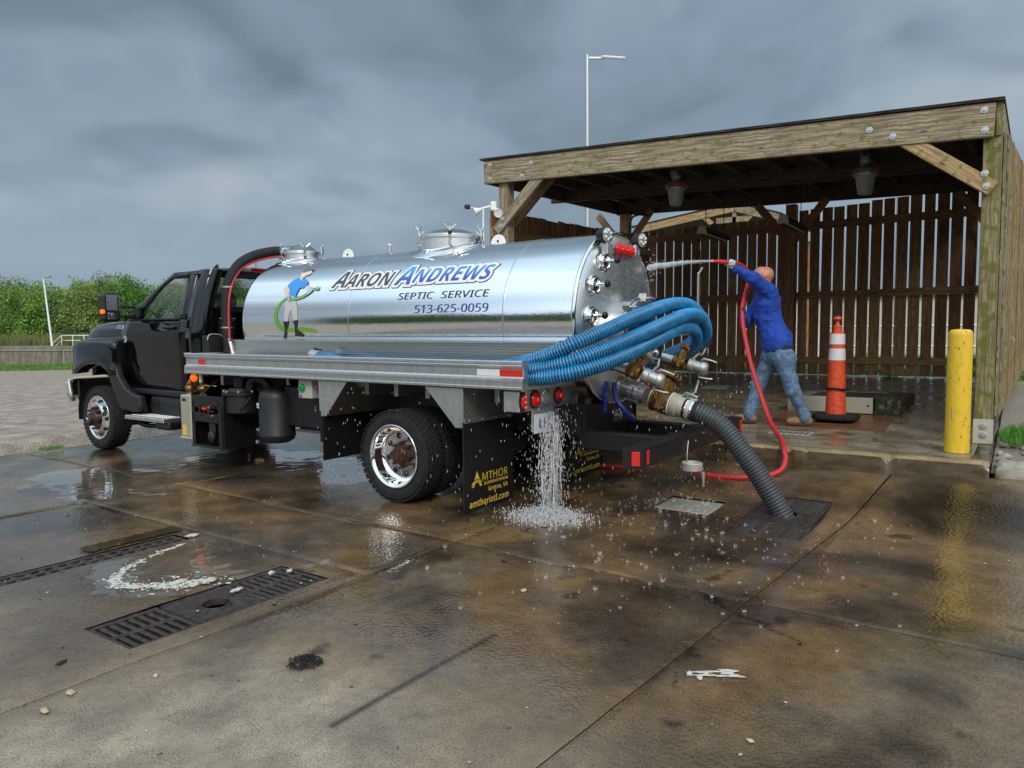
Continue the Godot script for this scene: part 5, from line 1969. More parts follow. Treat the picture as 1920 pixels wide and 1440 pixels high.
func make_bed() -> void:
	var dk := obj("deck", MB.new().box(Vector3(0, 1.055, -0.84), Vector3(2.33, 0.03, 4.42), 0.0), M.alu, TR)
	for k in 12:
		obj("deck_bearer", MB.new().box(Vector3(0, 0.965, -2.9 + k * 0.38), Vector3(1.8, 0.14, 0.05), 0.004), M.zinc, dk)
	for s in [-1.0, 1.0]:
		var prof := PackedVector2Array([Vector2(0, 1.262), Vector2(0.07, 1.262), Vector2(0.076, 1.256), Vector2(0.076, 1.238), Vector2(0.070, 1.232), Vector2(0.072, 1.226), Vector2(0.050, 1.208), Vector2(0.044, 1.196), Vector2(0.044, 1.142), Vector2(0.052, 1.130), Vector2(0.074, 1.116), Vector2(0.074, 1.100), Vector2(0.071, 1.096), Vector2(0.071, 1.066), Vector2(0.074, 1.062), Vector2(0.074, 1.046), Vector2(0.066, 1.040), Vector2(0, 1.040)])
		var rail := obj("side_rail", MB.new().prism(prof, 4.44, Transform3D(Basis(Vector3(s, 0, 0), Vector3.UP, Vector3(0, 0, s)), Vector3(s * 1.16, 0, -0.845))), M.alu, TR)
		var capp := PackedVector2Array([Vector2(0, 1.266), Vector2(0.08, 1.266), Vector2(0.08, 1.232), Vector2(0.055, 1.205), Vector2(0.055, 1.14), Vector2(0.08, 1.118), Vector2(0.08, 1.036), Vector2(0, 1.036)])
		for z in [1.379, -3.069]:
			obj("rail_cap", MB.new().prism(capp, 0.008, Transform3D(Basis(Vector3(s, 0, 0), Vector3.UP, Vector3(0, 0, s)), Vector3(s * 1.158, 0, z))), M.alu, rail)
		for tp in [[-2.79, 0.13, true], [1.04, 0.22, false], [1.255, 0.21, true]]:
			obj("reflective_tape", MB.new().box(Vector3(s * 1.2055, 1.169, tp[0]), Vector3(0.002, 0.05, tp[1])), M.redtape if tp[2] else M.whitetape, rail)
		# ribbed side of the hose tray
		var rows := []
		var ys := [Vector2(0.775, 1.07)]
		for k in 13:
			var y := 1.085 + k * 0.0225
			ys.append_array([Vector2(0.775, y), Vector2(0.783, y + 0.004), Vector2(0.783, y + 0.010), Vector2(0.775, y + 0.014)])
		ys.append_array([Vector2(0.775, 1.384), Vector2(0.79, 1.388), Vector2(0.792, 1.403), Vector2(0.77, 1.409), Vector2(0.69, 1.411)])
		for e in [-1, 1]:
			var row := PackedVector3Array()
			for q: Vector2 in ys:
				row.append(Vector3(s * q.x, q.y, 1.43 if e > 0 else -2.80 - 0.12 * (q.y - 1.07) / 0.34))
			rows.append(row)
		obj("tray_side", MB.new().skin(rows, false, s > 0), M.tray, TR)
		var tend := MB.new()
		for z in [1.43]:
			tend.box(Vector3(s * 0.74, 1.235, z), Vector3(0.085, 0.34, 0.006), 0.0)
		tend.bar(Vector3(s * 0.775, 1.07, -2.80), Vector3(s * 0.775, 1.41, -2.925), 0.03, 0.03, 0.004)
		obj("tray_end", tend, M.alu, TR)
	obj("front_rail", MB.new().box(Vector3(0, 1.165, -3.055), Vector3(2.32, 0.19, 0.03), 0.006), M.alu, TR)
	# skirts and splash flaps round the rear wheels
	for s in [-1.0, 1.0]:
		var zy := Basis(Vector3.BACK, Vector3.UP, Vector3.LEFT)
		obj("skirt", MB.new().prism(PackedVector2Array([Vector2(-0.985, 1.03), Vector2(-0.60, 1.03), Vector2(-0.89, 0.70), Vector2(-0.972, 0.70)]), 0.006, Transform3D(zy, Vector3(s * 1.16, 0, 0))), M.alu, TR)
		obj("skirt", MB.new().prism(PackedVector2Array([Vector2(0.37, 1.03), Vector2(0.775, 1.03), Vector2(0.775, 0.71), Vector2(0.69, 0.71)]), 0.006, Transform3D(zy, Vector3(s * 1.185, 0, 0))), M.alu, TR)
		var sl := MB.new()
		sl.bar(Vector3(s * 0.82, 1.03, -0.603), Vector3(s * 0.82, 0.70, -0.893), 0.68, 0.006, 0.0, Vector3(0, 0.65, -0.75))
		obj("skirt_return", sl, M.alu, TR)
		var sl2 := MB.new()
		sl2.bar(Vector3(s * 0.85, 1.03, 0.373), Vector3(s * 0.85, 0.71, 0.693), 0.66, 0.006, 0.0, Vector3(0, 0.7, 0.7))
		obj("skirt_return", sl2, M.alu, TR)
		obj("splash_flap", MB.new().box(Vector3(s * 0.84, 0.50, -0.94), Vector3(0.64, 0.45, 0.012), 0.002), M.flap, TR)
		obj("side_guard", MB.new().box(Vector3(s * 1.155, 0.60, -0.965), Vector3(0.02, 0.30, 0.02), 0.003), M.black, TR)
		var fl := obj("mud_flap", MB.new().box(Vector3(s * 0.85, 0.386, 0.777), Vector3(0.70, 0.74, 0.012), 0.003), M.flap, TR)
		flap_text(fl, s)
		var dp := obj("tread_plate", MB.new().box(Vector3(s * 0.845, 0.885, 0.773), Vector3(0.69, 0.29, 0.006), 0.001), M.cast, TR)
		var dia := MB.new()
		for i in 22:
			for j in 9:
				dia.box(Vector3(s * 0.845 - 0.33 + i * 0.0315, 0.775 + j * 0.0285, 0.777), Vector3(0.024, 0.008, 0.004), 0.0, Basis(Vector3.BACK, 0.785 if (i + j) % 2 == 0 else -0.785))
		stuff(obj("tread_pattern", dia, M.steel, dp))
		obj("flap_strip", MB.new().box(Vector3(s * 0.845, 0.762, 0.786), Vector3(0.69, 0.035, 0.006), 0.002), M.cast, TR)
		for k in 4:
			obj("strip_bolt", MB.new().cyl(Vector3(s * 0.845 - 0.27 + k * 0.18, 0.762, 0.788), Vector3(s * 0.845 - 0.27 + k * 0.18, 0.762, 0.795), 0.008, 6), M.chrome, dp)


func flap_text(fl: Node3D, s: float) -> void:
	var x0 := -1.19 if s < 0 else 0.5
	var f := func(q: Vector2) -> Vector3: return Vector3(x0 + 1.19 + q.x, q.y, 0.7845)
	var mb := MB.new()
	lay(mb, moved(word("MTHOR", false, 0.066, 0.0, 0.365), Vector2(-0.954, 0.242)), f)
	lay(mb, moved(word("INTERNATIONAL", true, 0.026, 0.0, 0.342), Vector2(-0.931, 0.203)), f)
	lay(mb, moved(word("Gretna, VA", true, 0.038, 0.0, 0.281), Vector2(-0.87, 0.136)), f)
	lay(mb, moved(word("amthorintl.com", true, 0.056, 0.0, 0.552), Vector2(-1.129, 0.040)), f)
	# the emblem: a split letter A crossed by two arcs
	lay(mb, poly_tris("-1.063,0.262 -1.027,0.338 -0.991,0.262 -1.027,0.272"), f)
	lay(mb, poly_tris("-1.106,0.232 -1.080,0.250 -1.050,0.259 -1.015,0.262 -0.975,0.256 -0.975,0.249 -1.015,0.254 -1.050,0.250 -1.078,0.241"), f)
	lay(mb, poly_tris("-1.112,0.222 -1.085,0.238 -1.050,0.247 -1.015,0.250 -0.975,0.246 -0.953,0.236 -0.975,0.238 -1.015,0.241 -1.048,0.238 -1.082,0.229"), f)
	lay(mb, poly_tris("-1.100,0.206 -1.080,0.228 -1.052,0.235 -1.072,0.206"), f)
	lay(mb, poly_tris("-1.005,0.236 -0.975,0.234 -0.957,0.205 -0.986,0.205"), f)
	obj("lettering", mb, mat(lin(0.75, 0.52, 0.05), 0.45), fl)


func wing_nut(parent: Node3D, base: Vector3, out: Vector3) -> void:
	var up := Vector3.UP
	var side := out.cross(up).normalized()
	var c := base + out * 0.035
	obj("clamp_block", MB.new().box(c - up * 0.075, Vector3(0.05, 0.055, 0.03), 0.006, Basis(out, up, -side)), M.chrome, parent)
	obj("clamp_stud", MB.new().cyl(c - up * 0.10, c + up * 0.07, 0.008, 8), M.chrome, parent)
	obj("clamp_collar", MB.new().cyl(c - up * 0.01, c + up * 0.025, 0.018, 10), M.black if int(absf(base.x * 100.0)) % 3 == 0 else M.chrome, parent)
	var w := MB.new()
	w.cyl(c + up * 0.02, c + up * 0.052, 0.016, 10)
	for e in [-1.0, 1.0]:
		w.tube([c + up * 0.035, c + up * 0.062 + side * 0.035 * e, c + up * 0.088 + side * 0.062 * e], [0.009, 0.009, 0.007], 8)
	obj("wing_nut", w, M.chrome, parent)


func make_tank() -> void:
	var sh := MB.new()
	sh.lathe([Vector2(TRAD, 0.0), Vector2(TRAD, 0.9), Vector2(TRAD, 1.8), Vector2(TRAD, 2.7), Vector2(TRAD, 3.6), Vector2(TRAD, 4.255)], 128, MB.axis(Vector3(0, TY, -2.73), Vector3(0, TY, 1.525)), true)
	M.tank.uv1_scale = Vector3(4.6, 1, 1)
	var tank := obj("tank", sh, M.tank, TR)
	obj("front_head", MB.new().lathe([Vector2(0, -0.19), Vector2(0.2, -0.182), Vector2(0.4, -0.155), Vector2(0.56, -0.115), Vector2(0.66, -0.07), Vector2(0.71, -0.03), Vector2(TRAD, 0.0)], 96, MB.axis(Vector3(0, TY, -2.73), Vector3(0, TY, 1.5)), true), M.tank, tank)
	obj("rear_head", MB.new().lathe([Vector2(0.715, 0.0), Vector2(0.68, 0.022), Vector2(0.58, 0.045), Vector2(0.4, 0.068), Vector2(0.2, 0.08), Vector2(0, 0.083)], 96, MB.axis(Vector3(0, TY, 1.525), Vector3(0, TY, 2.0)), true), M.head, tank)
	var rim := []
	for k in 13:
		var a := PI * k / 12.0 - 0.4
		rim.append(Vector2(TRAD - 0.006 + 0.017 * cos(a - 0.5), 1.528 + 0.02 * sin(a - 0.5)))
	var rb := []
	for k in 97:
		var a := TAU * k / 96.0
		rb.append(Vector3((TRAD - 0.002) * cos(a), TY + (TRAD - 0.002) * sin(a), 1.527))
	obj("rear_rim", MB.new().tube(rb, 0.019, 10, false), M.chrome, tank)
	for z in [-1.034, 0.84]:
		var seam := MB.new()
		seam.lathe([Vector2(TRAD - 0.001, -0.008), Vector2(TRAD + 0.0025, -0.004), Vector2(TRAD + 0.0025, 0.004), Vector2(TRAD - 0.001, 0.008)], 96, MB.axis(Vector3(0, TY, z), Vector3(0, TY, z + 1)), true)
		obj("weld_seam", seam, M.steel, tank)
	make_lettering(tank)
	# manholes
	for mhd in [[-2.58, 0.20, 0.115, 0.09], [-0.32, 0.315, 0.125, 0.075]]:
		var z: float = mhd[0]
		var r: float = mhd[1]
		var y0 := 2.27
		var h: float = mhd[2]
		var mh := obj("manhole", MB.new().lathe([Vector2(r * 0.97, -0.06), Vector2(r * 0.97, h), Vector2(r + 0.012, h + 0.004), Vector2(r + 0.012, h + 0.022)], 40, Transform3D(Basis(), Vector3(0, y0, z))), M.head, TR)
		var pad := []
		for q in [[r + 0.10, 0.0], [r + 0.095, 0.008], [r + 0.0, 0.012], [r * 0.97, 0.03]]:
			var row := PackedVector3Array()
			for j in 49:
				var a := -TAU * j / 48.0
				var x: float = cos(a) * q[0]
				row.append(Vector3(x, TY + sqrt(TRAD * TRAD - x * x) + q[1], z + sin(a) * q[0]))
			pad.append(row)
		obj("manhole_flange", MB.new().skin(pad, true), M.chrome, mh)
		obj("lid", MB.new().lathe([Vector2(r + 0.014, h + 0.022), Vector2(r + 0.014, h + 0.036), Vector2(r * 0.9, h + 0.045), Vector2(r * 0.6, h + 0.03 + mhd[3] * 0.75), Vector2(r * 0.3, h + 0.03 + mhd[3]), Vector2(0, h + 0.032 + mhd[3])], 40, Transform3D(Basis(), Vector3(0, y0, z)), true), M.steel, mh)
		var cnt := 6 if r > 0.25 else 4
		for k in cnt:
			var a := TAU * (k + 0.35) / cnt
			wing_nut(mh, Vector3(cos(a) * r, y0 + h + 0.03, z + sin(a) * r), Vector3(cos(a), 0, sin(a)))
	obj("vapour_outlet", MB.new().tube([Vector3(0, 2.44, -2.70), Vector3(0, 2.455, -2.86), Vector3(0, 2.45, -2.93)], [0.062, 0.058, 0.052], 18), M.steel, TR)
	for z in [-2.845, -2.885]:
		obj("hose_clamp", MB.new().cyl(Vector3(0, 2.452, z), Vector3(0, 2.451, z - 0.016), 0.063, 20), M.chrome, TR)
	for z in [-1.8, 0.275]:
		var lug := PackedVector2Array([Vector2(-0.09, -0.06), Vector2(0.09, -0.06)])
		for k in 13:
			lug.append(Vector2(cos(PI * k / 12.0) * 0.085, sin(PI * k / 12.0) * 0.085))
		var lo := obj("lifting_lug", MB.new().prism(lug, 0.016, Transform3D(Basis(Vector3.BACK, Vector3.UP, Vector3.LEFT), Vector3(0, 2.325, z)), 0.004), M.white, TR)
		obj("lug_hole", MB.new().cyl(Vector3(-0.0095, 2.345, z), Vector3(0.0095, 2.345, z), 0.013, 12), M.black, lo)
	obj("vent_pipe", MB.new().cyl(Vector3(0, 2.30, -1.157), Vector3(0, 2.40, -1.157), 0.018, 12), M.zinc, TR)
	obj("vent_cap", MB.new().cyl(Vector3(0, 2.40, -1.157), Vector3(0, 2.42, -1.157), 0.021, 12, 0.005), M.white, TR)
	# sight glasses on the rear head
	for sp in [Vector2(-0.33, 2.05), Vector2(-0.50, 1.85), Vector2(-0.54, 1.60)]:
		var b := Vector3(sp.x, sp.y, 1.565)
		var sg := obj("sight_glass", MB.new().lathe([Vector2(0.088, 0), Vector2(0.088, 0.02), Vector2(0.082, 0.03), Vector2(0.07, 0.032), Vector2(0.066, 0.05), Vector2(0.056, 0.05), Vector2(0.05, 0.03), Vector2(0, 0.028)], 28, MB.axis(b, b + Vector3.BACK)), M.chrome, TR)
		obj("glass", MB.new().cyl(b + Vector3(0, 0, 0.029), b + Vector3(0, 0, 0.034), 0.049, 22), mat(lin(0.05, 0.05, 0.05), 0.05), sg)
		obj("cross_bar", MB.new().box(b + Vector3(0, 0.01, 0.065), Vector3(0.15, 0.03, 0.022), 0.006), M.chrome, sg)
		obj("knob_stem", MB.new().cyl(b + Vector3(0, 0.01, 0.07), b + Vector3(0, 0.01, 0.13), 0.014, 10), M.chrome, sg)
		obj("knob", MB.new().lathe([Vector2(0, 0), Vector2(0.025, 0.0), Vector2(0.03, 0.01), Vector2(0.03, 0.025), Vector2(0.022, 0.035), Vector2(0, 0.036)], 8, MB.axis(b + Vector3(0, 0.01, 0.125), b + Vector3(0, 0.01, 1.2))), M.black, sg)
	# manway low on the rear head
	var c := Vector3(0.0, 1.46, 1.57)
	var mw := obj("rear_manway", MB.new().lathe([Vector2(0.285, 0), Vector2(0.28, 0.16), Vector2(0.305, 0.165), Vector2(0.305, 0.185), Vector2(0.29, 0.19), Vector2(0.28, 0.21), Vector2(0.16, 0.245), Vector2(0, 0.25)], 44, MB.axis(c, c + Vector3.BACK)), M.steel, TR)
	obj("manway_reinforcing", MB.new().lathe([Vector2(0.36, -0.01), Vector2(0.355, 0.012), Vector2(0.285, 0.02)], 44, MB.axis(c, c + Vector3.BACK)), M.head, mw)
	for k in 6:
		var a := TAU * (k + 0.25) / 6.0
		var p := c + Vector3(cos(a) * 0.315, sin(a) * 0.315, 0.175)
		obj("manway_clamp", MB.new().box(p, Vector3(0.08, 0.05, 0.07), 0.008, Basis(Vector3.BACK, a)), M.zinc, mw)
		obj("clamp_bolt", MB.new().cyl(p + Vector3(0, 0, -0.05), p + Vector3(0, 0, 0.09), 0.009, 8), M.chrome, mw)
	obj("clamp_handle", MB.new().cyl(c + Vector3(0.08, 0.315, 0.2), c + Vector3(0.22, 0.30, 0.22), 0.01, 8), M.zinc, mw)
	# lamp bar over the rear head
	var lb := obj("lamp_bracket", MB.new().box(Vector3(0, 2.16, 1.565), Vector3(0.56, 0.05, 0.05), 0.004), M.zinc, TR)
	obj("bracket_plate", MB.new().box(Vector3(-0.30, 2.16, 1.60), Vector3(0.10, 0.09, 0.06), 0.005), M.zinc, lb)
	obj("bracket_plate", MB.new().box(Vector3(0.28, 2.20, 1.58), Vector3(0.05, 0.09, 0.03), 0.005), M.zinc, lb)
	for k in 3:
		var lx := -0.105 + k * 0.115
		obj("marker_lamp", MB.new().lathe([Vector2(0.056, 0), Vector2(0.056, 0.012), Vector2(0.05, 0.02), Vector2(0.03, 0.035), Vector2(0, 0.04)], 20, MB.axis(Vector3(lx, 2.175, 1.60), Vector3(lx, 2.175, 2.0)), true), M.red_lens, lb)
		obj("lamp_filament", MB.new().box(Vector3(lx, 2.175, 1.642), Vector3(0.04, 0.008, 0.004)), glow(Color(1, 0.18, 0.05), 1.6), lb)
	for lx in [-0.33, 0.34]:
		var p := Vector3(lx, 2.27 if lx < 0 else 2.29, 1.60)
		var dirn := Vector3(-0.25, -0.05, 1).normalized()
		var wl := obj("work_lamp", MB.new().lathe([Vector2(0, -0.075), Vector2(0.045, -0.07), Vector2(0.062, -0.045), Vector2(0.066, 0.0), Vector2(0.07, 0.005), Vector2(0.07, 0.02), Vector2(0.062, 0.024)], 24, MB.axis(p, p + dirn)), M.black, lb)
		obj("lens", MB.new().lathe([Vector2(0.062, 0.022), Vector2(0.03, 0.03), Vector2(0, 0.032)], 24, MB.axis(p, p + dirn)), mat(lin(0.55, 0.56, 0.57), 0.12, 0.6), wl)
		for k in 6:
			var a := TAU * k / 6.0
			var ax := MB.axis(p, p + dirn)
			obj("led", MB.new().ball(ax * Vector3(cos(a) * 0.034, 0.031, sin(a) * 0.034), Vector3.ONE * 0.012, 8, 5), M.white, wl)
		obj("lamp_stem", MB.new().box(p - Vector3(0, 0.09, 0.02), Vector3(0.03, 0.08, 0.02), 0.003), M.zinc, wl)
		obj("lamp_cable", MB.new().tube(curve([p + Vector3(0.0, -0.03, -0.07), p + Vector3(0.08, -0.01, -0.06), p + Vector3(0.13, -0.1, -0.02)], 6), 0.006, 6), M.black, wl)
	# saddle under the tank
	for z in [-2.2, -0.7, 0.8]:
		obj("saddle", MB.new().box(Vector3(0, 1.0, z), Vector3(0.95, 0.28, 0.1), 0.01), M.alu, TR)


func glow(c: Color, e: float) -> StandardMaterial3D:
	var m := mat(c, 0.3)
	m.emission_enabled = true
	m.emission = c
	m.emission_energy_multiplier = e
	return m


func make_cab() -> void:
	var body := Node3D.new()
	body.name = "cab"
	TR.add_child(body)
	# roof, rear wall and pillars
	var rows := []
	for i in 15:
		var z := lerpf(-3.93, -3.23, i / 14.0)
		var row := PackedVector3Array()
		for j in 25:
			var u := lerpf(-1, 1, j / 24.0)
			var x := 0.815 * sin(u * PI / 2) if absf(u) > 0.999 else u * 0.815
			var edge := pow(absf(u), 6.0)
			var ez := pow(absf(i / 7.0 - 1.0), 5.0)
			row.append(Vector3(x, 2.265 - 0.075 * edge - 0.03 * u * u - 0.035 * ez, z))
		rows.append(row)
	obj("roof", MB.new().skin(rows, true, true), M.paint, body)
	for s in [-1.0, 1.0]:
		# rear corner, wrapping on to the back wall
		var cr := []
		for k in 25:
			var y := lerpf(0.74, 2.21, k / 24.0)
			var x := side_x(y)
			var rad := 0.10
			var row := PackedVector3Array([Vector3(s * (x - 0.02), y, -3.435), Vector3(s * x, y, -3.43)])
			for q in 8:
				var a := (PI / 2) * q / 7.0
				row.append(Vector3(s * (x - rad + rad * cos(a)), y, -3.32 + rad * sin(a)))
			row.append(Vector3(s * (x - 0.17), y, -3.215))
			row.append(Vector3(s * (x - 0.18), y, -3.235))
			cr.append(row)
		obj("rear_corner", MB.new().skin(cr, true, s > 0), M.paint, body)
	var bw := MB.new()
	bw.box(Vector3(0, 1.255, -3.235), Vector3(1.64, 1.03, 0.03), 0.01)
	bw.box(Vector3(0, 2.165, -3.235), Vector3(1.40, 0.09, 0.03), 0.01)
	bw.box(Vector3(0, 1.60, -3.22), Vector3(1.5, 0.02, 0.012), 0.004)
	obj("rear_wall", bw, M.paint, body)
	obj("rear_window", MB.new().box(Vector3(0, 1.945, -3.236), Vector3(1.5, 0.36, 0.006)), M.glass, body)
	obj("window_seal", MB.new().box(Vector3(0, 1.775, -3.222), Vector3(1.45, 0.02, 0.012), 0.004), M.black, body)
	for x in [-0.8, -0.72]:
		pass
	var floor_o := obj("cab_floor", MB.new().box(Vector3(0, 0.82, -4.0), Vector3(1.85, 0.08, 1.5), 0.0), M.black, body)
	obj("dashboard", MB.new().box(Vector3(0, 1.44, -4.62), Vector3(1.8, 0.35, 0.4), 0.08), M.black, body)
	obj("firewall", MB.new().box(Vector3(0, 1.2, -4.78), Vector3(1.8, 0.85, 0.05), 0.0), M.black, body)
	for x in [-0.45, 0.45]:
		obj("seat", MB.new().box(Vector3(x, 1.12, -3.75), Vector3(0.52, 0.2, 0.5), 0.06).box(Vector3(x, 1.45, -3.45), Vector3(0.5, 0.62, 0.16), 0.06).box(Vector3(x, 1.86, -3.44), Vector3(0.28, 0.18, 0.1), 0.04), M.plastic, body)
	var sw := []
	for k in 25:
		var a := TAU * k / 24.0
		sw.append(Vector3(-0.45 + 0.19 * cos(a), 1.60 + 0.17 * sin(a), -4.25 + 0.09 * sin(a)))
	obj("steering_wheel", MB.new().tube(sw, 0.014, 8, false).bar(Vector3(-0.62, 1.6, -4.25), Vector3(-0.28, 1.6, -4.25), 0.03, 0.02), M.black, body)
	# windscreen and cowl
	var ws := []
	for i in 9:
		var f := i / 8.0
		var row := PackedVector3Array()
		for j in 17:
			var u := lerpf(-1, 1, j / 16.0)
			row.append(Vector3(u * lerpf(0.92, 0.79, f), lerpf(1.62, 2.20, f), lerpf(-4.80, -3.92, f) - 0.10 * (1.0 - u * u) * (1.0 - 0.5 * f)))
		ws.append(row)
	obj("windscreen", MB.new().skin(ws, true, true), M.glass, body)
	obj("cowl", MB.new().box(Vector3(0, 1.60, -4.84), Vector3(1.84, 0.06, 0.22), 0.02), M.plastic, body)

	for s in [-1.0, 1.0]:
		var door := obj("door", panel([[0.80, -4.70, -3.50], [0.86, -4.765, -3.48], [1.0, -4.80, -3.465], [1.30, -4.845, -3.45], [1.47, -4.845, -3.44], [1.49, -4.845, -3.44], [1.505, -4.84, -3.44], [1.60, -4.80, -3.44], [1.635, -4.75, -3.44]], s), M.paint, TR)
		obj("pillar_frame", panel([[1.64, -4.745, -4.425], [1.80, -4.54, -4.335], [1.95, -4.34, -4.195], [2.05, -4.19, -4.075], [2.13, -4.06, -3.93], [2.20, -3.95, -3.85]], s, 0.002, 3), M.paint, door)
		obj("pillar_frame", panel([[1.64, -3.595, -3.44], [1.9, -3.595, -3.44], [2.12, -3.62, -3.445], [2.20, -3.66, -3.45]], s, 0.0, 3), M.paint, door)
		obj("pillar_frame", panel([[2.125, -3.95, -3.60], [2.20, -3.87, -3.62]], s, 0.001, 6), M.paint, door)
		var gl := []
		for l in [[1.63, -4.44, -3.58], [1.80, -4.35, -3.58], [1.95, -4.21, -3.58], [2.05, -4.09, -3.58], [2.14, -3.95, -3.59]]:
			var row := PackedVector3Array()
			for j in 7:
				row.append(Vector3(s * (side_x(l[0]) - 0.012), l[0], lerpf(l[1], l[2], j / 6.0)))
			gl.append(row)
		obj("window", MB.new().skin(gl, true, s > 0), M.glass, door)
		obj("window_seal", MB.new().bar(Vector3(s * 0.972, 1.643, -4.42), Vector3(s * 0.972, 1.643, -3.60), 0.018, 0.02, 0.004), M.black, door)
		obj("sail_panel", MB.new().prism(PackedVector2Array([Vector2(-4.70, 1.65), Vector2(-4.43, 1.65), Vector2(-4.36, 1.79), Vector2(-4.50, 1.80)]), 0.012, Transform3D(Basis(Vector3.BACK, Vector3.UP, Vector3.LEFT), Vector3(s * 0.966, 0, 0))), M.black, door)
		obj("handle", MB.new().box(Vector3(s * 1.005, 1.545, -3.76), Vector3(0.03, 0.035, 0.24), 0.012), M.black, door)
		var cup := PackedVector3Array()
		obj("crease", MB.new().bar(Vector3(s * 0.978, 1.13, -4.80), Vector3(s * 0.978, 1.13, -3.47), 0.012, 0.006, 0.003, Vector3.RIGHT), M.paint, door)
		obj("crease", MB.new().bar(Vector3(s * 0.988, 1.29, -4.82), Vector3(s * 0.988, 1.29, -3.46), 0.012, 0.006, 0.003, Vector3.RIGHT), M.paint, door)
		obj("round_sticker", MB.new().cyl(Vector3(s * 0.99, 1.405, -4.755), Vector3(s * 0.998, 1.405, -4.755), 0.045, 20), mat(lin(0.62, 0.6, 0.57), 0.4), door)
		obj("sticker_print", MB.new().box(Vector3(s * 0.999, 1.412, -4.755), Vector3(0.002, 0.018, 0.05)).box(Vector3(s * 0.999, 1.385, -4.755), Vector3(0.002, 0.008, 0.035)), mat(lin(0.4, 0.12, 0.1), 0.5), door)
		obj("sill", MB.new().box(Vector3(s * 0.93, 0.765, -4.05), Vector3(0.10, 0.07, 1.25), 0.015), M.plastic, TR)
		# mirror on two arms
		var mz := -4.5
		var mi := obj("side_mirror", MB.new().box(Vector3(s * 1.27, 1.785, mz - 0.045), Vector3(0.235, 0.335, 0.10), 0.035), M.plastic, TR)
		obj("mirror_glass", MB.new().box(Vector3(s * 1.255, 1.84, mz + 0.008), Vector3(0.165, 0.175, 0.006), 0.002, Basis(Vector3.UP, -s * 0.12)), M.silver, mi)
		obj("mirror_glass", MB.new().box(Vector3(s * 1.255, 1.685, mz + 0.008), Vector3(0.165, 0.085, 0.006), 0.002, Basis(Vector3.UP, -s * 0.3)), M.silver, mi)
		obj("mirror_rim", MB.new().box(Vector3(s * 1.255, 1.738, mz + 0.012), Vector3(0.18, 0.012, 0.008), 0.002), M.black, mi)
		obj("side_repeater", MB.new().box(Vector3(s * 1.375, 1.735, mz - 0.01), Vector3(0.04, 0.05, 0.07), 0.012), glow(Color(1.0, 0.42, 0.02), 0.6), mi)
		obj("arm", MB.new().box(Vector3(s * 1.06, 1.795, mz + 0.03), Vector3(0.22, 0.03, 0.05), 0.008), M.black, mi)
		obj("arm", MB.new().box(Vector3(s * 1.06, 1.68, mz + 0.03), Vector3(0.22, 0.05, 0.06), 0.012), M.black, mi)
		obj("arm_base", MB.new().box(Vector3(s * 0.99, 1.73, mz + 0.05), Vector3(0.07, 0.15, 0.12), 0.02), M.black, mi)

	# bonnet
	var hr := []
	for l in [[-4.83, 0.0, 1.0], [-5.2, -0.002, 0.99], [-5.6, -0.012, 0.97], [-5.85, -0.035, 0.95], [-6.0, -0.075, 0.93], [-6.1, -0.14, 0.91], [-6.15, -0.23, 0.9], [-6.17, -0.36, 0.89]]:
		var row := PackedVector3Array()
		for q in [[-0.93, 1.30], [-0.925, 1.42], [-0.90, 1.53], [-0.85, 1.60], [-0.76, 1.635], [-0.5, 1.655], [-0.25, 1.675], [0, 1.675], [0.25, 1.675], [0.5, 1.655], [0.76, 1.635], [0.85, 1.60], [0.90, 1.53], [0.925, 1.42], [0.93, 1.30]]:
			row.append(Vector3(q[0] * l[2], maxf(q[1] + l[1] * (1.0 if q[1] > 1.5 else 0.6), 1.20), l[0]))
		hr.append(row)
	var hood := obj("bonnet", MB.new().skin(hr, true, false), M.paint, TR)
	obj("grille", MB.new().box(Vector3(0, 1.05, -6.12), Vector3(1.5, 0.52, 0.08), 0.03), M.black, TR)
	for k in 5:
		obj("grille_bar", MB.new().box(Vector3(0, 0.86 + k * 0.1, -6.165), Vector3(1.4, 0.03, 0.03), 0.008), M.chrome, TR)
	for s in [-1.0, 1.0]:
		var badge := obj("badge", MB.new().box(Vector3(s * 0.928, 1.56, -4.98), Vector3(0.006, 0.055, 0.15), 0.002, Basis(Vector3.BACK, s * 0.35)), M.chrome, hood)
		var lt := MB.new()
		var bb := Basis(Vector3.BACK, s * 0.35)
		lay(lt, word("CV", true, 0.04, 0.2, 0.10), func(q: Vector2) -> Vector3: return Vector3(s * 0.928, 1.56, -4.98) + bb * Vector3(s * 0.0045, q.y - 0.02, (q.x - 0.05) * -s))
		obj("badge_letters", lt, M.black, hood)
		# wing with its flare
		var fr := []
		for l in [[-5.965, 0.93, 1.16, 0.96], [-5.955, 1.01, 1.27, 0.95], [-5.92, 1.075, 1.335, 0.94], [-5.86, 1.115, 1.372, 0.94], [-5.76, 1.135, 1.39, 0.955], [-5.65, 1.142, 1.398, 1.005], [-5.5, 1.146, 1.405, 1.058], [-5.35, 1.148, 1.408, 1.083], [-5.2, 1.148, 1.41, 1.09], [-5.05, 1.146, 1.41, 1.075], [-4.95, 1.143, 1.41, 1.03], [-4.88, 1.14, 1.405, 0.985], [-4.80, 1.135, 1.40, 0.965], [-4.778, 1.125, 1.395, 0.965], [-4.772, 1.10, 1.38, 0.99]]:
			var x: float = l[1]
			var yt: float = l[2]
			var yb: float = l[3]
			var row := PackedVector3Array()
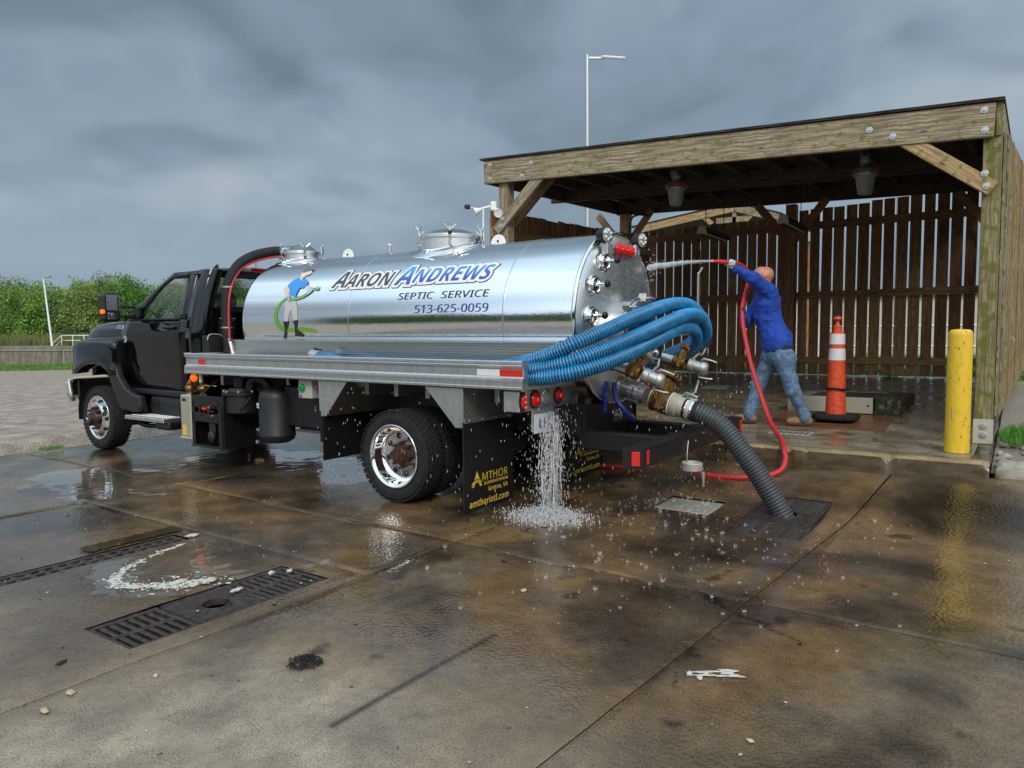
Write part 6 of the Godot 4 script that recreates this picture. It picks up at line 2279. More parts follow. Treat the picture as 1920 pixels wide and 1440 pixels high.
			for q in [Vector2(0.80, yt + 0.055), Vector2(0.88, yt + 0.04), Vector2(x - 0.14, yt + 0.012), Vector2(x - 0.05, yt - 0.006), Vector2(x - 0.012, yt - 0.04), Vector2(x, yt - 0.10), Vector2(x + 0.002, lerpf(yt, yb, 0.55)), Vector2(x + 0.012, yb + 0.09), Vector2(x + 0.022, yb + 0.07), Vector2(x + 0.024, yb + 0.012), Vector2(x + 0.014, yb), Vector2(x - 0.05, yb + 0.004), Vector2(x - 0.15, yb + 0.01)]:
				row.append(Vector3(s * q.x, q.y, l[0]))
			fr.append(row)
		var wing := obj("front_wing", MB.new().skin(fr, true, s > 0), M.paint, TR)
		obj("wing_end", MB.new().prism(PackedVector2Array([Vector2(0.78, 1.42), Vector2(1.07, 1.39), Vector2(1.12, 1.33), Vector2(1.125, 0.97), Vector2(0.85, 0.97)]), 0.01, Transform3D(Basis(Vector3(s, 0, 0), Vector3.UP, Vector3(0, 0, s)), Vector3(0, 0, -4.79))), M.black, wing)
		obj("headlamp", MB.new().ball(Vector3(s * 0.85, 1.12, -5.98), Vector3(0.16, 0.12, 0.06)), M.clear, wing)
		# liner, rear splash piece, seal with its latch
		var ln := []
		for k in 13:
			var a := lerpf(-0.15, PI + 0.15, k / 12.0)
			ln.append(PackedVector3Array([Vector3(s * 1.10, 0.42 + 0.55 * sin(a), -5.22 - 0.60 * cos(a)), Vector3(s * 0.60, 0.42 + 0.55 * sin(a), -5.22 - 0.60 * cos(a))]))
		obj("wheel_liner", MB.new().skin(ln, true, s > 0), M.plastic, TR)
		var sp := PackedVector2Array([Vector2(-4.855, 1.36), Vector2(-4.79, 1.36), Vector2(-4.785, 1.10), Vector2(-4.73, 0.95), Vector2(-4.58, 0.81), Vector2(-4.42, 0.745), Vector2(-4.245, 0.72), Vector2(-4.235, 0.60), Vector2(-4.27, 0.545), Vector2(-4.36, 0.525), Vector2(-4.66, 0.525), Vector2(-4.745, 0.56), Vector2(-4.83, 0.70), Vector2(-4.92, 0.86), Vector2(-4.97, 0.955), Vector2(-4.87, 0.965)])
		obj("splash_guard", MB.new().prism(sp, 0.09, Transform3D(Basis(Vector3.BACK, Vector3.UP, Vector3.LEFT), Vector3(s * 1.075, 0, 0)), 0.02), M.plastic, TR)
		obj("bonnet_seal", MB.new().box(Vector3(s * 0.95, 1.16, -4.81), Vector3(0.2, 0.42, 0.05), 0.01), M.pit, TR)
		obj("bonnet_latch", MB.new().box(Vector3(s * 1.135, 1.19, -4.82), Vector3(0.03, 0.15, 0.03), 0.006).box(Vector3(s * 1.135, 1.08, -4.82), Vector3(0.02, 0.1, 0.04), 0.006), M.plastic, TR)
		# pale guard strip under the wing and the turned end of the bumper
		obj("wing_trim", MB.new().tube(curve([Vector3(s * 1.115, 0.855, -5.98), Vector3(s * 1.12, 0.895, -5.80), Vector3(s * 1.12, 0.92, -5.4), Vector3(s * 1.115, 0.945, -4.99)], 5), 0.018, 8), M.sand, TR)
		obj("bumper_end", MB.new().tube(curve([Vector3(s * 1.06, 0.60, -6.02), Vector3(s * 1.13, 0.62, -5.90), Vector3(s * 1.135, 0.76, -5.94), Vector3(s * 1.12, 0.86, -5.985)], 5), 0.03, 10), M.cast, TR)
		obj("tow_bracket", MB.new().box(Vector3(s * 0.98, 0.72, -5.88), Vector3(0.16, 0.26, 0.04), 0.01), M.black, TR)
	obj("bumper", MB.new().box(Vector3(0, 0.73, -6.14), Vector3(2.2, 0.27, 0.14), 0.05), M.chrome, TR)
	# on the cab's back and roof
	obj("high_brake_lamp", MB.new().box(Vector3(0, 2.235, -3.215), Vector3(1.0, 0.045, 0.05), 0.012), M.red_lens, TR)
	obj("cargo_lamp", MB.new().box(Vector3(-0.35, 2.237, -3.20), Vector3(0.17, 0.036, 0.035), 0.008), mat(lin(0.7, 0.55, 0.52), 0.2), TR)
	obj("roof_fin", MB.new().prism(PackedVector2Array([Vector2(-0.06, 0), Vector2(0.06, 0), Vector2(0.05, 0.045), Vector2(0.03, 0.05)]), 0.02, Transform3D(Basis(Vector3.BACK, Vector3.UP, Vector3.LEFT), Vector3(-0.5, 2.247, -3.55)), 0.004), M.black, TR)
	obj("whip_aerial", MB.new().cyl(Vector3(0.1, 2.25, -3.6), Vector3(0.1, 2.50, -3.58), 0.004, 6), M.black, TR)
	# boxes behind the cab
	obj("side_locker", MB.new().box(Vector3(-0.86, 1.22, -3.12), Vector3(0.20, 0.46, 0.12), 0.02), M.black, TR)
	obj("side_locker", MB.new().box(Vector3(-0.66, 1.30, -3.13), Vector3(0.18, 0.66, 0.1), 0.015), M.black, TR)
	obj("locker_strap", MB.new().tube(curve([Vector3(-0.96, 1.40, -3.055), Vector3(-0.93, 1.46, -3.055), Vector3(-0.80, 1.46, -3.055), Vector3(-0.76, 1.42, -3.055)], 5), 0.006, 6), M.zinc, TR)
	obj("locker_strap", MB.new().bar(Vector3(-0.79, 1.645, -3.07), Vector3(-0.58, 1.645, -3.07), 0.008, 0.008), M.zinc, TR)


func make_gear() -> void:
	# tall aluminium box with brass taps
	obj("side_box", MB.new().box(Vector3(-1.12, 0.565, -3.135), Vector3(0.17, 0.47, 0.20), 0.012), mat(lin(0.5, 0.47, 0.38), 0.5, 0.6), TR)
	obj("box_foot", MB.new().box(Vector3(-1.12, 0.323, -3.135), Vector3(0.19, 0.014, 0.22), 0.004), M.sand, TR)
	obj("warning_label", MB.new().box(Vector3(-1.2065, 0.41, -3.16), Vector3(0.002, 0.11, 0.07)), mat(lin(0.75, 0.5, 0.06), 0.5), TR)
	obj("box_mark", MB.new().box(Vector3(-1.2065, 0.745, -3.16), Vector3(0.002, 0.03, 0.07)), M.black, TR)
	for k in 2:
		var p := Vector3(-1.12 + 0.03 * k, 0.80, -3.17 + 0.20 * k)
		var tap := obj("brass_tap", MB.new().lathe([Vector2(0.03, 0), Vector2(0.03, 0.03), Vector2(0.05, 0.045), Vector2(0.058, 0.07), Vector2(0.05, 0.095), Vector2(0.035, 0.105), Vector2(0.038, 0.125), Vector2(0.02, 0.14), Vector2(0.012, 0.165), Vector2(0, 0.168)], 12, Transform3D(Basis(), p)), M.brass, TR)
		obj("tap_base", MB.new().cyl(p - Vector3(0, 0.03, 0), p + Vector3(0, 0.01, 0), 0.038, 14), M.zinc, tap)
	obj("tap_lever", MB.new().box(Vector3(-1.09, 0.905, -2.84), Vector3(0.02, 0.012, 0.24), 0.003), mat(lin(0.62, 0.4, 0.03), 0.5), TR)
	obj("amber_lamp", MB.new().ball(Vector3(-1.17, 0.99, -3.01), Vector3(0.03, 0.045, 0.06)), glow(Color(1.0, 0.40, 0.02), 0.5), TR)
	obj("lamp_mount", MB.new().box(Vector3(-1.13, 0.99, -2.94), Vector3(0.03, 0.10, 0.03), 0.004), M.white, TR)
	# the pump in its black frame
	var fr := obj("pump_frame", MB.new().box(Vector3(-1.19, 0.74, -2.74), Vector3(0.02, 0.13, 0.56), 0.003), M.black, TR)
	for p in [[Vector3(-1.19, 0.50, -3.0), Vector3(0.02, 0.5, 0.05)], [Vector3(-1.19, 0.47, -2.49), Vector3(0.05, 0.46, 0.06)], [Vector3(-1.0, 0.255, -2.74), Vector3(0.42, 0.02, 0.58)], [Vector3(-1.19, 0.57, -2.74), Vector3(0.02, 0.10, 0.56)], [Vector3(-0.82, 0.55, -2.74), Vector3(0.02, 0.6, 0.58)], [Vector3(-1.0, 0.545, -2.455), Vector3(0.40, 0.60, 0.02)], [Vector3(-1.0, 0.545, -3.02), Vector3(0.40, 0.58, 0.02)]]:
		obj("frame_plate", MB.new().box(p[0], p[1], 0.004), M.black, fr)
	var pump := obj("pump", MB.new().lathe([Vector2(0, 0), Vector2(0.13, 0), Vector2(0.17, 0.02), Vector2(0.17, 0.2), Vector2(0.20, 0.205), Vector2(0.20, 0.235), Vector2(0.15, 0.24), Vector2(0.13, 0.275), Vector2(0, 0.28)], 28, Transform3D(Basis(), Vector3(-1.0, 0.62, -2.40))), M.plastic, TR)
	for k in 8:
		var a := TAU * k / 8.0
		obj("bolt", MB.new().cyl(Vector3(-1.0 + cos(a) * 0.182, 0.85, -2.40 + sin(a) * 0.182), Vector3(-1.0 + cos(a) * 0.182, 0.875, -2.40 + sin(a) * 0.182), 0.016, 6), M.zinc, pump)
	obj("pump_neck", MB.new().cyl(Vector3(-0.98, 0.86, -2.44), Vector3(-0.98, 1.0, -2.44), 0.07, 18), M.black, pump)
	obj("pump_elbow", MB.new().tube(curve([Vector3(-0.98, 0.86, -2.28), Vector3(-0.97, 0.97, -2.24), Vector3(-0.95, 0.99, -2.12), Vector3(-0.90, 0.90, -2.06)], 5), 0.055, 12), M.black, pump)
	obj("pump_inlet", MB.new().tube([Vector3(-1.12, 0.735, -2.95), Vector3(-1.12, 0.73, -2.80), Vector3(-1.10, 0.71, -2.70), Vector3(-1.07, 0.70, -2.58)], [0.05, 0.052, 0.062, 0.075], 14), M.black, pump)
	for z in [-2.83, -2.88]:
		obj("inlet_clamp", MB.new().cyl(Vector3(-1.12, 0.732, z), Vector3(-1.12, 0.732, z + 0.018), 0.057, 16), M.zinc, pump)
	obj("pump_shaft_cover", MB.new().lathe([Vector2(0, 0), Vector2(0.055, 0), Vector2(0.06, 0.03), Vector2(0.03, 0.05), Vector2(0, 0.055)], 16, MB.axis(Vector3(-1.17, 0.37, -2.68), Vector3(-1.3, 0.37, -2.68))), M.plastic, pump)
	obj("pump_foot", MB.new().box(Vector3(-1.16, 0.46, -2.70), Vector3(0.05, 0.30, 0.10), 0.02), M.plastic, pump)
	for k in 6:
		var kz := -2.66 + 0.05 * (k % 2)
		obj("hydraulic_fitting", MB.new().cyl(Vector3(-1.205, 0.60 + (k / 2) * 0.045, kz), Vector3(-1.235, 0.60 + (k / 2) * 0.045, kz), 0.012, 8), [M.brass, M.zinc, M.redtape][k % 3], pump)
	obj("red_cap", MB.new().cyl(Vector3(-1.21, 0.665, -2.80), Vector3(-1.21, 0.665, -2.73), 0.016, 10), M.redtape, pump)
	for h in [[Vector3(-1.2, 0.60, -2.66), Vector3(-1.26, 0.66, -2.60), Vector3(-1.22, 0.73, -2.58), Vector3(-1.15, 0.66, -2.5)], [Vector3(-1.18, 0.66, -2.78), Vector3(-1.2, 0.60, -2.86), Vector3(-1.18, 0.80, -2.86), Vector3(-1.05, 0.98, -2.72)], [Vector3(-1.1, 0.64, -2.46), Vector3(-1.12, 0.63, -2.36), Vector3(-1.1, 0.70, -2.25), Vector3(-1.0, 0.82, -2.22)]]:
		obj("hydraulic_hose", MB.new().tube(curve(h, 7), 0.011, 8), M.rubber, pump)
	# dark standing canister
	var cn := obj("canister", MB.new().lathe([Vector2(0, 0), Vector2(0.12, 0.004), Vector2(0.17, 0.035), Vector2(0.18, 0.07), Vector2(0.183, 0.075), Vector2(0.183, 0.09), Vector2(0.18, 0.095), Vector2(0.18, 0.46), Vector2(0.165, 0.52), Vector2(0.12, 0.555), Vector2(0, 0.56)], 36, Transform3D(Basis(), Vector3(-0.99, 0.355, -1.83)), true), M.plastic, TR)
	obj("hot_label", MB.new().box(Vector3(-1.165, 0.745, -1.905), Vector3(0.004, 0.05, 0.085), 0.0, Basis(Vector3.UP, -0.40)), M.white, cn)
	var hl := MB.new()
	var hb := Basis(Vector3.UP, -0.40)
	lay(hl, word("HOT", true, 0.022, 0.0, 0.05), func(q: Vector2) -> Vector3: return Vector3(-1.165, 0.745, -1.905) + hb * Vector3(-0.0035, q.y - 0.016, q.x - 0.022))
	obj("label_letters", hl, M.black, cn)
	obj("canister_bracket", MB.new().box(Vector3(-0.80, 0.62, -1.83), Vector3(0.15, 0.08, 0.3), 0.01), M.black, TR)
	obj("canister_clamp", MB.new().cyl(Vector3(-1.10, 0.36, -2.0), Vector3(-1.12, 0.36, -2.0), 0.02, 8), M.zinc, TR)
	# switch box with its green knob
	var sb := obj("switch_box", MB.new().box(Vector3(-1.08, 0.94, -1.195), Vector3(0.14, 0.18, 0.19), 0.008), mat(lin(0.44, 0.43, 0.4), 0.5), TR)
	obj("green_knob", MB.new().lathe([Vector2(0.035, 0), Vector2(0.033, 0.03), Vector2(0.028, 0.034), Vector2(0, 0.034)], 18, MB.axis(Vector3(-1.15, 0.955, -1.22), Vector3(-1.3, 0.955, -1.22))), mat(lin(0.02, 0.32, 0.09), 0.35), sb)
	obj("knob_grip", MB.new().box(Vector3(-1.19, 0.955, -1.22), Vector3(0.02, 0.06, 0.016), 0.004, Basis(Vector3.RIGHT, 0.5)), mat(lin(0.02, 0.32, 0.09), 0.35), sb)
	obj("cable_gland", MB.new().cyl(Vector3(-1.152, 0.872, -1.25), Vector3(-1.16, 0.872, -1.25), 0.01, 8), M.black, sb)
	obj("hydraulic_tank", MB.new().box(Vector3(-0.80, 0.74, -1.35), Vector3(0.40, 0.42, 0.7), 0.02), M.black, TR)
	obj("battery_tray", MB.new().box(Vector3(-0.72, 0.55, -1.30), Vector3(0.4, 0.1, 0.55), 0.01), M.black, TR)
	obj("dangling_strap", MB.new().bar(Vector3(-0.80, 0.60, -1.42), Vector3(-0.74, 0.44, -1.36), 0.03, 0.01), M.white, TR)
	obj("cross_tube", MB.new().cyl(Vector3(-0.9, 1.0, -1.75), Vector3(-0.3, 1.0, -1.45), 0.04, 12), M.black, TR)


func make_tail() -> void:
	# lamp box across the back of the bed
	for s in [-1.0, 1.0]:
		var a := -1.16 if s < 0 else 0.30
		var w := 0.86
		var lb := obj("lamp_box", MB.new().box(Vector3(a + w * 0.5, 0.945, 1.225), Vector3(w, 0.165, 0.15), 0.006), M.alu, TR)
		if s < 0:
			obj("gusset", MB.new().prism(PackedVector2Array([Vector2(-0.30, 1.03), Vector2(0.16, 1.03), Vector2(-0.02, 0.83), Vector2(-0.30, 0.83)]), 0.012, Transform3D(Basis(), Vector3(0, 0, 1.31))), M.alu, TR)
		for k in 4:
			var x: float = [-1.125, -0.945, -0.79, -0.60][k] if s < 0 else [1.125, 0.945, 0.79, 0.60][k]
			var r: float = [0.03, 0.062, 0.055, 0.058][k]
			var m: Material = [M.red_lens, M.red_lens, M.clear, M.red_lens][k]
			var p := Vector3(x, 0.945 + 0.004 * k, 1.302)
			var l := obj("tail_lamp", MB.new().lathe([Vector2(r + 0.012, 0), Vector2(r + 0.012, 0.010), Vector2(r, 0.014)], 24, Transform3D(MB.axis(p, p + Vector3.BACK).basis.scaled(Vector3(1, 1.9 if k == 0 else 1.0, 1)), p)), M.chrome if k == 2 else M.rubber, TR)
			obj("lens", MB.new().lathe([Vector2(r, 0.008), Vector2(r * 0.9, 0.022), Vector2(r * 0.5, 0.031), Vector2(0, 0.034)], 24, Transform3D(MB.axis(p, p + Vector3.BACK).basis.scaled(Vector3(1, 1.9 if k == 0 else 1.0, 1)), p), true), m if k != 0 else M.red_lens, l)
			if k == 0:
				for q in 3:
					obj("lamp_led", MB.new().box(p + Vector3(0, -0.04 + q * 0.04, 0.034), Vector3(0.014, 0.014, 0.003)), glow(Color(1, 0.25, 0.05), 1.6), l)
			elif k != 2:
				obj("lamp_bulb", MB.new().ball(p + Vector3(0, 0, 0.028), Vector3(0.022, 0.022, 0.009), 10, 6), glow(Color(1, 0.06, 0.04), 0.7), l)
	# number plate
	var np := obj("number_plate", MB.new().box(Vector3(-0.80, 0.752, 1.30), Vector3(0.31, 0.155, 0.006), 0.002), mat(lin(0.62, 0.64, 0.68), 0.35), TR)
	obj("plate_holder", MB.new().box(Vector3(-0.80, 0.79, 1.285), Vector3(0.33, 0.2, 0.014), 0.003), M.zinc, TR)
	obj("plate_print", MB.new().box(Vector3(-0.80, 0.75, 1.3045), Vector3(0.03, 0.08, 0.002)).box(Vector3(-0.74, 0.75, 1.3045), Vector3(0.025, 0.08, 0.002)).box(Vector3(-0.87, 0.75, 1.3045), Vector3(0.03, 0.08, 0.002)), mat(lin(0.06, 0.10, 0.32), 0.4), np)
	obj("plate_sticker", MB.new().box(Vector3(-0.69, 0.705, 1.3045), Vector3(0.04, 0.03, 0.002)), M.redtape, np)
	# black rear frame, its maker's plate and the bumper on two beams
	obj("rear_plate", MB.new().box(Vector3(0, 0.68, 1.47), Vector3(0.98, 0.38, 0.02), 0.004), M.black, TR)
	var mp := obj("makers_plate", MB.new().box(Vector3(0.14, 0.735, 1.484), Vector3(0.19, 0.12, 0.006), 0.002), mat(lin(0.12, 0.12, 0.125), 0.4, 0.5), TR)
	var ov := []
	for k in 25:
		ov.append(Vector3(0.14 + 0.068 * cos(TAU * k / 24.0), 0.735 + 0.035 * sin(TAU * k / 24.0), 1.489))
	var em := MB.new().tube(ov, 0.003, 6, false)
	var wv := []
	for k in 30:
		wv.append(Vector3(0.095 + 0.003 * k, 0.733 + 0.012 * sin(k * 1.3) * (1.4 if k < 4 else 0.8), 1.489))
	em.tube(wv, 0.0025, 5)
	obj("emblem", em, M.silver, mp)
	for s in [-1.0, 1.0]:
		obj("bumper_beam", MB.new().box(Vector3(s * 0.42, 0.585, 1.80), Vector3(0.12, 0.15, 0.74), 0.008), M.black, TR)
	obj("tow_bar", MB.new().box(Vector3(0.1, 0.50, 1.62), Vector3(0.9, 0.12, 0.12), 0.006), M.black, TR)
	var bp := obj("rear_bumper", MB.new().box(Vector3(0.14, 0.578, 2.19), Vector3(2.20, 0.155, 0.13), 0.006), M.black, TR)
	obj("bumper_corner", MB.new().prism(PackedVector2Array([Vector2(-0.10, -0.065), Vector2(0.0, -0.065), Vector2(0.0, 0.065), Vector2(-0.03, 0.065)]), 0.155, Transform3D(Basis(Vector3.RIGHT, Vector3.BACK, Vector3.DOWN), Vector3(-0.96, 0.578, 2.19))), M.black, bp)
	for q in [[Vector3(-1.033, 0.575, 2.215), Basis(Vector3.UP, -0.99), 0.06], [Vector3(-0.915, 0.575, 2.2565), Basis(), 0.04], [Vector3(1.195, 0.575, 2.2565), Basis(), 0.05]]:
		obj("reflector", MB.new().box(q[0], Vector3(q[2], 0.105, 0.008), 0.003, q[1]), M.redtape, bp)
	# discharge line: outlet, couplings, big brass valve, camlock
	var pa := Vector3(0, 1.02, 1.48)
	var pb := Vector3(0.0, 0.845, 2.16)
	var dv := (pb - pa).normalized()
	var at := func(f: float) -> Vector3: return pa.lerp(pb, f)
	var line := obj("outlet_pipe", MB.new().cyl(at.call(-0.25), at.call(0.50), 0.076, 24), M.cast, TR)
	obj("sump", MB.new().lathe([Vector2(0.0, -0.02), Vector2(0.17, 0), Vector2(0.2, 0.06), Vector2(0.2, 0.30)], 28, Transform3D(Basis(), Vector3(0, 0.84, 1.30)), true), M.steel, TR)
	for f in [0.10, 0.16, 0.33, 0.40]:
		obj("coupling_ring", MB.new().lathe([Vector2(0.078, -0.02), Vector2(0.092, -0.018), Vector2(0.095, 0.018), Vector2(0.078, 0.02)], 24, MB.axis(at.call(f), at.call(f) + dv)), M.zinc, line)
		for k in 8:
			var a := TAU * k / 8.0
			var ax := MB.axis(at.call(f), at.call(f) + dv)
			obj("ring_bolt", MB.new().cyl(ax * Vector3(cos(a) * 0.09, -0.026, sin(a) * 0.09), ax * Vector3(cos(a) * 0.09, 0.03, sin(a) * 0.09), 0.009, 6), M.zinc, line)
	big_valve(at.call(0.72), dv, 1.0)
	obj("white_gasket", MB.new().cyl(at.call(0.585), at.call(0.61), 0.09, 24), M.white, TR)
	obj("white_gasket", MB.new().cyl(at.call(0.82), at.call(0.845), 0.10, 24), M.white, TR)
	var cl := obj("camlock", MB.new().lathe([Vector2(0.08, 0), Vector2(0.098, 0.01), Vector2(0.1, 0.06), Vector2(0.085, 0.07), Vector2(0.085, 0.14), Vector2(0.094, 0.15), Vector2(0.09, 0.18), Vector2(0.07, 0.2)], 26, MB.axis(at.call(0.845), at.call(0.845) + dv)), mat(lin(0.5, 0.48, 0.4), 0.5, 0.4), TR)
	for s in [-1.0, 1.0]:
		var ax := MB.axis(at.call(0.90), at.call(0.90) + dv)
		obj("cam_arm", MB.new().tube([ax * Vector3(s * 0.1, 0.03, 0.02), ax * Vector3(s * 0.125, 0.05, 0.02), ax * Vector3(s * 0.115, 0.15, 0.03)], [0.012, 0.012, 0.009], 8), M.zinc, cl)
	# two smaller taps with capped camlocks
	for q in [[Vector3(-0.36, 1.16, 1.88), Vector3(-0.42, 1.27, 1.56), -1], [Vector3(0.47, 1.20, 1.93), Vector3(0.42, 1.29, 1.56), 1]]:
		var c: Vector3 = q[0]
		var from: Vector3 = q[1]
		var d := (c - from).normalized()
		var st := obj("tap_pipe", MB.new().cyl(from - d * 0.1, c - d * 0.06, 0.052, 20), M.steel, TR)
		for k in 3:
			obj("pipe_ring", MB.new().cyl(from + d * (0.05 + k * 0.05), from + d * (0.075 + k * 0.05), 0.062, 20), M.chrome, st)
		big_valve(c, d, 0.62)
		var e := c + d * 0.075
		var cap := obj("camlock_cap", MB.new().lathe([Vector2(0.05, 0), Vector2(0.062, 0.01), Vector2(0.062, 0.05), Vector2(0.052, 0.06), Vector2(0.052, 0.12), Vector2(0.06, 0.125), Vector2(0.058, 0.16), Vector2(0.045, 0.175), Vector2(0, 0.176)], 22, MB.axis(e, e + d)), M.zinc, TR)
		for s in [-1.0, 1.0]:
			var ax := MB.axis(e, e + d)
			obj("cam_arm", MB.new().tube([ax * Vector3(s * 0.065, 0.11, 0), ax * Vector3(s * 0.085, 0.12, 0), ax * Vector3(s * 0.082, 0.2, 0.01), ax * Vector3(s * 0.075, 0.23, 0.03)], [0.011, 0.011, 0.008, 0.01], 8), M.zinc, cap)
	# small round red lamp between the taps
	var rl := obj("red_lamp", MB.new().lathe([Vector2(0.052, 0), Vector2(0.052, 0.02), Vector2(0.045, 0.035), Vector2(0.025, 0.045), Vector2(0, 0.048)], 22, MB.axis(Vector3(0.17, 1.10, 1.90), Vector3(0.1, 1.10, 2.2)), true), M.red_lens, TR)
	obj("lamp_bracket", MB.new().box(Vector3(0.14, 1.06, 1.86), Vector3(0.08, 0.06, 0.1), 0.01), M.white, TR)
	# blue heating pipes
	for q in [[Vector3(-0.17, 1.05, 1.60), Vector3(-0.18, 0.92, 1.62), Vector3(-0.14, 0.80, 1.70), Vector3(0.10, 0.70, 1.66), Vector3(0.2, 0.72, 1.58)], [Vector3(-0.25, 1.06, 1.56), Vector3(-0.25, 0.95, 1.56), Vector3(-0.22, 0.80, 1.54)]]:
		obj("blue_tube", MB.new().tube(curve(q, 7), 0.02, 10), M.bluepipe, TR)
	obj("tube_fitting", MB.new().cyl(Vector3(0.19, 0.715, 1.60), Vector3(0.25, 0.72, 1.56), 0.025, 10), M.zinc, TR)
	# levers
	for q in [[Vector3(0.52, 1.22, 2.02), Vector3(0.66, 1.27, 2.03), Vector3(0.74, 1.26, 2.03), Vector3(1.0, 1.40, 2.03)], [Vector3(0.24, 0.92, 2.08), Vector3(0.38, 0.94, 2.10), Vector3(0.44, 0.99, 2.10), Vector3(0.60, 1.12, 2.08)], [Vector3(-0.22, 1.12, 1.95), Vector3(-0.12, 1.17, 1.95), Vector3(-0.06, 1.19, 1.95), Vector3(0.06, 1.34, 1.93)]]:
		var lv := obj("lever", MB.new().tube(curve([q[0], q[1], q[2], q[2].lerp(q[3], 0.4)], 4), 0.011, 8), M.zinc, TR)
		obj("lever_grip", MB.new().tube([q[2].lerp(q[3], 0.38), q[3]], 0.014, 8), M.black, lv)
	# cap hanging on its chain under the bumper
	var hc := obj("hanging_cap", MB.new().lathe([Vector2(0, 0.0), Vector2(0.07, 0.0), Vector2(0.082, 0.006), Vector2(0.084, 0.06), Vector2(0.078, 0.066), Vector2(0.074, 0.02), Vector2(0, 0.018)], 28, Transform3D(Basis(), Vector3(-0.27, 0.385, 2.34))), mat(lin(0.5, 0.5, 0.48), 0.5, 0.5), TR)
	obj("cap_ring", MB.new().tube([Vector3(-0.28, 0.385, 2.43), Vector3(-0.285, 0.30, 2.44), Vector3(-0.285, 0.27, 2.44)], [0.02, 0.009, 0.009], 8), M.zinc, hc)
	obj("cap_cable", MB.new().tube(curve([Vector3(-0.27, 0.45, 2.30), Vector3(-0.2, 0.50, 2.27), Vector3(-0.15, 0.60, 2.26)], 5), 0.005, 6), M.zinc, hc)
	# hook that keeps the blue hoses up
	obj("hose_hook", MB.new().box(Vector3(0.78, 1.74, 1.975), Vector3(0.035, 0.55, 0.012), 0.002).bar(Vector3(0.78, 2.0, 1.975), Vector3(0.79, 2.06, 2.01), 0.035, 0.012).bar(Vector3(0.78, 1.46, 1.975), Vector3(0.74, 1.43, 1.75), 0.035, 0.012).bar(Vector3(0.74, 1.43, 1.76), Vector3(0.70, 1.44, 1.55), 0.035, 0.012), M.zinc, TR)


func big_valve(c: Vector3, d: Vector3, k: float) -> void:
	# brass slide valve: flat body, bonnet on top, ribs
	var ax := MB.axis(c, c + d)
	var up := (Vector3.UP - d * d.dot(Vector3.UP)).normalized().rotated(d, -0.3)
	var side := up.cross(d)
	var b := Basis(side, up, d)
	var v := obj("brass_valve", MB.new().lathe([Vector2(0.08, -0.085), Vector2(0.105, -0.08), Vector2(0.105, -0.055), Vector2(0.09, -0.05), Vector2(0.09, 0.05), Vector2(0.105, 0.055), Vector2(0.105, 0.08), Vector2(0.08, 0.085)], 26, ax.scaled_local(Vector3.ONE * k)), M.brass, TR)
	obj("valve_body", MB.new().box(c + up * 0.05 * k, Vector3(0.20, 0.30, 0.07) * k, 0.02 * k, b), M.brass, v)
	obj("valve_bonnet", MB.new().box(c + up * 0.215 * k, Vector3(0.23, 0.03, 0.10) * k, 0.008 * k, b).box(c + up * 0.245 * k, Vector3(0.17, 0.03, 0.08) * k, 0.01 * k, b), M.brass, v)
	for e in [-1, 0, 1]:
		obj("valve_rib", MB.new().box(c + side * 0.05 * e * k + up * 0.08 * k + d * 0.037 * k, Vector3(0.012, 0.18, 0.012) * k, 0.003, b), M.brass, v)
		obj("bonnet_bolt", MB.new().cyl(c + side * 0.09 * e * k + up * 0.22 * k + d * 0.045 * k, c + side * 0.09 * e * k + up * 0.255 * k + d * 0.045 * k, 0.012 * k, 6), M.brass, v)
	obj("valve_stem", MB.new().cyl(c + side * 0.09 * k + up * 0.02 * k, c + side * 0.20 * k + up * 0.03 * k, 0.016 * k, 10), M.zinc, v)


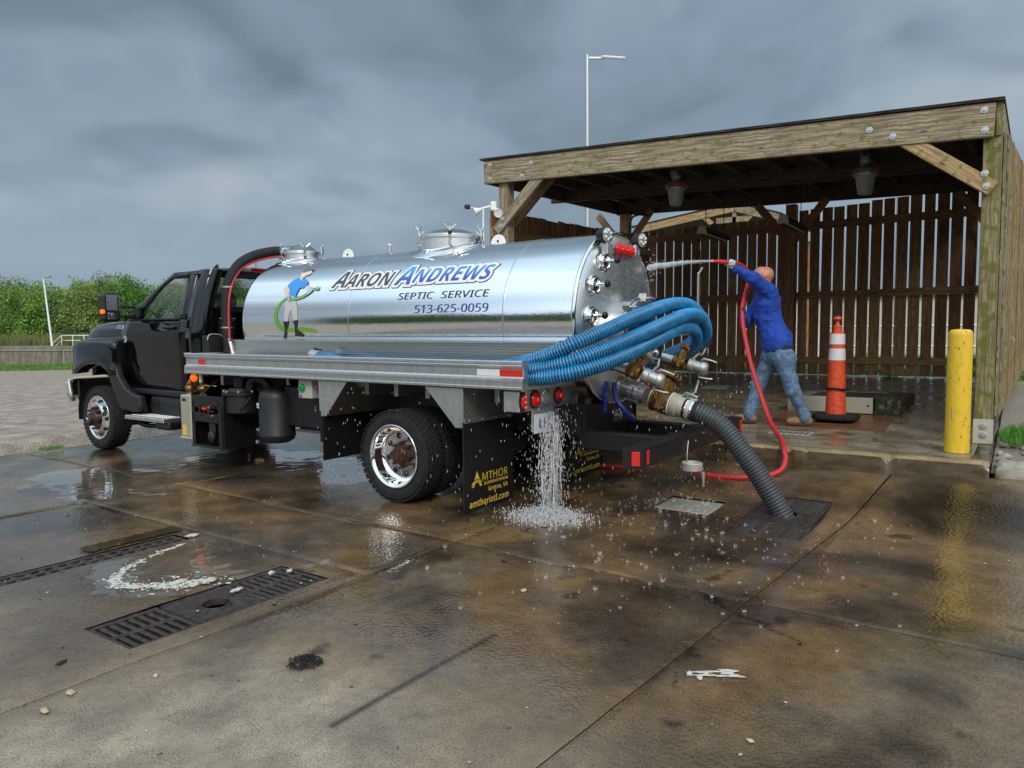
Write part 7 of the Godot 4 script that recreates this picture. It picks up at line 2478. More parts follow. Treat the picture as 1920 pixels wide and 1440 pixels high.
# ---------------------------------------------------------------- figures: distance fields meshed as surface nets
# bones: [a, b, radius at a, radius at b]; joined smoothly over k metres
func field_mesh(mb: MB, bones: Array, cell: float, k: float, wrinkle: Variant = null, amp := 0.0, cut: Variant = null) -> void:
	var lo := Vector3(INF, INF, INF)
	var hi := -lo
	for b in bones:
		var m := Vector3.ONE * (maxf(b[2], b[3]) + k + cell * 2.0)
		lo = lo.min((b[0] as Vector3).min(b[1]) - m)
		hi = hi.max((b[0] as Vector3).max(b[1]) + m)
	var n := Vector3i(((hi - lo) / cell).ceil()) + Vector3i.ONE
	var f := PackedFloat32Array()
	f.resize(n.x * n.y * n.z)
	f.fill(1.0)
	for b in bones:
		var a: Vector3 = b[0]
		var ab: Vector3 = b[1] - b[0]
		var l2 := maxf(ab.length_squared(), 1e-9)
		var ra: float = b[2]
		var dr: float = b[3] - b[2]
		var m := Vector3.ONE * (maxf(b[2], b[3]) + k + cell)
		var c0 := Vector3i((((b[0] as Vector3).min(b[1]) - m - lo) / cell).floor()).clamp(Vector3i.ZERO, n - Vector3i.ONE)
		var c1 := Vector3i((((b[0] as Vector3).max(b[1]) + m - lo) / cell).ceil()).clamp(Vector3i.ZERO, n - Vector3i.ONE)
		for x in range(c0.x, c1.x + 1):
			for y in range(c0.y, c1.y + 1):
				for z in range(c0.z, c1.z + 1):
					var p := lo + Vector3(x, y, z) * cell
					var t := clampf((p - a).dot(ab) / l2, 0.0, 1.0)
					var d := p.distance_to(a + ab * t) - ra - dr * t
					var i := (x * n.y + y) * n.z + z
					var o := f[i]
					if o < 0.99:
						var h := maxf(k - absf(o - d), 0.0) / k
						d = minf(o, d) - h * h * k * 0.25
					f[i] = d
	if wrinkle != null or cut != null:
		for x in n.x:
			for y in n.y:
				for z in n.z:
					var i := (x * n.y + y) * n.z + z
					if f[i] < 0.08:
						var p := lo + Vector3(x, y, z) * cell
						if wrinkle != null:
							f[i] += (wrinkle as FastNoiseLite).get_noise_3dv(p) * amp
						if cut != null:
							f[i] = maxf(f[i], (cut as Callable).call(p))
	var id := PackedInt32Array()
	id.resize(f.size())
	id.fill(-1)
	var vs := PackedVector3Array()
	var off := [0, 1, n.z, n.z + 1, n.y * n.z, n.y * n.z + 1, n.y * n.z + n.z, n.y * n.z + n.z + 1]
	var cs := [Vector3(0, 0, 0), Vector3(0, 0, 1), Vector3(0, 1, 0), Vector3(0, 1, 1), Vector3(1, 0, 0), Vector3(1, 0, 1), Vector3(1, 1, 0), Vector3(1, 1, 1)]
	var ed := [[0, 1], [2, 3], [4, 5], [6, 7], [0, 2], [1, 3], [4, 6], [5, 7], [0, 4], [1, 5], [2, 6], [3, 7]]
	for x in n.x - 1:
		for y in n.y - 1:
			var base := (x * n.y + y) * n.z
			for z in n.z - 1:
				var i := base + z
				var neg := 0
				for o: int in off:
					if f[i + o] < 0.0:
						neg += 1
				if neg == 0 or neg == 8:
					continue
				var s := Vector3.ZERO
				var c := 0
				for e: Array in ed:
					var fa := f[i + off[e[0]]]
					var fb := f[i + off[e[1]]]
					if (fa < 0.0) != (fb < 0.0):
						s += (cs[e[0]] as Vector3).lerp(cs[e[1]], fa / (fa - fb))
						c += 1
				id[i] = vs.size()
				vs.append(lo + (Vector3(x, y, z) + s / c) * cell)
	mb.smooth()
	var sx := n.y * n.z
	var sy := n.z
	for x in range(1, n.x - 1):
		for y in range(1, n.y - 1):
			for z in range(1, n.z - 1):
				var i := x * sx + y * sy + z
				var a := f[i] < 0.0
				for ax in 3:
					var st: int = [sx, sy, 1][ax]
					if a == (f[i + st] < 0.0):
						continue
					var u: int = [sy, 1, sx][ax]
					var w: int = [1, sx, sy][ax]
					var q0 := id[i - u - w]
					var q1 := id[i - w]
					var q2 := id[i]
					var q3 := id[i - u]
					if q0 < 0 or q1 < 0 or q2 < 0 or q3 < 0:
						continue
					if a:
						mb.quad(vs[q0], vs[q1], vs[q2], vs[q3])
					else:
						mb.quad(vs[q3], vs[q2], vs[q1], vs[q0])
	mb.flat()


# a gloved hand closed round a rod: grip is the point on the rod, rod its direction, wrist where the arm ends
func hand_bones(grip: Vector3, rod: Vector3, wrist: Vector3) -> Array:
	var w := (wrist - grip)
	w = (w - rod * w.dot(rod)).normalized()      # from the rod towards the wrist
	var s := rod.cross(w)
	var out := []
	var palm := grip + w * 0.040
	for e in [-0.026, -0.009, 0.009, 0.026]:
		out.append([wrist + rod * e * 0.4, palm + rod * e, 0.020, 0.014])
	var lens := [0.80, 1.0, 0.95, 0.78]
	for i in 4:
		var e: float = [-0.031, -0.010, 0.011, 0.031][i]
		var prev: Vector3 = palm + rod * e
		for k in 3:
			var a: float = (k + 1) * 1.05 * lens[i]
			var nx: Vector3 = grip + rod * e + (w * cos(a) + s * sin(a)) * 0.034
			out.append([prev, nx, 0.0105 - 0.001 * k, 0.0095 - 0.001 * k])
			prev = nx
	var t0 := wrist.lerp(palm, 0.55) - s * 0.012 + rod * 0.024
	var t1 := grip + rod * 0.040 + (w * cos(-0.7) + s * sin(-0.7)) * 0.038
	var t2 := grip + rod * 0.020 + (w * cos(-1.9) + s * sin(-1.9)) * 0.036
	out.append([t0, t1, 0.014, 0.0115])
	out.append([t1, t2, 0.0115, 0.010])
	return out


func make_person() -> void:
	var t := thing("person", "man in a blue sweatshirt and jeans hosing the tank with arm raised", "person", Vector3(3.12, 0.40, 2.05))
	var o := t.position
	var sh := Transform3D(Basis(), -o)
	var head := Vector3(3.075, 2.150, 1.885)
	var neck := Vector3(3.12, 2.03, 1.94)
	var lsh := Vector3(2.985, 1.965, 2.00)
	var rsh := Vector3(3.27, 1.955, 1.85)
	var lel := Vector3(2.745, 2.115, 1.88)
	var lwr := Vector3(2.585, 2.225, 1.715)
	var lgrip := Vector3(2.535, 2.285, 1.69)
	var rel := Vector3(3.16, 1.63, 1.68)
	var rwr := Vector3(2.90, 1.715, 1.715)
	var rgrip := Vector3(2.80, 1.755, 1.745)
	var chest := Vector3(3.12, 1.83, 1.945)
	var waist := Vector3(3.128, 1.42, 2.05)
	var lhip := Vector3(3.06, 1.20, 2.15)
	var rhip := Vector3(3.19, 1.20, 1.99)
	var lkn := Vector3(3.09, 0.82, 2.26)
	var lank := Vector3(3.20, 0.50, 2.375)
	var rkn := Vector3(3.21, 0.87, 1.83)
	var rank := Vector3(3.15, 0.50, 1.745)
	var up := Vector3.UP
	var fwd := Vector3(-0.35, 0.05, -0.94).normalized()      # where the face looks
	var left := up.cross(fwd).normalized()
	var skin := mat(lin(0.56, 0.25, 0.17), 0.5)
	skin.subsurf_scatter_enabled = true
	skin.subsurf_scatter_strength = 0.1
	# the body: head on a fine grid, the rest below it, one mesh
	var mb := MB.new()
	var hb := [[head + up * 0.035 + fwd * 0.012, head + up * 0.03 - fwd * 0.045, 0.088, 0.092], [head - up * 0.03 + fwd * 0.02, head - up * 0.03 - fwd * 0.03, 0.074, 0.072], [head - up * 0.085 + fwd * 0.055, head - up * 0.04 + fwd * 0.03, 0.036, 0.06], [head - up * 0.075 + fwd * 0.05 + left * 0.025, head - up * 0.06 - fwd * 0.02 + left * 0.052, 0.028, 0.03], [head - up * 0.075 + fwd * 0.05 - left * 0.025, head - up * 0.06 - fwd * 0.02 - left * 0.052, 0.028, 0.03],
		[head + up * 0.005 + fwd * 0.098, head - up * 0.028 + fwd * 0.115, 0.010, 0.014], [head + up * 0.022 + fwd * 0.088 + left * 0.035, head + up * 0.022 + fwd * 0.088 - left * 0.035, 0.012, 0.012], [head - up * 0.062 + fwd * 0.088 + left * 0.018, head - up * 0.062 + fwd * 0.088 - left * 0.018, 0.010, 0.010],
		[head - up * 0.06 - fwd * 0.03, neck - up * 0.05, 0.062, 0.064]]
	for e in [-1.0, 1.0]:
		var ec: Vector3 = head - up * 0.008 - fwd * 0.012 + left * 0.088 * e
		hb.append([ec + up * 0.024 - fwd * 0.006, ec + up * 0.005 - fwd * 0.014 + left * 0.016 * e, 0.012, 0.013])
		hb.append([ec + up * 0.005 - fwd * 0.014 + left * 0.016 * e, ec - up * 0.026 + fwd * 0.002 + left * 0.004 * e, 0.012, 0.010])
	field_mesh(mb, hb, 0.0065, 0.022)
	field_mesh(mb, [[neck - up * 0.02, neck - up * 0.08, 0.06, 0.065], [chest, waist, 0.10, 0.095], [lsh, rsh, 0.055, 0.055], [lsh, lel, 0.05, 0.042], [lel, lwr, 0.042, 0.03], [rsh, rel, 0.05, 0.042], [rel, rwr, 0.042, 0.03], [waist, (lhip + rhip) * 0.5 + up * 0.05, 0.095, 0.085], [lhip, lkn, 0.07, 0.05], [lkn, lank, 0.052, 0.038], [rhip, rkn, 0.07, 0.05], [rkn, rank, 0.052, 0.038]], 0.02, 0.05)
	obj("body", mb, skin, t, sh)
	for e in [-1.0, 1.0]:
		obj("eye", MB.new().ball(head + up * 0.005 + fwd * 0.092 + left * 0.031 * e, Vector3.ONE * 0.011, 8, 6), M.white, t, sh)
	# sweatshirt
	var wr := noise(6.0, 501, 3, FastNoiseLite.TYPE_SIMPLEX)
	wr.fractal_type = FastNoiseLite.FRACTAL_RIDGED
	var jb := [[chest + up * 0.04, chest - up * 0.14, 0.140, 0.142], [chest - up * 0.14, waist + up * 0.0, 0.142, 0.152], [waist, waist - up * 0.085 + Vector3(0, 0, 0.012), 0.158, 0.155],
		[lsh + Vector3(0.02, -0.01, 0.0), rsh + Vector3(-0.02, 0, 0), 0.085, 0.085], [chest + (lsh - rsh) * 0.22 + fwd * 0.02, chest - (lsh - rsh) * 0.22 + fwd * 0.02, 0.12, 0.12], [waist + (lhip - rhip) * 0.30, waist - (lhip - rhip) * 0.30, 0.135, 0.135], [waist - up * 0.07 + (lhip - rhip) * 0.35, waist - up * 0.07 - (lhip - rhip) * 0.35, 0.128, 0.128],
		[lsh, lel, 0.082, 0.064], [lel, lwr, 0.064, 0.043], [rsh, rel, 0.08, 0.064], [rel, rwr, 0.064, 0.043], [neck - up * 0.015, neck - up * 0.07, 0.074, 0.085]]
	mb = MB.new()
	field_mesh(mb, jb, 0.012, 0.045, wr, -0.013)
	var jm := mat(lin(0.014, 0.085, 0.56), 0.8)
	jm.rim_enabled = true
	jm.rim = 0.4
	jm.albedo_texture = grey_tex(128, 0.03, 502, 0.72, 1.0)
	jm.uv1_triplanar = true
	jm.uv1_scale = Vector3.ONE * 3.0
	var ja := obj("sweatshirt", mb, jm, t, sh)
	for q in [[lwr, lel], [rwr, rel]]:
		var d: Vector3 = (q[0] - q[1]).normalized()
		obj("cuff", MB.new().tube([q[0] - d * 0.045, q[0] - d * 0.035, q[0] + d * 0.0, q[0] + d * 0.008], [0.042, 0.048, 0.046, 0.036], 16), jm, ja)
	obj("collar", MB.new().tube([neck - up * 0.045, neck - up * 0.012, neck + up * 0.004], [0.084, 0.078, 0.068], 18), jm, ja)
	# dark shirt tail under it, then jeans
	mb = MB.new()
	var ring := waist - up * 0.135 + Vector3(0, 0, 0.02)
	field_mesh(mb, [[ring + (lhip - rhip) * 0.32, ring - (lhip - rhip) * 0.32, 0.138, 0.138]], 0.014, 0.03, wr, 0.012)
	obj("shirt_tail", mb, mat(lin(0.012, 0.012, 0.03), 0.85), t, sh)
	mb = MB.new()
	var pb := [[waist - up * 0.16 + (lhip - rhip) * 0.25, waist - up * 0.16 - (lhip - rhip) * 0.25, 0.128, 0.128], [lhip + up * 0.02, rhip + up * 0.02, 0.125, 0.125], [lhip, lkn, 0.115, 0.082], [lkn, lank + up * 0.02, 0.080, 0.066], [lank + up * 0.03, lank - up * 0.015, 0.068, 0.070], [rhip, rkn, 0.112, 0.082], [rkn, rank + up * 0.02, 0.080, 0.066], [rank + up * 0.03, rank - up * 0.015, 0.068, 0.07], [lhip + Vector3(0, -0.02, 0.06), rhip + Vector3(0, -0.02, 0.06), 0.095, 0.095]]
	field_mesh(mb, pb, 0.012, 0.04, noise(5.5, 503, 2), 0.013)
	var dm := mat(lin(0.19, 0.32, 0.52), 0.85)
	dm.albedo_texture = grey_tex(256, 0.025, 504, 0.55, 1.0, 5)
	dm.uv1_triplanar = true
	dm.uv1_scale = Vector3.ONE * 2.5
	var je := obj("jeans", mb, dm, t, sh)
	var back := Vector3(-0.30, 0, 0.95).normalized()
	obj("back_pocket", MB.new().prism(PackedVector2Array([Vector2(-0.055, 0.06), Vector2(0.055, 0.06), Vector2(0.055, -0.04), Vector2(0, -0.075), Vector2(-0.055, -0.04)]), 0.012, Transform3D(Basis(Vector3(0.7, 0.1, 0.7).normalized(), -PI / 2 * 0.0).orthonormalized() * Basis(Vector3.UP, -0.85) * Basis(Vector3.BACK, 0.28), Vector3(3.005, 1.185, 2.205)), 0.003), mat(lin(0.14, 0.24, 0.40), 0.85), je)
	# boots
	var bm := mat(lin(0.30, 0.16, 0.07), 0.75)
	var soles := mat(lin(0.05, 0.035, 0.025), 0.8)
	for q in [[lank, Vector3(-0.22, 0, -0.97).normalized(), 0.415], [rank, Vector3(0.0, 0, -1.0), 0.415]]:
		var an: Vector3 = q[0]
		var d: Vector3 = q[1]
		var g := Vector3(an.x, q[2], an.z)
		mb = MB.new()
		field_mesh(mb, [[an, g + up * 0.055 - d * 0.02, 0.056, 0.046], [g + up * 0.048 - d * 0.045, g + up * 0.042 + d * 0.10, 0.044, 0.043], [g + up * 0.042 + d * 0.10, g + up * 0.036 + d * 0.165, 0.044, 0.040]], 0.010, 0.03)
		var bo := obj("boot", mb, bm, t, sh)
		var sd := up.cross(d)
		var outl := PackedVector2Array()
		for k in 20:
			var a := TAU * k / 20.0
			outl.append(Vector2(cos(a) * 0.148 + 0.06, sin(a) * (0.05 if cos(a) > -0.3 else 0.043)))
		obj("sole", MB.new().prism(outl, 0.026, Transform3D(Basis(d, sd.cross(d) * 0.0 + -sd, d.cross(-sd)), g + up * 0.002), 0.005), soles, bo)
	# gloves
	mb = MB.new()
	field_mesh(mb, hand_bones(lgrip, Vector3(-0.74, 0.05, -0.67).normalized(), lwr), 0.005, 0.012)
	obj("glove", mb, mat(lin(0.55, 0.55, 0.56), 0.75), t, sh)
	mb = MB.new()
	var rodr := Vector3(-0.25, -0.94, 0.2).normalized()
	field_mesh(mb, hand_bones(rgrip, rodr, rwr), 0.005, 0.012)
	var g2 := obj("glove", mb, mat(lin(0.03, 0.03, 0.035), 0.8), t, sh)
	var wv := (rwr - rgrip)
	wv = (wv - rodr * wv.dot(rodr)).normalized()
	var sv := rodr.cross(wv)
	for e in [-0.021, 0.0, 0.021]:
		var pts := []
		for k in 6:
			var a := -0.2 + 0.45 * k
			pts.append(rgrip + rodr * e + (wv * cos(a) + sv * sin(a)) * 0.0445)
		obj("glove_stripe", MB.new().tube(pts, 0.0045, 6), M.white, g2)


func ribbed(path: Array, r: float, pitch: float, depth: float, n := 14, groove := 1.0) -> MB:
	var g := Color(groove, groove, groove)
	var cols := [g, Color.WHITE, Color.WHITE, g]  # groove shade painted into the vertex colour, along with a two-tone helix
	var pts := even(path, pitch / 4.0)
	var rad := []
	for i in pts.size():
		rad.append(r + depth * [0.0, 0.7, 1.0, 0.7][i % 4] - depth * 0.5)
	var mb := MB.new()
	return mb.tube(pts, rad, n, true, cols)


func make_hoses() -> void:
	var tr := TR.transform
	var paths := [
		[[Vector3(-0.93, 1.14, -1.6), Vector3(-0.93, 1.13, -0.2), Vector3(-0.95, 1.15, 0.7), Vector3(-0.99, 1.23, 1.18), Vector3(-1.0, 1.285, 1.42), Vector3(-0.93, 1.40, 1.68), Vector3(-0.55, 1.555, 1.88), Vector3(-0.1, 1.665, 1.95), Vector3(0.3, 1.715, 1.95), Vector3(0.62, 1.71, 1.95), Vector3(0.92, 1.63, 1.93), Vector3(1.07, 1.48, 1.88), Vector3(1.12, 1.34, 1.74), Vector3(1.08, 1.22, 1.45), Vector3(1.0, 1.15, 1.0), Vector3(0.98, 1.13, 0.2)], "blue ribbed suction hose, the uppermost of three looped behind the tank"],
		[[Vector3(-0.94, 1.25, -1.27), Vector3(-0.95, 1.21, -1.0), Vector3(-1.02, 1.14, -0.5), Vector3(-1.04, 1.13, 0.6), Vector3(-1.05, 1.17, 1.15), Vector3(-1.04, 1.20, 1.44), Vector3(-0.92, 1.29, 1.74), Vector3(-0.5, 1.445, 1.97), Vector3(-0.05, 1.555, 2.03), Vector3(0.35, 1.62, 2.03), Vector3(0.68, 1.62, 2.02), Vector3(0.92, 1.54, 1.99), Vector3(1.08, 1.41, 1.93), Vector3(1.12, 1.28, 1.75), Vector3(1.10, 1.17, 1.4), Vector3(1.07, 1.13, 0.6)], "blue ribbed suction hose, the middle one of three, end lying in the tray"],
		[[Vector3(-0.85, 1.13, -1.4), Vector3(-0.86, 1.13, 0.4), Vector3(-0.98, 1.12, 1.1), Vector3(-1.06, 1.13, 1.44), Vector3(-0.96, 1.19, 1.74), Vector3(-0.62, 1.30, 1.93), Vector3(-0.15, 1.42, 2.00), Vector3(0.25, 1.50, 1.99), Vector3(0.62, 1.515, 1.96), Vector3(0.88, 1.46, 1.92), Vector3(1.04, 1.36, 1.85), Vector3(1.08, 1.26, 1.68), Vector3(0.98, 1.16, 1.35), Vector3(0.88, 1.13, 0.8)], "blue ribbed suction hose, the lowest of three draped past the rail end"],
	]
	for p in paths:
		var o := thing("suction_hose", p[1], "hose", tr * Vector3(-0.95, 1.12, 1.3), TR.basis, "blue suction hoses looped on the truck")
		var c := curve(p[0], 10)
		var d := Transform3D(Basis(), -Vector3(-0.95, 1.12, 1.3))
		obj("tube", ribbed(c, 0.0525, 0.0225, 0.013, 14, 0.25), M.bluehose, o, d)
		var e: Vector3 = c[0]
		var e2: Vector3 = (c[0] - c[2]).normalized()
		obj("coupling", MB.new().lathe([Vector2(0.045, -0.05), Vector2(0.06, -0.045), Vector2(0.06, 0.01), Vector2(0.054, 0.015), Vector2(0.054, 0.06), Vector2(0.04, 0.065)], 20, MB.axis(e, e + e2)), M.zinc, o, d)
		for s in [-1.0, 1.0]:
			var ax := MB.axis(e, e + e2)
			obj("cam_arm", MB.new().tube([ax * Vector3(s * 0.058, 0.02, 0), ax * Vector3(s * 0.072, 0.03, 0), ax * Vector3(s * 0.068, -0.06, 0.01)], 0.009, 8), M.black, o, d)
	# black vapour hose over the front of the tank, with a thin red line beside it
	var vp := curve([Vector3(0, 2.452, -2.88), Vector3(-0.10, 2.448, -2.98), Vector3(-0.30, 2.39, -3.06), Vector3(-0.50, 2.27, -3.09), Vector3(-0.63, 2.08, -3.09), Vector3(-0.69, 1.88, -3.08), Vector3(-0.71, 1.6, -3.06), Vector3(-0.72, 1.3, -3.02), Vector3(-0.72, 1.08, -2.99)], 10)
	obj("vapour_hose", ribbed(vp, 0.056, 0.028, 0.008, 16), M.rubber, TR)
	var rp := []
	for k in vp.size():
		rp.append(vp[k] + Vector3(0.015 - 0.03 * smoothstep(0.3, 0.9, float(k) / vp.size()), -0.062 + 0.05 * smoothstep(0.2, 0.6, float(k) / vp.size()), 0.025 + 0.035 * smoothstep(0.2, 0.6, float(k) / vp.size())))
	obj("red_line", MB.new().tube(rp, 0.013, 8), M.redhose, TR)
	for k in [44, 62]:
		obj("cable_tie", MB.new().cyl(vp[k] - Vector3(0, 0.008, 0), vp[k] + Vector3(0, 0.008, 0), 0.066, 16), M.zinc, TR)
	# discharge hose from the big valve down into the drain
	var hs := tr * Vector3(0, 0.82, 2.2)
	var dh := thing("discharge_hose", "thick grey ribbed hose running from the truck valve into the drain", "hose", hs)
	var dp := []
	for q in [Vector3(0, 0.842, 2.17), Vector3(0.0, 0.80, 2.33), Vector3(0.02, 0.715, 2.47), Vector3(0.045, 0.56, 2.60), Vector3(0.08, 0.33, 2.76), Vector3(0.115, 0.08, 2.91), Vector3(0.13, -0.12, 3.01)]:
		dp.append(tr * q - hs)
	var c2 := curve(dp, 12)
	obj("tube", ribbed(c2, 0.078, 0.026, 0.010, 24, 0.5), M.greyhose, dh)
	var d0: Vector3 = (c2[6] - c2[0]).normalized()
	obj("cuff", MB.new().tube([c2[0], c2[4], c2[9]], [0.087, 0.088, 0.086], 24), M.rubber, dh)
	for k in [3, 6]:
		obj("hose_clamp", MB.new().cyl(c2[k] - d0 * 0.008, c2[k] + d0 * 0.010, 0.0925, 24), M.chrome, dh)
		obj("clamp_screw", MB.new().box(c2[k] + Vector3(0.03, 0.092, 0), Vector3(0.03, 0.02, 0.05), 0.004), M.chrome, dh)
	# red wash-down hose in the man's hands
	var a := [Vector3(2.43, 2.292, 1.595), Vector3(2.535, 2.285, 1.69), Vector3(2.66, 2.27, 1.75), Vector3(2.82, 2.215, 1.79), Vector3(2.96, 2.10, 1.76), Vector3(2.93, 1.95, 1.735), Vector3(2.855, 1.84, 1.735), Vector3(2.80, 1.755, 1.745), Vector3(2.73, 1.62, 1.775), Vector3(2.64, 1.48, 1.825), Vector3(2.425, 1.092, 1.985), Vector3(2.05, 0.60, 2.275), Vector3(1.74, 0.478, 2.44), Vector3(1.47, 0.425, 2.57), Vector3(1.30, 0.365, 2.635), Vector3(1.20, 0.285, 2.675), Vector3(1.08, 0.205, 2.665), Vector3(0.95, 0.16, 2.57), Vector3(0.87, 0.142, 2.42), Vector3(0.84, 0.13, 2.2), Vector3(0.88, 0.125, 1.98), Vector3(1.03, 0.11, 1.73), Vector3(1.15, 0.09, 1.5), Vector3(1.12, 0.055, 0.8)]
	var rh := thing("wash_hose", "red wash-down hose held by the man and trailing over the kerb", "hose", Vector3(2.0, 0.4, 2.2))
	var m := Transform3D(Basis(), -Vector3(2.0, 0.4, 2.2))
	obj("tube", MB.new().tube(curve(a, 8), 0.0245, 12), M.redhose, rh, m)
	obj("nozzle", MB.new().tube([Vector3(2.47, 2.289, 1.63), Vector3(2.43, 2.292, 1.595), Vector3(2.38, 2.294, 1.55), Vector3(2.365, 2.294, 1.537)], [0.026, 0.026, 0.017, 0.016], 14), M.redhose, rh, m)
	obj("nozzle_tip", MB.new().tube([Vector3(2.367, 2.294, 1.538), Vector3(2.345, 2.294, 1.518)], [0.018, 0.014], 12), M.zinc, rh, m)


# a cast grate: frame, bars across and one rib along, each its own piece
func grate(parent: Node3D, x0: float, x1: float, z0: float, z1: float, n: int, bw: float, mid: bool) -> void:
	var h := 0.03
	var w := x1 - x0
	var d := z1 - z0
	for z in [z0 + 0.016, z1 - 0.016]:
		obj("frame_bar", MB.new().box(Vector3(w * 0.5 + x0, -h * 0.5, z), Vector3(w, h, 0.032), 0.004), M.iron, parent)
	if mid:
		obj("frame_bar", MB.new().box(Vector3(w * 0.5 + x0, -h * 0.5, (z0 + z1) * 0.5), Vector3(w - 0.05, h - 0.004, 0.03), 0.004), M.iron, parent)
	for x in [x0 + 0.014, x1 - 0.014]:
		obj("frame_bar", MB.new().box(Vector3(x, -h * 0.5 - 0.001, (z0 + z1) * 0.5), Vector3(0.028, h, d - 0.066), 0.004), M.iron, parent)
	var bar := MB.new().box(Vector3.ZERO, Vector3(bw, h - 0.006, d - 0.066), 0.004).done()
	for k in range(1, n):
		obj("bar", bar, M.iron, parent, Transform3D(Basis(), Vector3(lerpf(x0 + 0.014, x1 - 0.014, float(k) / n), -h * 0.5 - 0.002, (z0 + z1) * 0.5)))


func pit(parent: Node3D, x0: float, x1: float, z0: float, z1: float, depth: float) -> void:
	var b := MB.new()
	var a := Vector3(x0, -0.004, z0)
	var c := Vector3(x1, -0.004, z1)
	var dn := Vector3(0, -depth, 0)
	var p := [Vector3(a.x, a.y, a.z), Vector3(c.x, a.y, a.z), Vector3(c.x, a.y, c.z), Vector3(a.x, a.y, c.z)]
	for k in 4:
		b.quad(p[k] + dn, p[(k + 1) % 4] + dn, p[(k + 1) % 4], p[k])
	b.quad(p[3] + dn, p[2] + dn, p[1] + dn, p[0] + dn)
	obj("pit", b, M.pit, parent)


func plate_with_hole(x0: float, x1: float, z0: float, z1: float, c: Vector2, r: float, h: float) -> MB:
	var b := MB.new()
	var n := 48
	for k in n:
		var q := []
		for e in [k, k + 1]:
			var t: float = TAU * e / n
			var d := Vector2(cos(t), sin(t))
			var sx := ((x1 if d.x > 0 else x0) - c.x) / d.x if absf(d.x) > 1e-6 else INF
			var sz := ((z1 if d.y > 0 else z0) - c.y) / d.y if absf(d.y) > 1e-6 else INF
			var s := minf(absf(sx), absf(sz))
			q.append([c + d * r, c + d * s])
		var i0 := Vector3(q[0][0].x, 0, q[0][0].y)
		var o0 := Vector3(q[0][1].x, 0, q[0][1].y)
		var i1 := Vector3(q[1][0].x, 0, q[1][0].y)
		var o1 := Vector3(q[1][1].x, 0, q[1][1].y)
		var dn := Vector3(0, -h, 0)
		b.quad(i0, i1, o1, o0)
		b.quad(i0 + dn, i1 + dn, i1, i0)
		b.quad(o0, o1, o1 + dn, o0 + dn)
	# raised lip round the hole
	b.lathe([Vector2(r + 0.012, 0.0), Vector2(r + 0.01, 0.006), Vector2(r, 0.006), Vector2(r - 0.002, -0.03)], 40, Transform3D(Basis(), Vector3(c.x, 0, c.y)))
	return b


func make_drains() -> void:
	# frames follow the slope of the concrete
	var a := thing("drain", "long iron drain with slotted grates and a middle plate with round hole", "drain", Vector3(-3.45, gh(-3.45, 0.825) - 0.004, 0.825), TB)
	pit(a, -0.61, 0.605, -0.22, 0.22, 0.4)
	grate(a, -0.608, -0.232, -0.216, 0.216, 7, 0.026, true)
	obj("plate", plate_with_hole(-0.229, 0.170, -0.216, 0.216, Vector2(-0.026, 0.02), 0.075, 0.03), M.iron, a)
	grate(a, 0.173, 0.603, -0.216, 0.216, 8, 0.03, true)
	var b := thing("trench_drain", "narrow trench drain with a double row of slots left of the truck", "drain", Vector3(-4.2, gh(-4.2, -0.555) - 0.004, -0.555), TB)
	pit(b, -4.0, 1.37, -0.105, 0.105, 0.35)
	grate(b, -1.6, 1.365, -0.102, 0.102, 36, 0.034, true)
	obj("closed_run", MB.new().box(Vector3(-2.8, -0.015, 0), Vector3(2.39, 0.03, 0.2), 0.004), M.iron, b)
	var hz := 2.945
	var slope := Basis(Vector3.BACK, atan(0.085)) * Basis(Vector3.RIGHT, 0.0)
	var c := thing("drain", "square iron drain with fine slots that the grey hose empties into", "drain", Vector3(0.075, (gh(-0.46, hz) + gh(0.61, hz)) * 0.5 - 0.006, hz), slope)
	pit(c, -0.54, 0.54, -0.265, 0.265, 0.5)
	grate(c, -0.535, -0.17, -0.262, 0.262, 9, 0.018, true)
	obj("plate", plate_with_hole(-0.167, 0.167, -0.262, 0.262, Vector2(0.06, 0.0), 0.10, 0.03), M.iron, c)
	grate(c, 0.17, 0.535, -0.262, 0.262, 9, 0.018, true)
	var l := thing("floor_cover", "flat pale concrete cover in the floor beside the grey discharge hose", "cover", Vector3(0.12, gh(0.12, 2.17) - 0.004, 2.17), Basis(Vector3.BACK, 0.035))
	obj("plate", MB.new().box(Vector3(0, -0.022, 0), Vector3(0.405, 0.06, 0.465), 0.008), mat(lin(0.34, 0.33, 0.27), 0.4), l)
	pit(l, -0.21, 0.21, -0.24, 0.24, 0.12)


func blob(n: int, sd: int, r: Vector3) -> ArrayMesh:
	var nz := noise(1.1, sd, 3)
	var rows := []
	for i in n + 1:
		var a := PI * i / n
		var row := PackedVector3Array()
		for j in n * 2 + 1:
			var d := Vector3(sin(a) * cos(PI * j / n), cos(a), -sin(a) * sin(PI * j / n))
			row.append(d * r * (1.0 + 0.8 * nz.get_noise_3dv(d * 2.0 + Vector3(sd, 0, 0))))
		rows.append(row)
	return MB.new().skin(rows, true, true).done()


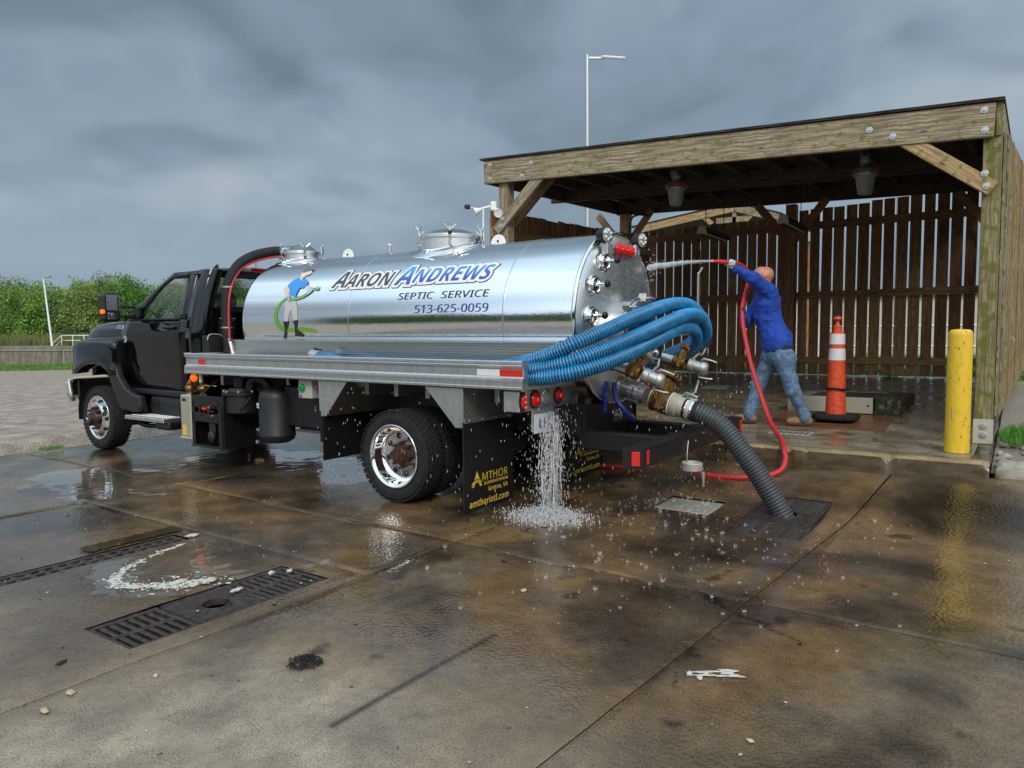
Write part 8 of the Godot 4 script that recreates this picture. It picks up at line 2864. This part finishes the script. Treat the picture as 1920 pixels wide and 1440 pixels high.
# thin clear film of water with ripples, on the concrete
func film(called: String, cx: float, cz: float, rx: float, rz: float, sd: int, amp: float) -> void:
	var nz := noise(0.9, sd, 3)
	var rip := noise(2.6, sd + 1, 3)
	var mb := MB.new()
	mb.smooth()
	var st := 0.035
	var nx := int(rx * 2 / st)
	var nzn := int(rz * 2 / st)
	var pt := func(i: int, j: int) -> Vector3:
		var x := cx - rx + i * st
		var z := cz - rz + j * st
		var u := Vector2((x - cx) / rx, (z - cz) / rz).length()
		var y := gh(x, z) + 0.0022 - 0.010 * ss(u, 0.55, 0.95) + rip.get_noise_2d(x * 1.2 + z, z * 2.4 - x) * amp
		return Vector3(x, y, z)
	for i in nx:
		for j in nzn:
			var u := Vector2((i + 0.5) / nx * 2.0 - 1.0, (j + 0.5) / nzn * 2.0 - 1.0)
			if u.length() + nz.get_noise_2d(cx + u.x * rx, cz + u.y * rz) * 0.9 > 0.85:
				continue
			var mid: Vector3 = pt.call(i, j)
			var hole := false
			for h: Rect2 in holes:
				if h.grow(0.03).has_point(Vector2(mid.x, mid.z)):
					hole = true
			if hole:
				continue
			mb.quad(pt.call(i, j), pt.call(i, j + 1), pt.call(i + 1, j + 1), pt.call(i + 1, j))
	struct(obj(called, mb, M.water))


func make_water() -> void:
	M.water = mat(lin(0.6, 0.6, 0.55, 0.04), 0.02)
	M.foam = mat(lin(0.62, 0.6, 0.53, 0.85), 0.7)
	M.drop = mat(lin(0.8, 0.82, 0.84, 0.62), 0.26)
	M.spray = mat(lin(0.8, 0.8, 0.8, 0.6), 0.3)
	film("water_film", -2.9, 0.1, 1.35, 1.1, 601, 0.0018)
	film("water_film", -0.6, -2.2, 1.5, 2.2, 611, 0.0020)
	film("water_film", -2.2, -3.0, 1.0, 1.6, 621, 0.0012)
	# muddy pool beside the trench drain
	var mud := MB.new()
	mud.smooth()
	for k in 30:
		var x0 := -3.42 + k * 0.023
		var z0 := -0.855 + 0.01 * sin(k * 1.7)
		mud.quad(Vector3(x0, gh(x0, z0) + 0.012, z0), Vector3(x0, gh(x0, z0) + 0.012, z0 + 0.17), Vector3(x0 + 0.023, gh(x0, z0) + 0.012, z0 + 0.17), Vector3(x0 + 0.023, gh(x0, z0) + 0.012, z0 + 0.01 * sin((k + 1) * 1.7) - 0.01 * sin(k * 1.7)))
	struct(obj("puddle", mud, mat(lin(0.055, 0.042, 0.016), 0.05)))
	# foam swept into an arc by the flow
	var bl := [blob(5, 1, Vector3(0.015, 0.0022, 0.010)), blob(5, 2, Vector3(0.02, 0.007, 0.013))]
	var xs := []
	var arc := curve([Vector3(-2.92, 0, -0.36), Vector3(-3.05, 0, -0.33), Vector3(-3.3, 0, -0.24), Vector3(-3.52, 0, -0.1), Vector3(-3.63, 0, 0.06), Vector3(-3.60, 0, 0.2), Vector3(-3.5, 0, 0.33), Vector3(-3.42, 0, 0.43), Vector3(-3.3, 0, 0.47)], 8)
	for k in 1100:
		var f := pow(rng.randf(), 0.6)
		var i := int(f * (arc.size() - 2))
		var p: Vector3 = arc[i].lerp(arc[i + 1], rng.randf())
		var sp := lerpf(0.008, 0.06, f)
		p += Vector3(rf(-1, 1), 0, rf(-1, 1)) * sp * (1.0 if k % 7 else 3.0)
		p.y = gh(p.x, p.z) + 0.006
		xs.append(Transform3D(Basis(Vector3.UP, rf(0, 6)).scaled(Vector3.ONE * rf(0.25, 1.25) * (0.5 if k % 3 else 1.0)), p))
	multi("foam", bl[0], xs, M.foam, self).set_meta("label", "white foam swept into an arc on the water between the drains")
	for q in [[Vector3(-3.30, 0, 0.50), Vector3(0.055, 0.012, 0.03), "cream foam lump lying at the edge of the long drain", 5], [Vector3(-3.0, 0, 0.70), Vector3(0.022, 0.012, 0.014), "small cream foam lump, the inner of two on the far grate", 6], [Vector3(-2.91, 0, 0.76), Vector3(0.022, 0.010, 0.014), "small cream foam lump, the outer of two on the far grate", 7], [Vector3(-3.30, 0, 0.78), Vector3(0.035, 0.008, 0.016), "thin cream foam smear on the drain's middle plate", 8], [Vector3(-3.42, 0, 0.37), Vector3(0.06, 0.009, 0.02), "flat cream foam patch at the foot of the foam arc", 9], [Vector3(-2.79, 0, -0.49), Vector3(0.05, 0.006, 0.03), "pale leaf-like scrap at the corner of the trench drain", 10]]:
		var p: Vector3 = q[0]
		p.y = gh(p.x, p.z) + 0.012
		tag(obj("foam_lump", blob(9, q[3], q[1]), M.foam, self, Transform3D(Basis(), p)), q[2], "foam")
	# white smear, dark matted clump and scraps on the concrete
	var sm := thing("white_smear", "streaky white smear on the concrete at the lower right", "smear", Vector3(-2.76, gh(-2.76, 3.4) + 0.006, 3.40))
	var sd := Basis(Vector3.UP, 0.963)   # streaks run one way
	for k in 16:
		var l := rf(0.012, 0.055)
		obj("streak", blob(5, 20 + k, Vector3(l, 0.0028, rf(0.004, 0.008))), M.foam, sm, Transform3D(sd.rotated(Vector3.UP, -2.0 * 0.963 + rf(-0.12, 0.12)), Vector3(0.571, 0, 0.821) * rf(-0.06, 0.10) + Vector3(-0.82, 0, 0.57) * rf(-0.04, 0.05)))
	for k in 3:
		obj("lump", blob(6, 50 + k, Vector3(0.018, 0.008, 0.014)), M.foam, sm, Transform3D(Basis(), Vector3(0.571, 0, 0.821) * (-0.10 + 0.035 * k) + Vector3(-0.82, 0, 0.57) * (0.04 * (k % 2))))
	var cl := MB.new()
	for k in 260:
		var r := sqrt(rng.randf()) * 0.075
		var t := rf(0, TAU)
		var p := Vector3(cos(t) * r, 0.008 + rf(0, 0.03) * (1.0 - r / 0.08), sin(t) * r)
		cl.bar(p - Vector3(rf(-1, 1), rf(-0.3, 0.3), rf(-1, 1)) * 0.015, p + Vector3(rf(-1, 1), rf(-0.3, 0.3), rf(-1, 1)) * 0.015 + Vector3(0.001, 0, 0), 0.004, 0.003)
	var clo := thing("debris_clump", "dark matted clump of debris on the concrete below the long drain", "debris", Vector3(-3.69, gh(-3.69, 1.85) + 0.003, 1.85))
	stuff(obj("matted_fibres", cl, mat(lin(0.018, 0.014, 0.012), 0.6), clo))
	var scraps := [[572, 0]]
	var sc := [[Vector3(-1.27, 0, 1.45), "dark flat scrap on the wet concrete below the splash", true], [Vector3(-2.0, 0, 1.75), "black flat scrap in the middle of the wet concrete", true], [Vector3(-1.12, 0, 1.50), "yellow leaf lying by the splash on the concrete", false], [Vector3(-2.37, 0, 2.15), "pale leaf lying in the middle of the wet concrete", false], [Vector3(-4.42, 0, 1.26), "pale leaf on the concrete at the lower left", false], [Vector3(-0.55, 0, -2.75), "pale stone in the wet beneath the canister", false], [Vector3(-4.31, 0, 0.93), "dark leaf on the concrete left of the long drain", true], [Vector3(-4.55, 0, 1.33), "pale leaf nearest the left edge of the concrete", false]]
	for k in sc.size():
		var p: Vector3 = sc[k][0]
		p.y = gh(p.x, p.z) + 0.008
		tag(obj("scrap", blob(6, 40 + k, Vector3(0.028, 0.004, 0.015) if k != 5 else Vector3(0.05, 0.025, 0.03)), mat(lin(0.02, 0.018, 0.016), 0.5) if sc[k][2] else mat(lin(0.5, 0.4, 0.22), 0.6), self, Transform3D(Basis(Vector3.UP, k * 1.1), p)), sc[k][1], "leaf" if "leaf" in sc[k][1] else ("stone" if k == 5 else "scrap"))
	xs = []
	var cols := []
	for k in 420:
		var p := Vector3(rf(-5.2, 1.2), 0, rf(-2.0, 5.2))
		p.y = gh(p.x, p.z) + 0.005
		xs.append(Transform3D(Basis(Vector3.UP, rf(0, 6)).scaled(Vector3.ONE * rf(0.15, 0.5) * (2.0 if k % 23 == 0 else 1.0)), p))
		cols.append(Color(0.5, 0.45, 0.36) if k % 3 == 0 else Color(0.12, 0.1, 0.08))
	var gm := mat(Color.WHITE, 0.7)
	gm.vertex_color_use_as_albedo = true
	multi("grit", bl[1], xs, gm, self, cols).set_meta("label", "pale and dark grit scattered on the concrete")
	# small weed in the joint at the far left corner of the slab
	grass_tuft("weed", Vector3(-1.55, 0.035, -5.55), 0.16, 0.06, 70, "small weed growing in the joint at the slab's far left corner", 0.06)

	# water falling from the back of the truck
	var dm := blob(4, 3, Vector3(1, 1, 1))
	xs = []
	var tr := TR.transform
	for k in 2600:
		var main := k < 1700
		var x := rng.randfn(-0.84, 0.055) if main else rng.randfn(-0.80, 0.17)
		if k % 3 == 0 and main:
			x = rng.randfn(-0.70, 0.02)
		var y := rf(0.0, 0.80) if main else rf(0.02, 0.88)
		var z := rng.randfn(1.36, 0.03 if main else 0.09)
		var r := rf(0.0010, 0.0030) if main else rf(0.0009, 0.0026)
		xs.append(Transform3D(Basis.from_scale(Vector3(r, r * rf(1.2, 7.0), r)), tr * Vector3(x, y, z)))
	var strings := MB.new()
	for k in 34:   # unbroken strings of water
		var x := rng.randfn(-0.82, 0.075) if k % 3 else rng.randfn(-0.69, 0.02)
		var z := rng.randfn(1.36, 0.025)
		var y := rf(0.30, 0.84)
		var l := rf(0.12, 0.5)
		var pts := []
		var rr := []
		var n := int(l / 0.012)
		for q in n + 1:
			var f := float(q) / n
			pts.append(tr * Vector3(x + 0.010 * sin(q * 0.23 + k) + 0.003 * sin(q * 0.9 + k), maxf(y - q * 0.012, 0.0), z + 0.004 * sin(q * 0.4 + k * 2.0)))
			rr.append((0.0022 + 0.0042 * maxf(0.0, sin(q * 0.37 + k * 1.7)) + 0.0015 * sin(q * 0.83)) * sin(PI * clampf(f, 0.04, 0.96)) + 0.0006)
		strings.tube(pts, rr, 6, false)
	stuff(obj("water_strings", strings, M.drop)).set_meta("label", "clear strings of water running down from the lamp box")
	for k in 260:   # rain dripping off valves and bumper
		xs.append(Transform3D(Basis.from_scale(Vector3(0.0025, rf(0.005, 0.014), 0.0025)), tr * Vector3(rf(-0.5, 1.2), rf(0.05, 1.1), rf(1.4, 2.5))))
	for k in 120:
		xs.append(Transform3D(Basis.from_scale(Vector3(0.002, rf(0.006, 0.016), 0.002)), tr * Vector3(-1.17, rf(0.1, 1.0), rf(-1.05, 1.2))))
	multi("falling_water", dm, xs, M.drop, self).set_meta("label", "water falling in drops and strings from the truck's lamp box")
	# where it lands
	xs = []
	for k in 3000:
		var x := rng.randfn(-0.86, 0.13)
		var z := rng.randfn(1.36, 0.16)
		var q := Vector2(x + 0.86, z - 1.36).length()
		var y := gh(x, z) + 0.006 + rng.randf() * rng.randf() * 0.12 * maxf(0.15, 1.0 - q * 3.0)
		var r := rf(0.001, 0.0042)
		xs.append(Transform3D(Basis.from_euler(Vector3(rf(-0.6, 0.6), 0, rf(-0.6, 0.6))).scaled(Vector3(r, r * rf(0.8, 3.5), r)), Vector3(x, y, z)))
	multi("splash", dm, xs, M.drop, self).set_meta("label", "white splash where the falling water hits the concrete")
	# crowns that raindrops throw up
	var cr := MB.new()
	for k in 7:
		var t := TAU * k / 7.0 + 0.2 * sin(k * 3.0)
		var d := Vector3(cos(t), 0, sin(t))
		var h := 0.024 + 0.014 * sin(k * 2.3)
		cr.tube([d * 0.010, d * 0.015 + Vector3(0, h * 0.5, 0), d * 0.022 + Vector3(0, h, 0)], [0.0028, 0.0018, 0.0009], 4, false)
		cr.ball(d * 0.025 + Vector3(0, h * 1.2, 0), Vector3.ONE * 0.0022, 4, 3)
	var crm := cr.done()
	xs = []
	for k in 380:
		var x := 0.0
		var z := 0.0
		if k < 130:
			x = rng.randfn(0.05, 0.2)
			z = rng.randfn(2.05, 0.25)
		elif k < 330:
			x = rng.randfn(-1.0, 0.65)
			z = rng.randfn(2.5, 0.6)
		else:
			x = rf(-2.6, 0.9)
			z = rf(1.4, 4.0)
		if x > 1.3:
			continue
		xs.append(Transform3D(Basis(Vector3.UP, rf(0, 6)).scaled(Vector3(1, rf(0.5, 1.2), 1) * rf(0.15, 0.75) * rf(0.5, 1.0)).rotated(Vector3.RIGHT, rf(-0.3, 0.3)), Vector3(x, gh(x, z) + 0.002, z)))
	multi("rain_splashes", crm, xs, M.spray, self).set_meta("label", "small crowns of water thrown up by drops on the concrete")
	# the jet from the hose to the tank end
	var jet := thing("water_jet", "white jet of water shooting from the red hose to the tank end", "water", Vector3(2.34, 2.294, 1.515))
	var e := tr * Vector3(0.52, 2.06, 1.60) - jet.position
	var pts := []
	var rad := []
	var jn := noise(4.0, 631, 3)
	for k in 61:
		var f := k / 60.0
		pts.append(e * f + Vector3(0, 0.05 * f * (1.0 - f), 0) + Vector3(jn.get_noise_2d(f * 12, 3), jn.get_noise_2d(f * 12, 9), 0) * 0.012 * f)
		rad.append(lerpf(0.011, 0.028, f) * (1.0 + 0.35 * jn.get_noise_2d(f * 30.0, 20)))
	var jm := mat(lin(0.8, 0.82, 0.85, 0.55), 0.4)
	obj("stream", MB.new().tube(pts, rad, 10), jm, jet)
	xs = []
	for k in 260:
		var f := rng.randf()
		var p: Vector3 = pts[int(f * 60)]
		var r := rf(0.0012, 0.003)
		var sp := 0.008 + 0.022 * f
		xs.append(Transform3D(Basis(Vector3.UP, 0.0).scaled(Vector3(r * 2.2, r, r)), p + Vector3(rng.randfn(0, sp * 0.4), rng.randfn(0, sp), rng.randfn(0, sp))))
	for k in 60:
		var p: Vector3 = e + Vector3(rng.randfn(0.02, 0.03), rng.randfn(0, 0.07), rng.randfn(0.03, 0.03))
		xs.append(Transform3D(Basis.from_scale(Vector3.ONE * rf(0.002, 0.005)), p))
	multi("spray", dm, xs, M.drop, jet)
